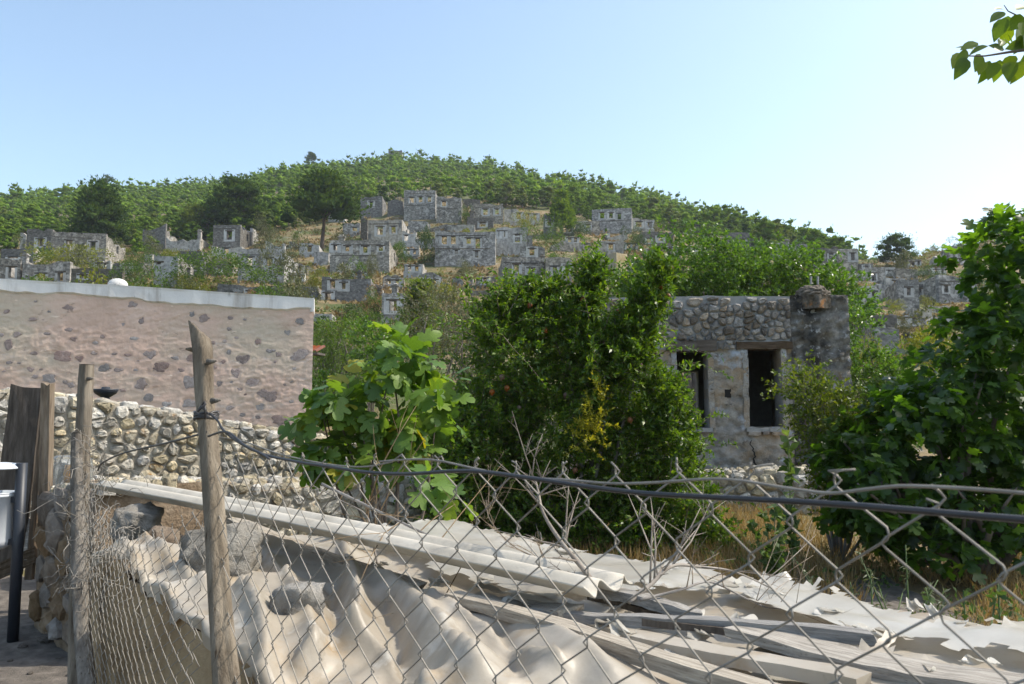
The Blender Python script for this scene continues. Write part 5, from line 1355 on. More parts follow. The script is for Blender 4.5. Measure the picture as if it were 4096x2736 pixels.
# ---- branch hanging in at the top right
def ovate(seed):
    r = random.Random(seed); ys = [0, .15, .35, .6, .82, 1.0]; ws = [.02, .22, .30, .26, .13, 0.0]
    V = []; F = []; dr = r.uniform(0, .25); fo = r.uniform(.1, .35)
    for y, w in zip(ys, ws): V += [(-w, y, fo * w - dr * y * y), (0, y, -dr * y * y), (w, y, fo * w - dr * y * y)]
    for i in range(5):
        a = i * 3; F += [(a, a + 1, a + 4, a + 3), (a + 1, a + 2, a + 5, a + 4)]
    return mesh_py('leaf', V, F, True)
OV = [ovate(k) for k in range(4)]
M_ov = leaf_mat('mulberry_leaf', [(0.062, 0.112, 0.015), (0.094, 0.156, 0.020), (0.138, 0.200, 0.025)], trans=0.5, tcol=(2.0, 1.9, 0.4), rough=0.4)
for m in OV: m.materials.append(M_ov)
br = empty('overhanging_branch', P(1060, 30, 3.6)); tag(br, 'leafy branch tip hanging into the sky at the top right corner', 'branch')
mb = MB(); o = Vector(br.location)
b1 = [P(u, v, 3.6) - o for u, v in [(1900, -10), (1500, 0), (1250, 22), (1090, 40), (1040, 48), (1010, 52), (985, 56), (968, 56), (958, 57)]]
mb.tube(b1, [.05, .035, .02, .012, .009, .006, .004, .003, .002], 6)
b2 = [P(u, v, 3.55) - o for u, v in [(1250, 20), (1090, 20), (1045, 24), (1020, 17), (1008, 11), (1004, 5)]]
mb.tube(b2, [.018, .010, .007, .004, .003, .002], 6); mb.build('twig', M_twig, br, True)
for k, (u, v, ang, ln) in enumerate([(968, 52, 215, 14), (963, 53, 232, 20), (966, 58, 240, 20), (978, 43, 200, 16), (988, 46, 195, 16), (985, 62, 240, 14), (990, 61, 250, 20), (997, 62, 240, 18), (1000, 60, 262, 18), (1004, 50, 165, 14), (1010, 62, 250, 20),
        (1018, 62, 255, 18), (1024, 60, 250, 20), (1013, 50, 140, 14), (1022, 44, 200, 16), (1004, 12, 215, 16), (1006, 18, 240, 20), (1008, 16, 255, 16), (1010, 26, 255, 18), (1003, 9, 190, 10), (1016, 10, 30, 14), (1020, 30, 245, 18), (1024, 36, 240, 18), (1022, 22, 260, 14), (1030, 20, 200, 18), (1012, 44, 120, 10), (1030, 50, 250, 20), (980, 54, 250, 18), (974, 50, 150, 14), (1016, 56, 225, 18), (1000, 46, 60, 12), (1020, 14, 240, 16), (1012, 20, 215, 16), (1028, 30, 250, 20), (1040, 44, 240, 20), (1050, 20, 250, 20), (1060, 40, 60, 18), (1075, 38, 250, 20), (1095, 34, 100, 20), (1110, 36, 260, 20), (1130, 30, 70, 20), (1150, 26, 250, 20), (1180, 26, 110, 20), (1200, 20, 250, 20)]):
    p = P(u, v, 3.6 + rs.uniform(-.12, .12)); a = R(ang); d = Vector((math.cos(a), rs.uniform(-.4, .4), math.sin(a))).normalized()
    n = Vector((rs.uniform(-.5, .5), -.7, rs.uniform(0, .9))); n = (n - d * n.dot(d)).normalized(); x = d.cross(n)
    lf = link('leaf', OV[k % 4], None, br); lf.matrix_local = Matrix.Translation(p - o) @ Matrix((x, d, n)).transposed().to_4x4() @ Matrix.Scale(ln * 3.6 / FX * 1.25, 4)

# ---- garden floor: dry grass, weeds
M_straw = leaf_mat('dry_garden_grass', [(0.2, 0.135, 0.055), (0.30, 0.215, 0.09), (0.40, 0.31, 0.16)], trans=0.35, tcol=(1.2, 1.05, 0.6), rough=0.7)
M_weed = leaf_mat('weed_leaf', [(0.05, 0.09, 0.025), (0.08, 0.13, 0.04), (0.12, 0.17, 0.06)], trans=0.4, tcol=(1.6, 1.6, 0.6), rough=0.5)
def garden_grass():
    rng = np.random.default_rng(14); n = 26000
    x = rng.uniform(0.2, 6.0, n); y = rng.uniform(2.6, 12.0, n)
    ok = (x / y > 0.02) & (fbm(np.stack([x, y], 1) * .9, 51, 3) > -0.35)
    x, y = x[ok], y[ok]
    C = np.stack([x, y, height(x, y) - .01], 1); D = rng.normal(size=C.shape) * .45 + np.array([0, 0, 1.0])
    V, F = leaf_quads(C, .26, .009, D, rng)
    tag(link('dry_garden_grass', mesh_np('dry_garden_grass', V, F), M_straw), 'dry golden grass on the garden floor beyond the shed', 'grass', kind='stuff')
    n = 6000; x = rng.uniform(0.6, 4.5, n); y = rng.uniform(3.0, 9.5, n); ok = fbm(np.stack([x, y], 1) * 1.3, 57, 3) > .1; x, y = x[ok], y[ok]
    C = np.stack([x, y, height(x, y) + rng.uniform(0, .16, len(x))], 1); D = rng.normal(size=C.shape) + np.array([0, 0, .6])
    V, F = leaf_quads(C, .06, .035, D, rng)
    tag(link('ground_weeds', mesh_np('ground_weeds', V, F), M_weed), 'low green weeds among the dry grass', 'weeds', kind='stuff')
garden_grass()
def stem_plant(label, u, vb, vt, Y, n, leaf, wid, mat, seed, stems=3, name='weed_plant', spread=.12):
    rng = np.random.default_rng(seed); b = P(u, vb, Y); b.z = hz(b.x, b.y); top = P(u, vt, Y).z - b.z
    root = empty(name, b); tag(root, label, 'plant'); mb = MB(); C = []; D = []
    for s in range(stems):
        a = rng.uniform(0, 6.28); h = top * rng.uniform(.7, 1.0) if s else top; e = Vector((math.cos(a), math.sin(a), 0)) * spread * h * (0 if s == 0 else 1)
        pts = [Vector((0, 0, 0)), Vector((e.x * .3, e.y * .3, h * .45)), Vector((e.x, e.y, h))]
        mb.tube(pts, [.008, .006, .003], 5)
        for q in range(n):
            t = rng.uniform(.25, 1); p = pts[0].lerp(pts[1], t * 2) if t < .5 else pts[1].lerp(pts[2], t * 2 - 1)
            C.append(tuple(p)); D.append(rand_dirs(1, rng)[0] + np.array([0, 0, .25]))
    mb.build('stem', M_weed, root, True)
    V, F = leaf_quads(np.array(C), leaf, wid, np.array(D), rng, up=1.0); link('leaves', mesh_np('leaves', V, F), mat, root)
stem_plant('tall leafy mallow stem standing before the stone house', 792, 560, 436, 7.0, 46, .10, .08, M_weed, 31, stems=2, spread=.05)
stem_plant('branching green weed below the retaining wall', 776, 570, 505, 6.6, 60, .07, .055, M_weed, 32, stems=5, spread=.35)
stem_plant('grey-green woody seedling in the dry grass under the right fig', 908, 600, 545, 4.2, 60, .05, .012, M_olive, 33, stems=7, spread=.3)
stem_plant('low grey weed in the dry grass near the shed edge', 872, 605, 570, 4.0, 30, .03, .02, M_olive, 34, stems=6, spread=.5)
stem_plant('dark leafy weed behind the shed roof at the right', 965, 622, 590, 3.4, 36, .04, .03, M_weed, 35, stems=5, spread=.6)
stem_plant('leafy weed at the right end of the shed roof', 1000, 625, 585, 3.3, 36, .04, .03, M_weed, 36, stems=5, spread=.5)

# ------------------------------------------------------------------ shed with a plastic-covered roof behind the fence
F0 = Vector((.345, .73, 0)); E1 = Vector((-.654, .757, 0)); E2 = Vector((.757, .654, 0))
def FP(s, w, z): 
    p = F0 + E1 * s + E2 * w; return Vector((p.x, p.y, z))
def fence_at(u, v, w=0.0):
    """pixel -> (s, z) on the vertical plane of the fence, w metres behind it"""
    a, b = ray(u, v); o = F0 + E2 * w
    Y = o.dot(E2) / (a * E2.x + E2.y); p = Vector((a * Y, Y, 0))
    return (p - o).dot(E1), CZ + b * Y
def sheet_mat(name, cols, trans=.3, rough=.38, layers=()):
    m = rock_mat(name, cols, scale=2.2, rough=rough, bump=.25, bscale=18, rnd=0, bdist=.01, spec=.4, layers=layers)
    nt = m.node_tree; b = nt.nodes['Principled BSDF']; tr = nt.nodes.new('ShaderNodeBsdfTranslucent'); ms = nt.nodes.new('ShaderNodeMixShader'); ms.inputs[0].default_value = trans
    nt.links.new(b.inputs['Base Color'].links[0].from_socket, tr.inputs['Color'])
    nt.links.new(b.outputs[0], ms.inputs[1]); nt.links.new(tr.outputs[0], ms.inputs[2]); nt.links.new(ms.outputs[0], nt.nodes['Material Output'].inputs['Surface'])
    return m
M_sheet = sheet_mat('old_plastic_sheet', [(0.36, 0.305, 0.23), (0.46, 0.405, 0.325), (0.55, 0.50, 0.425)], layers=[((0.42, 0.30, 0.17), 3.4, .54, .70, (1, 1, 1), 4.0), ((0.55, 0.51, 0.44), 6.0, .58, .66, (1, 1, 1), 24.0), ((0.26, 0.22, 0.16), 9, .62, .74, (1, 1, 1), 14.0)])
M_sheetw = sheet_mat('white_plastic_sheet', [(0.42, 0.385, 0.32), (0.53, 0.50, 0.435), (0.62, 0.60, 0.55)], trans=.35, rough=.3, layers=[((0.52, 0.40, 0.24), 3.0, .66, .78, (1, 1, 1), 4.0)])
M_grey = rock_mat('weathered_plank', [(0.17, 0.15, 0.125), (0.30, 0.27, 0.23), (0.42, 0.385, 0.33)], scale=7, rough=.9, bump=.9, bscale=10, rnd=.22, stretch=(1, 14, 14), bdist=.006, layers=[((0.07, 0.058, 0.045), 3.0, .60, .68, (1, 12, 12), 5.0)])
M_brown = rock_mat('dark_brown_plank', [(0.055, 0.042, 0.033), (0.10, 0.08, 0.062), (0.16, 0.13, 0.105)], scale=4, rough=.9, bump=.6, bscale=14, rnd=.2, stretch=(9, 9, 1), bdist=.006)
M_panel = rock_mat('tan_hessian_panel', [(0.24, 0.16, 0.085), (0.36, 0.255, 0.145), (0.44, 0.33, 0.2)], scale=5, rough=.95, bump=.8, bscale=16, rnd=0, bdist=.02, layers=[((0.12, 0.075, 0.04), 7, .58, .68, (1, 1, .6), 7.0), ((0.5, 0.44, 0.34), 3, .62, .72, (1, 1, 1), 17.0)])
M_corr = rock_mat('asbestos_cement_sheet', [(0.33, 0.30, 0.25), (0.45, 0.415, 0.35), (0.54, 0.50, 0.43)], scale=5, rough=.9, bump=.5, bscale=70, rnd=0, bdist=.004, layers=[((0.2, 0.16, 0.11), 3, .62, .74, (1, 1, 1), 9.0)])
M_rough = rock_mat('rough_grey_concrete', [(0.17, 0.155, 0.13), (0.30, 0.275, 0.235), (0.42, 0.39, 0.34)], scale=9, rough=.95, bump=1.0, bscale=40, rnd=.1, bdist=.03)
M_rough2 = rock_mat('rough_tan_concrete', [(0.22, 0.185, 0.13), (0.36, 0.31, 0.235), (0.46, 0.41, 0.33)], scale=9, rough=.95, bump=1.0, bscale=40, rnd=.1, bdist=.03)

shed = empty('lean_to_shed', FP(0, .1, 0)); tag(shed, 'low shed with a torn whitish plastic roof behind the wire fence', 'shed')
so = Vector(shed.location)
def sw(u, v, z=.93):
    q = Pz(u, v, z) - F0; q.z = 0; return (q.dot(E1), q.dot(E2))
FOLDS = [(h, g, [sw(*q) for q in pl]) for h, g, pl in [(.07, .03, [(345, 558), (352, 590), (360, 615), (354, 645)]), (.075, .06, [(374, 584), (410, 612), (446, 652), (475, 695)]), (.05, .05, [(480, 612), (540, 642), (610, 695)]),
         (.06, .035, [(246, 548), (290, 562), (332, 572)]), (.06, .03, [(240, 604), (262, 642), (268, 695)]), (.05, .025, [(300, 664), (340, 642), (384, 652), (424, 695)]), (-.06, .04, [(384, 604), (398, 642), (404, 695)]), (-.05, .035, [(330, 590), (338, 620), (330, 650)]),
         (.045, .03, [(140, 560), (170, 584), (206, 606)]), (.04, .025, [(118, 566), (150, 604), (180, 640)]), (-.04, .03, [(500, 640), (520, 690)]), (.035, .02, [(420, 600), (470, 640), (560, 690)]), (.04, .022, [(262, 570), (300, 600), (316, 660)])]]
def roof_z(s, w):
    zn = .905 + .085 * np.clip((s - 1.85) / 1.45, -.9, 1.0)
    z = zn + (.955 - zn) * np.clip(w / .7, 0, 1)
    p = np.stack([s, w], -1).reshape(-1, 2)
    n = fbm(p * np.array([1.4, 3.0]), 5, 3).reshape(s.shape) * .02
    # folds running down the near slope, with sharp creases
    nr = np.clip((.80 - w) / .25, .12, 1)
    wob = fbm(p * 1.3, 8, 2)[:, None] * np.array([.55, .2])
    a1 = np.abs(fbm(p * np.array([2.4, .7]) + p[:, ::-1] * np.array([.8, 0]) + wob, 61, 2)).reshape(s.shape)
    a2 = np.abs(fbm(p * np.array([6.5, 2.2]) + p[:, ::-1] * np.array([-1.5, .6]) + wob * 2, 62, 2)).reshape(s.shape)
    a3 = np.abs(fbm(p * np.array([15., 11.]) + wob * 4, 63, 2)).reshape(s.shape)
    f = (.085 * a1 + .030 * a2 + .009 * a3 - .045) * nr
    for (h_, sg, pl) in FOLDS:                  # the big pulled folds
        best = np.full(len(p), 9.0)
        for (x0, y0), (x1, y1) in zip(pl[:-1], pl[1:]):
            dx, dy = x1 - x0, y1 - y0; t = np.clip(((p[:, 0] - x0) * dx + (p[:, 1] - y0) * dy) / (dx * dx + dy * dy), 0, 1)
            best = np.minimum(best, np.hypot(p[:, 0] - x0 - t * dx, p[:, 1] - y0 - t * dy))
        f = f + (h_ * np.exp(-(best / sg) ** 1.4)).reshape(s.shape)
    cr = fbm(p * np.array([5.0, 8.0]), 15, 3).reshape(s.shape) * .007
    return z + n + f + cr
def sheet(name, s0, s1, w0, w1, lift, mat, seed, tear=.06, hang=0.0, ds=.022, parent=shed, curl=.02, hole=None, edges=(1, 1, 1, 1)):
    """piece of torn sheet following the roof; ragged edges, curled up along them"""
    ns, nw = int((s1 - s0) / ds), int((w1 - w0) / ds)
    s, w = np.meshgrid(np.linspace(s0, s1, ns + 1), np.linspace(w0, w1, nw + 1), indexing='ij')
    p = np.stack([s.ravel(), w.ravel()], 1)
    e = np.minimum.reduce([np.where(edges[0], s - s0, 9), np.where(edges[1], s1 - s, 9), np.where(edges[2], w - w0, 9), np.where(edges[3], w1 - w, 9)])
    tn = (np.abs(fbm(p * 6.0, seed, 4, gain=.6)) * tear * 1.3 + np.abs(fbm(p * 1.3, seed + 3, 2)) * tear).reshape(s.shape)
    z = roof_z(s, w) + lift + fbm(p * 3.0, seed + 5, 3).reshape(s.shape) * .012
    cu = np.clip(1 - (e - tn) / .07, 0, 1) ** 2 * curl * (fbm(p * 3.1, seed + 6, 2).reshape(s.shape) + .25)
    z = z + np.maximum(cu, -lift * .5)
    keep = e > tn
    if hole is not None: keep &= ~hole(s, w)
    V = np.array([tuple(F0 + E1 * float(a) + E2 * float(b) - so) for a, b in p]); V[:, 2] = z.ravel()
    if hang:
        pass
    ii, jj = np.meshgrid(np.arange(ns), np.arange(nw), indexing='ij'); n1 = nw + 1
    k = keep[:-1, :-1] & keep[1:, :-1] & keep[1:, 1:] & keep[:-1, 1:]
    F = np.stack([ii * n1 + jj, ii * n1 + jj + 1, (ii + 1) * n1 + jj + 1, (ii + 1) * n1 + jj], -1)[k]
    used = np.unique(F); mp = -np.ones(len(V), int); mp[used] = np.arange(len(used))
    return link(name, mesh_np(name, V[used], mp[F], True), mat, parent)
# the roof base: two sheets, then torn top layers
sheet('plastic_sheet', -1.6, 3.35, .70, 1.95, -.02, M_sheet, 101, tear=.05, edges=(0, 0, 0, 1))
sheet('plastic_sheet', 1.15, 3.35, 1.0, 1.90, .03, M_sheetw, 102, tear=.12)
sheet('plastic_sheet', -1.6, 1.4, 1.25, 1.95, .03, M_sheetw, 103, tear=.12, curl=.03)
sheet('plastic_sheet', -1.2, .9, .98, 1.4, .018, M_sheet, 104, tear=.10, curl=.025)
sheet('plastic_sheet', -.2, 1.9, .80, 1.2, .012, M_sheetw, 105, tear=.12, curl=.025)
sheet('plastic_sheet', -1.4, .2, .75, 1.05, .03, M_sheetw, 106, tear=.10, curl=.03)
# the near slope draped down to the fence, with its hanging hem
def drape():
    ds = .014; s0, s1 = -1.6, 3.36; ws = list(np.linspace(.78, .115, 56)); hang = list(np.linspace(.0, .13, 7))[1:]
    ns = int((s1 - s0) / ds); sv = np.linspace(s0, s1, ns + 1); nw = len(ws) + len(hang)
    V = np.zeros((ns + 1, nw, 3)); hem = .02 + .07 * np.abs(fbm(np.stack([sv * 2.9, sv * 0], 1), 33, 4)) + np.where(sv < 1.8, .1, 0)
    S, W = np.meshgrid(sv, ws, indexing='ij'); Z = roof_z(S, W)
    for j in range(len(ws)):
        V[:, j, 0] = F0.x + E1.x * sv + E2.x * ws[j]; V[:, j, 1] = F0.y + E1.y * sv + E2.y * ws[j]; V[:, j, 2] = Z[:, j] + .012
    for j, h in enumerate(hang):
        q = len(ws) + j; t = (j + 1) / len(hang); wv = ws[-1] - .015 - .012 * np.sin(sv * 14 + 3 * np.sin(sv * 3))
        V[:, q, 0] = F0.x + E1.x * sv + E2.x * wv; V[:, q, 1] = F0.y + E1.y * sv + E2.y * wv; V[:, q, 2] = Z[:, -1] + .012 - hem * t
    V = V.reshape(-1, 3) - np.array([so.x, so.y, 0]); ii, jj = np.meshgrid(np.arange(ns), np.arange(nw - 1), indexing='ij')
    F = np.stack([ii * nw + jj, (ii + 1) * nw + jj, (ii + 1) * nw + jj + 1, ii * nw + jj + 1], -1).reshape(-1, 4)
    link('plastic_sheet', mesh_np('plastic_sheet', V, F, True), M_sheet, shed)
drape()
# side panel facing the fence and the far walls
def panel():
    n, m = 150, 44; V = []; sv = np.linspace(-1.6, 3.34, n + 1)
    zt = roof_z(sv, np.full(n + 1, .13)) - .02
    X, T = np.meshgrid(sv, np.linspace(0, 1, m + 1), indexing='ij'); Z = T * zt[:, None]
    d = fbm(np.stack([X.ravel() * 5, Z.ravel() * 3.2], 1), 44, 4).reshape(X.shape) * .014
    W = .10 + d
    V = np.stack([F0.x + E1.x * X + E2.x * W - so.x, F0.y + E1.y * X + E2.y * W - so.y, Z - so.z], -1).reshape(-1, 3)
    ii, jj = np.meshgrid(np.arange(n), np.arange(m), indexing='ij'); n1 = m + 1
    F = np.stack([ii * n1 + jj, ii * n1 + jj + 1, (ii + 1) * n1 + jj + 1, (ii + 1) * n1 + jj], -1).reshape(-1, 4)
    link('side_panel', mesh_np('side_panel', V, F, True), M_panel, shed)
panel()
RM = Matrix((tuple(E1), tuple(E2), (0, 0, 1))).transposed().to_4x4()
def in_fence(lo, hi, name, mat, parent=shed, jit=.004):
    mb = MB(); mb.box(lo, hi, Matrix.Translation(F0 - so) @ RM, jit=jit, rng=rs); return mb.build(name, mat, parent)
in_fence((-1.58, 1.78, 0), (3.3, 1.82, .90), 'side_panel', M_brown)
in_fence((3.30, .14, 0), (3.34, 1.778, .90), 'end_panel', M_brown)
in_fence((-1.62, .14, 0), (-1.582, 1.778, .90), 'end_panel', M_brown)
for s in (-1.2, 0.0, 1.2, 2.4, 3.2): in_fence((s, .2, .84), (s + .05, 1.76, .90), 'rafter', M_brown)

# boards lying on the roof (loose: each its own thing)
def board(label, pa, pb, w, h, mat, z, roll=0.0, name='plank', taper=1.0, seed=0, warp=.014):
    """pa, pb pixels of the near top edge ends; lies at height z"""
    A = Pz(*pa, z + h); B = Pz(*pb, z + h); L = (B - A).length
    d = (B - A).normalized(); n = Vector((-d.y, d.x, 0)).normalized()
    if n.y < 0: n = -n
    up = n.cross(d); up = up if up.z > 0 else -up
    r = random.Random(seed); k = 14; V = []; F = []
    for i in range(k + 1):
        t = i / k; ww = w * (1 + (taper - 1) * t) * r.uniform(.97, 1.03); b = r.uniform(-.004, .004); bz = warp * math.sin(t * 3.1 + seed)
        for (y, zz) in ((0, -h), (0, 0), (ww, roll * ww), (ww, roll * ww - h)):
            V.append((L * t + (r.uniform(-.03, .02) if i in (0, k) else 0), y + b + .012 * math.sin(t * 5 + seed), zz + bz + r.uniform(-.0025, .0025)))
    for i in range(k):
        for q in range(4): F.append((i * 4 + q, i * 4 + 4 + q, i * 4 + 4 + (q + 1) % 4, i * 4 + (q + 1) % 4))
    F += [(3, 2, 1, 0), tuple(k * 4 + q for q in range(4))]
    o = link(name, mesh_py(name, V, F), mat); o.matrix_world = Matrix.Translation(A) @ Matrix((d, n, up)).transposed().to_4x4()
    return tag(o, label, 'plank')
board('weathered grey beam lying along the near eave of the plastic roof', (443, 598), (790, 690), .055, .036, M_grey, .968, seed=1)
board('pair of thin grey boards ending left of centre under the corrugated sheet', (224, 521), (406, 581), .075, .03, M_grey, .975, seed=2)
board('lower thin board under the left grey board', (236, 530), (380, 578), .05, .022, M_brown, .955, seed=3)
board('short pale plank poking out beyond the end of the near beam', (486, 597), (560, 616), .12, .02, M_grey, .985, seed=4)
board('long straight batten crossing the roof behind the near beam', (528, 606), (880, 640), .045, .03, M_grey, .985, seed=5)
board('thin dark batten just in front of the long straight batten', (530, 614), (800, 640), .03, .02, M_brown, .975, seed=6)
board('batten running from under the corrugated sheet to the right', (588, 592), (700, 610), .05, .03, M_grey, 1.0, seed=7)
board('dark slat beside the corrugated sheet end', (592, 600), (690, 613), .03, .02, M_brown, .985, seed=8)
board('broad pale board at the lower right above a dark gap', (733, 632), (1030, 690), .13, .025, M_grey, .985, seed=9)
board('plastic-wrapped pale beam behind the near beam', (562, 612), (860, 684), .07, .03, M_sheet, .965, seed=10, name='wrapped_beam')
# corrugated sheet
def corrugated():
    A = P(82, 484, 4.25); B = Pz(583, 592, 1.075); d = B - A; L = d.length; dn = d.normalized(); n = Vector((-dn.y, dn.x, 0)).normalized()
    if n.y < 0: n = -n
    up = dn.cross(n); up = up if up.z > 0 else -up
    nl, nw = 60, 84; Wd = .31; V = []
    t = np.linspace(0, 1, nl + 1); w = np.linspace(0, Wd, nw + 1)
    rr_ = np.random.default_rng(6)
    for side in (0, 1):
        for i in t:
            cut = .0
            for x in w:
                zz = .018 * math.cos(2 * math.pi * x / .125 + .6) + .012 * math.sin(i * 3.0) - side * .007 - .04 * x
                e = .012 * math.sin(x * 40) * (1 if i > .99 else 0)
                V.append(A + dn * (L * i + e) + n * x + up * zz - A)
    F = []; n1 = nw + 1; o = (nl + 1) * n1
    for i in range(nl):
        for j in range(nw):
            F.append((i * n1 + j, (i + 1) * n1 + j, (i + 1) * n1 + j + 1, i * n1 + j + 1)); F.append((o + i * n1 + j, o + i * n1 + j + 1, o + (i + 1) * n1 + j + 1, o + (i + 1) * n1 + j))
    for j in range(nw):
        F.append((j, j + 1, o + j + 1, o + j)); F.append((nl * n1 + j, o + nl * n1 + j, o + nl * n1 + j + 1, nl * n1 + j + 1))
    for i in range(nl):
        F.append((i * n1, o + i * n1, o + (i + 1) * n1, (i + 1) * n1)); F.append((i * n1 + nw, (i + 1) * n1 + nw, o + (i + 1) * n1 + nw, o + i * n1 + nw))
    ob = link('corrugated_sheet', mesh_py('corrugated_sheet', V, F, True), M_corr); ob.location = A
    tag(ob, 'long beige corrugated sheet lying across the shed roof', 'roof sheet')
corrugated()
# torn flakes of plastic standing up from the roof
def flake(label, u, v, wpx, hpx, z, seed):
    p = Pz(u, v, z); k = p.y / FX; r = random.Random(seed); n = 9; V = []; F = []
    W, H = wpx * k, min(hpx, 18) * k * .6; a0 = r.uniform(-.7, .7); d = Vector((math.cos(a0), math.sin(a0), 0)); nn = Vector((-d.y, d.x, 0)); lean = r.choice((-1, 1)) * r.uniform(.6, 1.6); cur = r.uniform(.4, 1.6)
    for j in range(n + 1):
        t = j / n
        for i in range(n + 1):
            s = i / n - .5; jag = 1 + (.10 * math.sin(i * 1.3 + seed) + r.uniform(-.07, .07)) * t
            wt = 1 - .55 * t ** 1.5
            bend = cur * t
            V.append(d * (W * s * wt) + nn * (H * lean * t * t + .25 * W * s * s * 3 + .02 * math.sin(7 * s + 5 * t)) + Vector((0, 0, H * t * jag * (1 - .25 * abs(s)) - .01)))
    for j in range(n):
        for i in range(n): F.append((j * (n + 1) + i, j * (n + 1) + i + 1, (j + 1) * (n + 1) + i + 1, (j + 1) * (n + 1) + i))
    o = link('torn_flap', mesh_py('torn_flap', V, F, True), M_sheetw, shed); o.location = p - so
for k, (u, v, w, h) in enumerate([(545, 566, 40, 24), (560, 572, 26, 30), (730, 590, 34, 30), (752, 590, 24, 16), (782, 600, 46, 38), (602, 625, 24, 26), (620, 632, 22, 20), (690, 620, 24, 18), (740, 625, 40, 20), (700, 635, 30, 14), (770, 642, 40, 16), (880, 640, 34, 16), (915, 607, 18, 14),
        (935, 615, 14, 22), (958, 625, 20, 16), (905, 690, 26, 34), (930, 672, 26, 18), (850, 625, 40, 10), (980, 660, 40, 12), (640, 600, 26, 10), (565, 552, 40, 8), (660, 570, 60, 8), (830, 612, 40, 12), (480, 600, 30, 8), (440, 582, 24, 10), (385, 563, 14, 8), (480, 578, 30, 6)]):
    flake('', u, v, w, h, .985, 700 + k)

# rough blocks weighing the sheet down
def rough_block(name, label, c, size, rz, mat, seed, box=.55, cat='stone', amp=.16):
    rng = np.random.default_rng(seed); n = 26; V = []; F = []
    for j in range(n + 1):
        for i in range(2 * n):
            a, b = math.pi * j / n, math.pi * i / n
            V.append((math.sin(a) * math.cos(b), math.sin(a) * math.sin(b), math.cos(a)))
    V = np.array(V); m = np.max(np.abs(V), axis=1)[:, None]; V = V * (1 - box) + V / m * box * .86
    for q in range(7):                        # knock off corners with flat planes
        d = rand_dirs(1, rng)[0]; h = rng.uniform(.68, .95); s = V @ d; V = V - np.outer(np.maximum(s - h, 0), d)
    V = V * (1 + amp * fbm(V * 2.2 + seed, seed, 5, gain=.55))[:, None]
    V = V * np.array(size) / 2
    for j in range(n):
        for i in range(2 * n): F.append((j * 2 * n + i, (j + 1) * 2 * n + i, (j + 1) * 2 * n + (i + 1) % (2 * n), j * 2 * n + (i + 1) % (2 * n)))
    o = link(name, mesh_np(name, V, np.array(F), True), mat); o.location = c; o.rotation_euler = (rng.uniform(-.1, .1), rng.uniform(-.1, .1), rz)
    return tag(o, label, cat)
p = Pz(214, 592, .93); rough_block('concrete_block', 'large pitted grey concrete block behind the fence post', (p.x, p.y + .09, 1.05), (.31, .26, .24), .3, M_rough, 11, cat='block')
p = Pz(292, 652, .87); rough_block('concrete_block', 'smaller tan concrete block lying on the plastic right of the fence post', (p.x, p.y + .06, .985), (.185, .17, .17), -.35, M_rough2, 12, cat='block')
p = Pz(160, 556, .96); rough_block('brown_stone', 'brown stone tucked under the left end of the corrugated sheet', (p.x, p.y + .05, 1.02), (.16, .16, .14), .8, rock_mat('brown_stone', [(0.11, 0.085, 0.065), (0.2, 0.155, 0.115), (0.3, 0.25, 0.19)], scale=9, bump=.9, bscale=30, rnd=0), 13)
p = Pz(128, 540, .98); rough_block('grey_rock', 'dark grey rock at the left corner of the shed roof', (p.x, p.y + .1, 1.05), (.24, .24, .2), .2, M_rough, 14)
# rolled flap of plastic beside the tan block
def roll(label, pts, rad, seed):
    mb = MB(); r = random.Random(seed); mb.tube(pts, [rad * r.uniform(.75, 1.2) for _ in pts], 12, wob=.12, rng=r)
    mb.build('sheet_roll', M_sheet, shed, True)
roll('', [Pz(u, v, .90) - so for u, v in [(268, 684), (290, 672), (315, 655), (345, 635), (362, 622)]], .022, 4)
roll('', [Pz(u, v, .93) - so for u, v in [(345, 560), (352, 590), (362, 612), (352, 640)]], .012, 5)

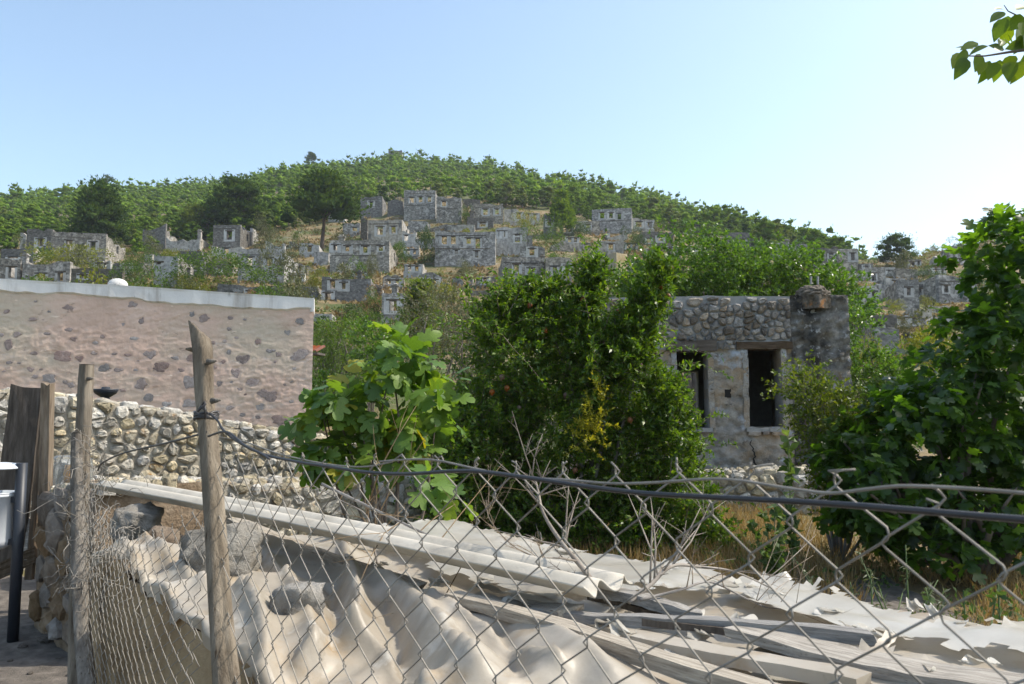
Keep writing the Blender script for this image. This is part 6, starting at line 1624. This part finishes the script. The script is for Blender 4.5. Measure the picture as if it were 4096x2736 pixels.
# dead branches on the roof
M_dead = rock_mat('bleached_branch', [(0.13, 0.098, 0.066), (0.23, 0.18, 0.13), (0.33, 0.27, 0.205)], scale=10, rough=.85, bump=.4, bscale=50, rnd=.12, bdist=.004)
def dead_branch(label, px, r0, seed, kids=9, depth=2, name='dead_branch'):
    """px: (u, v, distance) of the main stem"""
    rr = random.Random(seed); pts = [P(*q) for q in px]; o = pts[0].copy(); pts = [p - o for p in pts]
    mb = MB(); tw = MB()
    def smooth(ps):
        out = []
        for i in range(len(ps) - 1):
            a, b, c, d = ps[max(i - 1, 0)], ps[i], ps[i + 1], ps[min(i + 2, len(ps) - 1)]
            for k in range(5):
                t = k / 5; out.append(.5 * ((2 * b) + (c - a) * t + (2 * a - 5 * b + 4 * c - d) * t * t + (3 * b - a - 3 * c + d) * t ** 3))
        return out + [ps[-1]]
    def grow(ps, ra, n, lev):
        L = sum((ps[i + 1] - ps[i]).length for i in range(len(ps) - 1))
        for k in range(n):
            i = rr.randrange(max(1, len(ps) // 6), len(ps) - 1); d = (ps[min(i + 1, len(ps) - 1)] - ps[i - 1]).normalized()
            side = Vector((rr.uniform(-1, 1), rr.uniform(-1, 1), rr.uniform(-.3, 1.1))).normalized(); v = (d * .7 + side * .9).normalized(); l = L * rr.uniform(.18, .5)
            c = Vector((rr.uniform(-1, 1), rr.uniform(-1, 1), rr.uniform(-1, .6))) * l * .3
            q = [ps[i], ps[i] + v * l * .35 + c * .2, ps[i] + v * l * .7 + c * .6, ps[i] + v * l + c]
            r1 = ra * (.5 if lev == 0 else .6) * (1 - .5 * i / len(ps)); tw.tube(q, [r1, r1 * .8, r1 * .6, r1 * .3], 5)
            if lev < depth: grow(q, r1, rr.randrange(2, 5), lev + 1)
    sp = smooth(pts); mb.tube(sp, [r0 * (1 - .75 * i / len(sp)) for i in range(len(sp))], 8, wob=.08, rng=rr)
    grow(sp, r0, kids, 0)
    root = empty(name, o); tag(root, label, 'branch')
    mb.build('stem', M_dead, root, True); tag(tw.build('twigs', M_dead, root, True), kind='stuff')
dead_branch('thin bleached branch running from the ledge to the roof beside the corrugated sheet', [(322, 484, 3.6), (380, 512, 3.3), (430, 536, 3.0), (480, 556, 2.85), (545, 584, 2.62)], .007, 21, 7, 1)
dead_branch('bare forked branch standing upright behind the corrugated sheet', [(607, 600, 2.45), (588, 575, 2.5), (560, 540, 2.6), (543, 512, 2.7), (537, 486, 2.8), (530, 470, 2.85)], .0095, 22, 12, 2)
dead_branch('bent bleached branch curving over the far edge of the roof', [(629, 602, 2.35), (650, 585, 2.42), (672, 566, 2.5), (700, 567, 2.6), (735, 572, 2.7), (775, 590, 2.75)], .0085, 23, 10, 1)
dead_branch('brown twiggy branch lying on the right part of the roof', [(640, 600, 2.3), (680, 590, 2.4), (710, 582, 2.5), (745, 598, 2.5), (770, 608, 2.5), (800, 606, 2.5)], .0048, 24, 12, 1)
dead_branch('thin grey branch forking above the ledge next to the fig', [(378, 565, 3.3), (372, 540, 3.35), (366, 515, 3.4), (340, 500, 3.5), (310, 484, 3.6)], .0055, 25, 8, 1)
dead_branch('wiry tangle of curled dry stems behind the upright branch', [(560, 575, 2.75), (540, 560, 2.8), (512, 545, 2.9), (490, 520, 2.95), (486, 500, 3.0)], .0036, 26, 14, 2)

# ------------------------------------------------------------------ the wire fence
M_wire = plain_mat('galvanised_wire', (0.25, 0.225, 0.19), rough=.5, metal=.2, var=.3, scale=30)
M_cable = plain_mat('black_cable', (0.035, 0.032, 0.032), rough=.42, var=.2, spec=.5)
M_post = rock_mat('weathered_fence_post', [(0.09, 0.075, 0.06), (0.19, 0.165, 0.135), (0.31, 0.275, 0.23)], scale=3.2, rough=.9, bump=1.0, bscale=9, rnd=.1, stretch=(8, 8, 1), bdist=.01, layers=[((0.07, 0.055, 0.042), 2.0, .58, .68, (6, 6, .8), 5.0)])
def warp(s, z, seed):
    a, b, c = [mnoise.noise((s * 1.3 + o_ + seed, z * 1.6, o_)) * 1.3 for o_ in (0.0, 31.0, 77.0)]
    return a * .026, b * .026, c * .03
def chain_link(root, s0, s1, top, bottom, a, h, rad, seed, bulge=0.0, ragged=0.0, sides=5):
    o = Vector(root.location); n = int((s1 - s0) / a); rr = random.Random(seed)
    for i in range(n):
        s = s0 + i * a; zt = top(s) ; ph = i % 2; pts = []
        hh = h / 2; K = int((zt - bottom) / hh)
        k0 = 0
        for k in range(K):
            right = (k + ph) % 2; side = 1 if right else -1
            ss = s + (a if right else 0.0) + side * .0035; zz = zt - (i % 2) * 0.0 - k * hh
            ds, dz, dw = warp(ss, zz, seed)
            wv = bulge * math.sin(math.pi * min(1, max(0, (ss - s0) / (s1 - s0)))) * .06
            for (q, m, dd) in ((-1, .0032, .0), (0, 0, .0035 * side), (1, .0032, 0)):
                pz = zz - q * .0055; ps = ss - side * m
                pts.append(FP(ps + ds, dw + dd * (1 if ph else -1) + wv, pz + dz) - o)
        # twisted end at the top
        e = pts[0]; pts.insert(0, e + E1 * rr.uniform(-.012, .012) + Vector((0, 0, rr.uniform(.002, .006))))
        if rr.random() < .4: pts.insert(0, pts[0] + E1 * rr.uniform(-.03, .03) + Vector((0, 0, rr.uniform(-.012, .004))))
        mb = MB(); mb.tube(pts, rad, sides); mb.build('wire', M_wire, root, True)
s_r = -.42; s_p1 = fence_at(210, 480)[0]; s_p2 = fence_at(83, 480)[0]
fe = empty('chain_link_fence', FP(.6, 0, 0)); tag(fe, 'sagging wide-mesh chain-link fence across the foreground, right of the slanted post', 'fence')
topz = [fence_at(u, v) for u, v in [(268, 462), (300, 458), (330, 470), (395, 462), (458, 467), (506, 474), (598, 480), (646, 484), (715, 480), (790, 491), (872, 498), (964, 523), (1024, 545), (1200, 560)]]
topz.sort(); TS = [q[0] for q in topz]; TZ = [q[1] for q in topz]
chain_link(fe, s_r, s_p1 - .02, lambda s: float(np.interp(s, TS, TZ)) + .006, .35, .047, .090, .00125, 91)
def strand(px, rad, name, mat, parent, w=-.006, n=8, sides=7):
    ps = []
    for (u, v) in px:
        s, z = fence_at(u, v, w); ps.append(FP(s, w, z) - Vector(parent.location))
    out = []
    for i in range(len(ps) - 1):
        a, b, c, d = ps[max(i - 1, 0)], ps[i], ps[i + 1], ps[min(i + 2, len(ps) - 1)]
        for k in range(n):
            t = k / n; out.append(.5 * ((2 * b) + (c - a) * t + (2 * a - 5 * b + 4 * c - d) * t * t + (3 * b - a - 3 * c + d) * t ** 3))
    out.append(ps[-1]); mb = MB(); mb.tube(out, rad, sides); return mb.build(name, mat, parent, True)
k_ = .4363
def fv(l): return [(x * k_, y * k_) for x, y in l]
strand(fv([(870, 1058), (940, 1053), (1000, 1055), (1080, 1072), (1180, 1092), (1300, 1100), (1400, 1108), (1500, 1106), (1620, 1098), (1700, 1102), (1800, 1118), (1900, 1130), (1980, 1122), (2060, 1114), (2150, 1116), (2250, 1122), (2420, 1136)]), .0017, 'top_wire', M_wire, fe)
strand(fv([(505, 1002), (560, 1012), (640, 1040), (740, 1062), (830, 1070), (900, 1058)]), .0015, 'top_wire', M_wire, fe)
cb = empty('black_cable', FP(.8, 0, 1.4)); tag(cb, 'black cable tied to the slanted post and strung along the fence top', 'cable')
strand(fv([(482, 948), (500, 965), (512, 985), (545, 1012), (600, 1040), (680, 1058), (760, 1070), (830, 1081), (900, 1086), (960, 1085), (1030, 1080), (1090, 1080), (1160, 1088), (1250, 1101), (1360, 1117), (1480, 1131), (1600, 1138), (1700, 1143), (1830, 1150), (1950, 1158), (2100, 1170), (2250, 1183), (2420, 1196)]), .0032, 'cable', M_cable, cb, w=-.012)
strand(fv([(476, 990), (430, 1003), (380, 1016), (330, 1027), (285, 1038), (255, 1050), (232, 1064), (225, 1078)]), .0032, 'cable', M_cable, cb, w=-.01)
strand(fv([(478, 1000), (520, 990), (560, 1020), (600, 1040), (618, 1052)]), .003, 'cable', M_cable, cb, w=-.02)
# finer, older netting between the two posts
nf = empty('wire_netting', FP((s_p1 + s_p2) / 2, .02, 0)); tag(nf, 'old fine-mesh wire netting sagging between the two wooden posts', 'netting')
chain_link(nf, s_p1 + .0, s_p2 + .06, lambda s: 1.40 - .20 * math.sin(math.pi * min(1, (s - s_p1) / (s_p2 - s_p1))) ** .8 - .02 * (s - s_p1), .12, .032, .066, .0013, 93, bulge=-.5, sides=4)
def tangle():
    rr = random.Random(7); mb = MB()
    for k in range(150):
        s = s_p2 - abs(rr.gauss(0, .11)) + .05; z = rr.uniform(.95, 1.52) if k < 100 else rr.uniform(1.0, 1.25); w = rr.uniform(-.06, .08)
        if k >= 100: s -= rr.uniform(.1, .55); z -= .05
        ps = [FP(s, w, z)]; d = Vector((rr.uniform(-1, 1), rr.uniform(-1, 1), rr.uniform(-1, 1)))
        for q in range(rr.randrange(4, 9)):
            d = (d * .5 + Vector((rr.uniform(-1, 1), rr.uniform(-1, 1), rr.uniform(-1.4, .9)))).normalized(); ps.append(ps[-1] + d * rr.uniform(.02, .05))
        mb.tube([p - Vector(nf.location) for p in ps], .0014, 4)
    tag(mb.build('crumpled_wire', M_wire, nf, True), kind='stuff')
tangle()
# posts
def post(label, px, rads, seed, w=.0, cut=None, knots=(), name='wooden_post'):
    rr = random.Random(seed); ps = [FP(fence_at(u, v, w)[0], w, fence_at(u, v, w)[1]) for u, v in px]
    b = ps[-1].copy(); b.z = -.1; ps.append(b); rads = rads + [rads[-1] * 1.05]
    out = []; ro = []
    for i in range(len(ps) - 1):
        for k in range(10): t = k / 10; out.append(ps[i].lerp(ps[i + 1], t)); ro.append(rads[i] + (rads[i + 1] - rads[i]) * t)
    out.append(ps[-1]); ro.append(rads[-1]); base = ps[-1]
    sides = 30; V = []; F = []
    for i, (p, r) in enumerate(zip(out, ro)):
        for k in range(sides):
            a = 6.2832 * k / sides; n = 1.6 * mnoise.noise((math.cos(a) * 1.7, math.sin(a) * 1.7 + seed, p.z * 2.2)) + 1.1 * mnoise.noise((math.cos(a) * 5, math.sin(a) * 5 + seed, p.z * 1.3 + 9)) + .5 * mnoise.noise((math.cos(a) * 9, math.sin(a) * 9 + seed, p.z * 6 + 9))
            rr_ = r * (1 + .13 * n); q = p + Vector((math.cos(a), math.sin(a), 0)) * rr_
            if cut and i < 12: q.z = min(q.z, out[0].z - cut * (.5 + .5 * math.cos(a - .3)) * .11 + rr.uniform(-.003, .003))
            V.append(q - base)
    m = len(out)
    for i in range(m - 1):
        for k in range(sides): F.append((i * sides + k, (i + 1) * sides + k, (i + 1) * sides + (k + 1) % sides, i * sides + (k + 1) % sides))
    F.append(tuple(range(sides - 1, -1, -1)))
    root = empty(name, base); tag(root, label, 'post'); link('shaft', mesh_py('shaft', V, F, True), M_post, root)
    for (u, v, d) in knots:
        s, z = fence_at(u, v, w); mb = MB(); p = FP(s, w, z) - base; e = Vector((d, -.25, .12)).normalized()
        mb.tube([p, p + e * .016, p + e * .027], [.009, .006, .003], 7); mb.build('knot', M_post, root, True)
    return root
pp = post('tall weathered fence post with a slanting cut top, wrapped with black cable', fv([(455, 735), (466, 800), (470, 900), (478, 990), (486, 1100), (495, 1250), (507, 1420), (520, 1568)]), [.024, .026, .0245, .0245, .025, .027, .029, .031], 3, cut=.5, knots=[(196, 350, -1), (208, 362, 1), (212, 401, 1), (214, 532, 1), (217, 560, 1), (217, 590, 1)])
mb = MB(); rr = random.Random(1)
for k in range(5):
    c = FP(fence_at(206.5, 413 + k * 1.3)[0], 0, fence_at(206.5, 413 + k * 1.3)[1]); ring = [c + Vector((math.cos(a) * .030, math.sin(a) * .030, rr.uniform(-.004, .004))) - Vector(cb.location) for a in np.linspace(0, 6.4, 20)]
    mb.tube(ring, .0035, 6)
for k in range(3):
    c = FP(fence_at(211, 411)[0], -.035, fence_at(211, 411)[1]) - Vector(cb.location); mb.tube([c, c + Vector((.01 + .008 * k, -.02, .012 * k)), c + Vector((.03, -.02, .02 - .02 * k))], .003, 6)
mb.build('tie', M_cable, cb, True)
post('shorter left fence post wrapped in crumpled wire netting', fv([(199, 835), (197, 870), (195, 930), (190, 1010), (186, 1100), (182, 1250), (180, 1420), (180, 1568)]), [.026, .027, .027, .028, .03, .033, .036, .038], 5, knots=[(88, 379, 1)])
post('dark rotten stake close to the left of the wrapped post', fv([(176, 990), (176, 1040), (178, 1150), (182, 1300), (190, 1460), (200, 1568)]), [.016, .02, .022, .026, .03, .034], 6, w=-.03)
mb = MB(); c = FP(fence_at(85, 396)[0], 0, fence_at(85, 396)[1])
for k in range(3): mb.tube([c + Vector((math.cos(a) * .031, math.sin(a) * .031, .004 * k + .002 * math.sin(3 * a))) - Vector(nf.location) for a in np.linspace(0, 6.4, 20)], .0018, 5)
c2 = FP(fence_at(83, 407)[0], 0, fence_at(83, 407)[1])
mb.tube([c2 + Vector((math.cos(a) * .033, math.sin(a) * .033, 0)) - Vector(nf.location) for a in np.linspace(0, 6.4, 20)], .0025, 5); mb.build('tie_wire', M_wire, nf, True)

# ------------------------------------------------------------------ things at the left edge
def leaning_board(label, quad, Yt, Yb, th, mat, seed, name='wooden_board', cat='board'):
    """quad: top-left, top-right, bottom-right, bottom-left pixels"""
    r = random.Random(seed); k = 12; T0, T1, B1, B0 = [P(*quad[0], Yt), P(*quad[1], Yt), P(*quad[2], Yb), P(*quad[3], Yb)]
    if B0.z < 0: B0.z = -.02
    if B1.z < 0: B1.z = -.02
    o = (B0 + B1) / 2; n = (T1 - T0).cross(B0 - T0).normalized(); n = n if n.y > 0 else -n; V = []; F = []
    for i in range(k + 1):
        t = i / k
        for j in range(4):
            p = (T0.lerp(B0, t)).lerp(T1.lerp(B1, t), j / 3); e = r.uniform(-.004, .004)
            if i == 0: p = p + Vector((0, 0, r.uniform(-.02, .006)))
            V.append(p - o + n * e); V.append(p - o + n * (th + e))
    for i in range(k):
        for j in range(3):
            a = (i * 4 + j) * 2; b = a + 8
            F += [(a, b, b + 2, a + 2), (a + 1, a + 3, b + 3, b + 1)]
        a = i * 8; F += [(a, a + 1, a + 9, a + 8), (a + 6, a + 14, a + 15, a + 7)]
    for j in range(3): F += [(j * 2, j * 2 + 2, j * 2 + 3, j * 2 + 1), (k * 8 + j * 2, k * 8 + j * 2 + 1, k * 8 + j * 2 + 3, k * 8 + j * 2 + 2)]
    ob = link(name, mesh_py(name, V, F), mat); ob.location = o; return tag(ob, label, cat)
leaning_board('wide dark weathered board leaning at the left edge', [(11, 384), (42, 388), (20, 575), (-14, 575)], 6.0, 5.9, .035, M_brown, 1)
leaning_board('narrow dark board between the wide board and the straight stake', [(42.5, 390), (47, 392), (31, 580), (24, 580)], 5.95, 5.9, .04, M_brown, 2)
leaning_board('straight square brown stake standing against the rubble pier', [(41, 382), (50, 384), (45, 624), (35.5, 624)], 5.6, 5.75, .06, rock_mat('brown_stake', [(0.10, 0.075, 0.055), (0.18, 0.14, 0.10), (0.26, 0.21, 0.16)], scale=4, bump=.6, bscale=14, stretch=(8, 8, 1), rnd=0, bdist=.005), 3, name='wooden_stake', cat='stake')
leaning_board('short slanting beam low down behind the bin pole', [(-12, 566), (34, 546), (36, 562), (-12, 584)], 5.9, 5.9, .08, M_brown, 4, name='beam', cat='beam')
leaning_board('thin upright slat behind the bin pole', [(24, 518), (30, 518), (27, 560), (21, 560)], 5.95, 5.9, .04, M_grey, 5, name='fence_batten', cat='batten')
leaning_board('split log end leaning by the straight stake', [(31, 492), (38, 486), (44, 506), (38, 512)], 6.0, 6.0, .1, M_post, 8, name='log', cat='log')
# bin on its pole
M_binw = plain_mat('white_enamel', (0.62, 0.65, 0.68), rough=.35, var=.04, spec=.5)
M_pole = plain_mat('dark_painted_pole', (0.022, 0.026, 0.034), rough=.45, var=.2, spec=.4)
bp = P(13, 636, 5.4); bp.z = 0; bin_ = empty('litter_bin', bp); tag(bin_, 'white cylindrical litter bin with a round lid on a dark pole at the left edge', 'bin')
pt = P(22, 463, 5.4) - bp; mb = MB(); mb.tube([(0, 0, 0), pt], .036, 16); mb.build('pole', M_pole, bin_, True)
mb = MB(); mb.lathe([(0, 0), (.1, 0), (.1, .012), (.04, .02)], (0, 0, 0), 16); mb.build('base_plate', M_pole, bin_)
bc = P(-8, 520, 5.4) - bp; zt = P(0, 490, 5.55).z; zb = P(0, 545, 5.55).z
mb = MB(); H_ = zt - zb; mb.lathe([(0, 0), (.09, 0), (.13, .03), (.135, .06), (.135, H_ - .03), (.142, H_ - .028), (.142, H_ - .012), (.136, H_ - .01), (.145, H_ - .005), (.145, H_), (.13, H_), (.125, H_ - .1), (0, H_ - .12)], (bc.x, bc.y, zb), 28); bn = mb.build('bin', M_binw, bin_, True)
zl = P(0, 470, 5.5).z; mb = MB(); mb.lathe([(0, .06), (.06, .058), (.14, .045), (.165, .03), (.168, .02), (.16, .018), (.0, .03)], (bc.x + .02, bc.y, zl), 28); mb.build('lid', M_binw, bin_, True)
mb = MB(); mb.tube([Vector((bc.x + .12, bc.y, zl + .045)), Vector((pt.x, pt.y, pt.z - .012))], .012, 8); mb.build('lid_arm', M_binw, bin_, True)
for z in (zt - .05, zb + .05):
    mb = MB(); mb.box((bc.x + .12, bc.y - .02, z - .02), (pt.x * z / pt.z, bc.y + .05, z + .02)); mb.build('bracket', M_pole, bin_)
# rubble pier between the bin and the fence
fpi = Face(45, 5.75, 100, 4.9); tp = px_top(fpi, [(45, 492), (60, 488), (80, 486), (100, 486)])
pr_ = fpi.root('rubble_pier'); tag(pr_, 'crumbling earth and stone pier between the straight stake and the wrapped post', 'wall')
M_earth = rock_mat('brown_earth_mortar', [(0.15, 0.11, 0.075), (0.25, 0.19, 0.135), (0.36, 0.29, 0.22)], scale=8, bump=1.0, bscale=30, rnd=.15, bdist=.03)
slab(fpi.W, -.1, tp, 0, .7, rs, step=.08, rough=.02, inset=.03).build('earth_core', M_earth, pr_)
lay_stones(pr_, fpi.W, tp, .05, .17, 1.5, .01, .05, M_earth, rs, maxn=60)
cap_stones(pr_, fpi.W, tp, 0, .6, .09, 1.2, rs, M_stone, 70)
# glass garden lantern and saucer lamp
M_glass = bpy.data.materials.new('clear_glass'); M_glass.use_nodes = True
b = M_glass.node_tree.nodes['Principled BSDF']; b.inputs['Transmission Weight'].default_value = .9; b.inputs['Roughness'].default_value = .06; b.inputs['Base Color'].default_value = (.86, .9, .92, 1); b.inputs['IOR'].default_value = 1.1
M_amber = plain_mat('amber_reflector', (0.5, 0.25, 0.06), rough=.4)
lp = P(68, 512, 6.2); lz = P(68, 491, 6.2).z; lp.z = 0; ln = empty('glass_lantern', lp); tag(ln, 'clear glass lantern with a black base beside the wrapped post', 'lamp')
h1 = P(68, 455, 6.2).z
mb = MB(); mb.lathe([(.155, lz), (.165, lz + .03), (.165, h1 - .1), (.15, h1 - .03), (.1, h1), (.0, h1)], (0, 0, 0), 24); mb.build('glass', M_glass, ln, True)
mb = MB(); mb.lathe([(.04, 0), (.04, lz - .14), (.06, lz - .12), (.14, lz - .03), (.165, lz - .002), (.0, lz - .002)], (0, 0, 0), 24); mb.build('base', M_pole, ln, True)
mb = MB(); mb.lathe([(.0, lz), (.05, lz + .005), (.07, lz + .14), (.06, lz + .2), (.0, lz + .21)], (.03, 0, 0), 16); mb.build('reflector', M_amber, ln, True)
sp = P(105, 405, 9.4); z0 = P(105, 401, 9.4).z; z1 = P(105, 386, 9.4).z; sp.z = 0; sl = empty('saucer_lamp', sp); tag(sl, 'black saucer-shaped lamp rising above the sloping stone wall', 'lamp')
mb = MB(); mb.lathe([(.05, 0), (.05, z0), (.06, z0 + .02), (.045, z0 + .04), (.0, z0 + .04)], (0, 0, 0), 14); mb.build('stem', M_pole, sl, True)
mb = MB(); mb.lathe([(.03, z0 + .03), (.06, z0 + .05), (.12, z0 + .09), (.145, z0 + .135), (.14, z0 + .145), (.05, z0 + .15), (.045, z0 + .17), (.0, z0 + .175)], (0, 0, 0), 20); mb.build('bowl', M_pole, sl, True)
# loose stones on the path
RK = []
for k in range(4):
    o = rough_block('tmp', 'x', (0, 0, 0), (1, 1, .7), 0, M_path, 40 + k, box=.3); RK.append(o.data); bpy.data.objects.remove(o)
for i, (u, v, w, lab) in enumerate([(58, 628, 18, 'flat pale stone at the foot of the straight stake'), (48, 640, 20, 'flat dark stone just below the pale one at the stake foot'), (22, 648, 12, 'dark clod of earth on the path below the bin'), (60, 660, 8, 'small stone on the path left of the wrapped post'), (72, 676, 12, 'pale broken stone at the bottom beside the wrapped post'), (30, 675, 7, 'tiny pebble at the bottom left of the path'), (10, 662, 6, 'tiny pebble at the left edge of the path')]):
    p = Pz(u, v, .02); s = w / FX * p.y; o = link('loose_stone', RK[i % 4]); o.location = (p.x, p.y, .03); o.scale = (s, s * .8, s * .55); o.rotation_euler = (0, 0, i); tag(o, lab, 'stone')

# ------------------------------------------------------------------ more growth between the garden and the village
for i, (lab, u0, u1, vt, vb, k, Y) in enumerate([
    ('dense green bush at the foot of the slope behind the olive tree', 455, 520, 318, 372, 0, 30), ('yellow-green bush at the foot of the slope below the right block ruin', 520, 575, 300, 350, 1, 40),
    ('olive bush behind the thicket below the ochre wall', 575, 640, 296, 350, 2, 42), ('green bush right of the window tower', 395, 440, 315, 365, 0, 36), ('dark bush between the weeping tree and the olive tree', 372, 412, 335, 385, 3, 30),
    ('green mound behind the bushes right of the stone house', 870, 930, 345, 400, 0, 26), ('yellow-green mound behind the right fig tree', 905, 965, 335, 395, 1, 30), ('olive mound at the right edge behind the fig tree', 950, 1040, 330, 400, 2, 34),
    ('green bush below the tall dark ruin', 850, 892, 338, 372, 1, 45), ('low green bush behind the weeping tree', 300, 345, 330, 380, 0, 32), ('dark mound behind the thicket, left of the stone house', 500, 560, 345, 400, 3, 22), ('dark leafy mound behind the thicket, close to the stone house', 555, 612, 335, 400, 0, 20)]):
    bush_px(lab, u0, u1, vt, vb, k, Y=Y, i=i)

# ------------------------------------------------------------------ the air
def build_haze():
    lo, hi = Vector((-1650, -1650, -75)), Vector((1650, 1650, 200))
    mb = MB(); mb.box(lo, hi); m = bpy.data.materials.new('pale_air'); m.use_nodes = True; nt = m.node_tree
    for n in list(nt.nodes):
        if n.type == 'BSDF_PRINCIPLED': nt.nodes.remove(n)
    v = nt.nodes.new('ShaderNodeVolumePrincipled'); v.inputs['Density'].default_value = 0.00023; v.inputs['Color'].default_value = (.86, .92, 1, 1); v.inputs['Anisotropy'].default_value = 0.25
    nt.links.new(v.outputs[0], nt.nodes['Material Output'].inputs['Volume'])
    o = mb.build('haze', m); tag(o, 'thin pale summer haze over the valley and the hill', 'haze', kind='stuff'); o.display_type = 'WIRE'
build_haze()
_v = np.empty(len(bpy.data.objects['ground'].data.vertices) * 3, np.float32); bpy.data.objects['ground'].data.vertices.foreach_get('co', _v); print('ground z', _v[2::3].min(), _v[2::3].max())
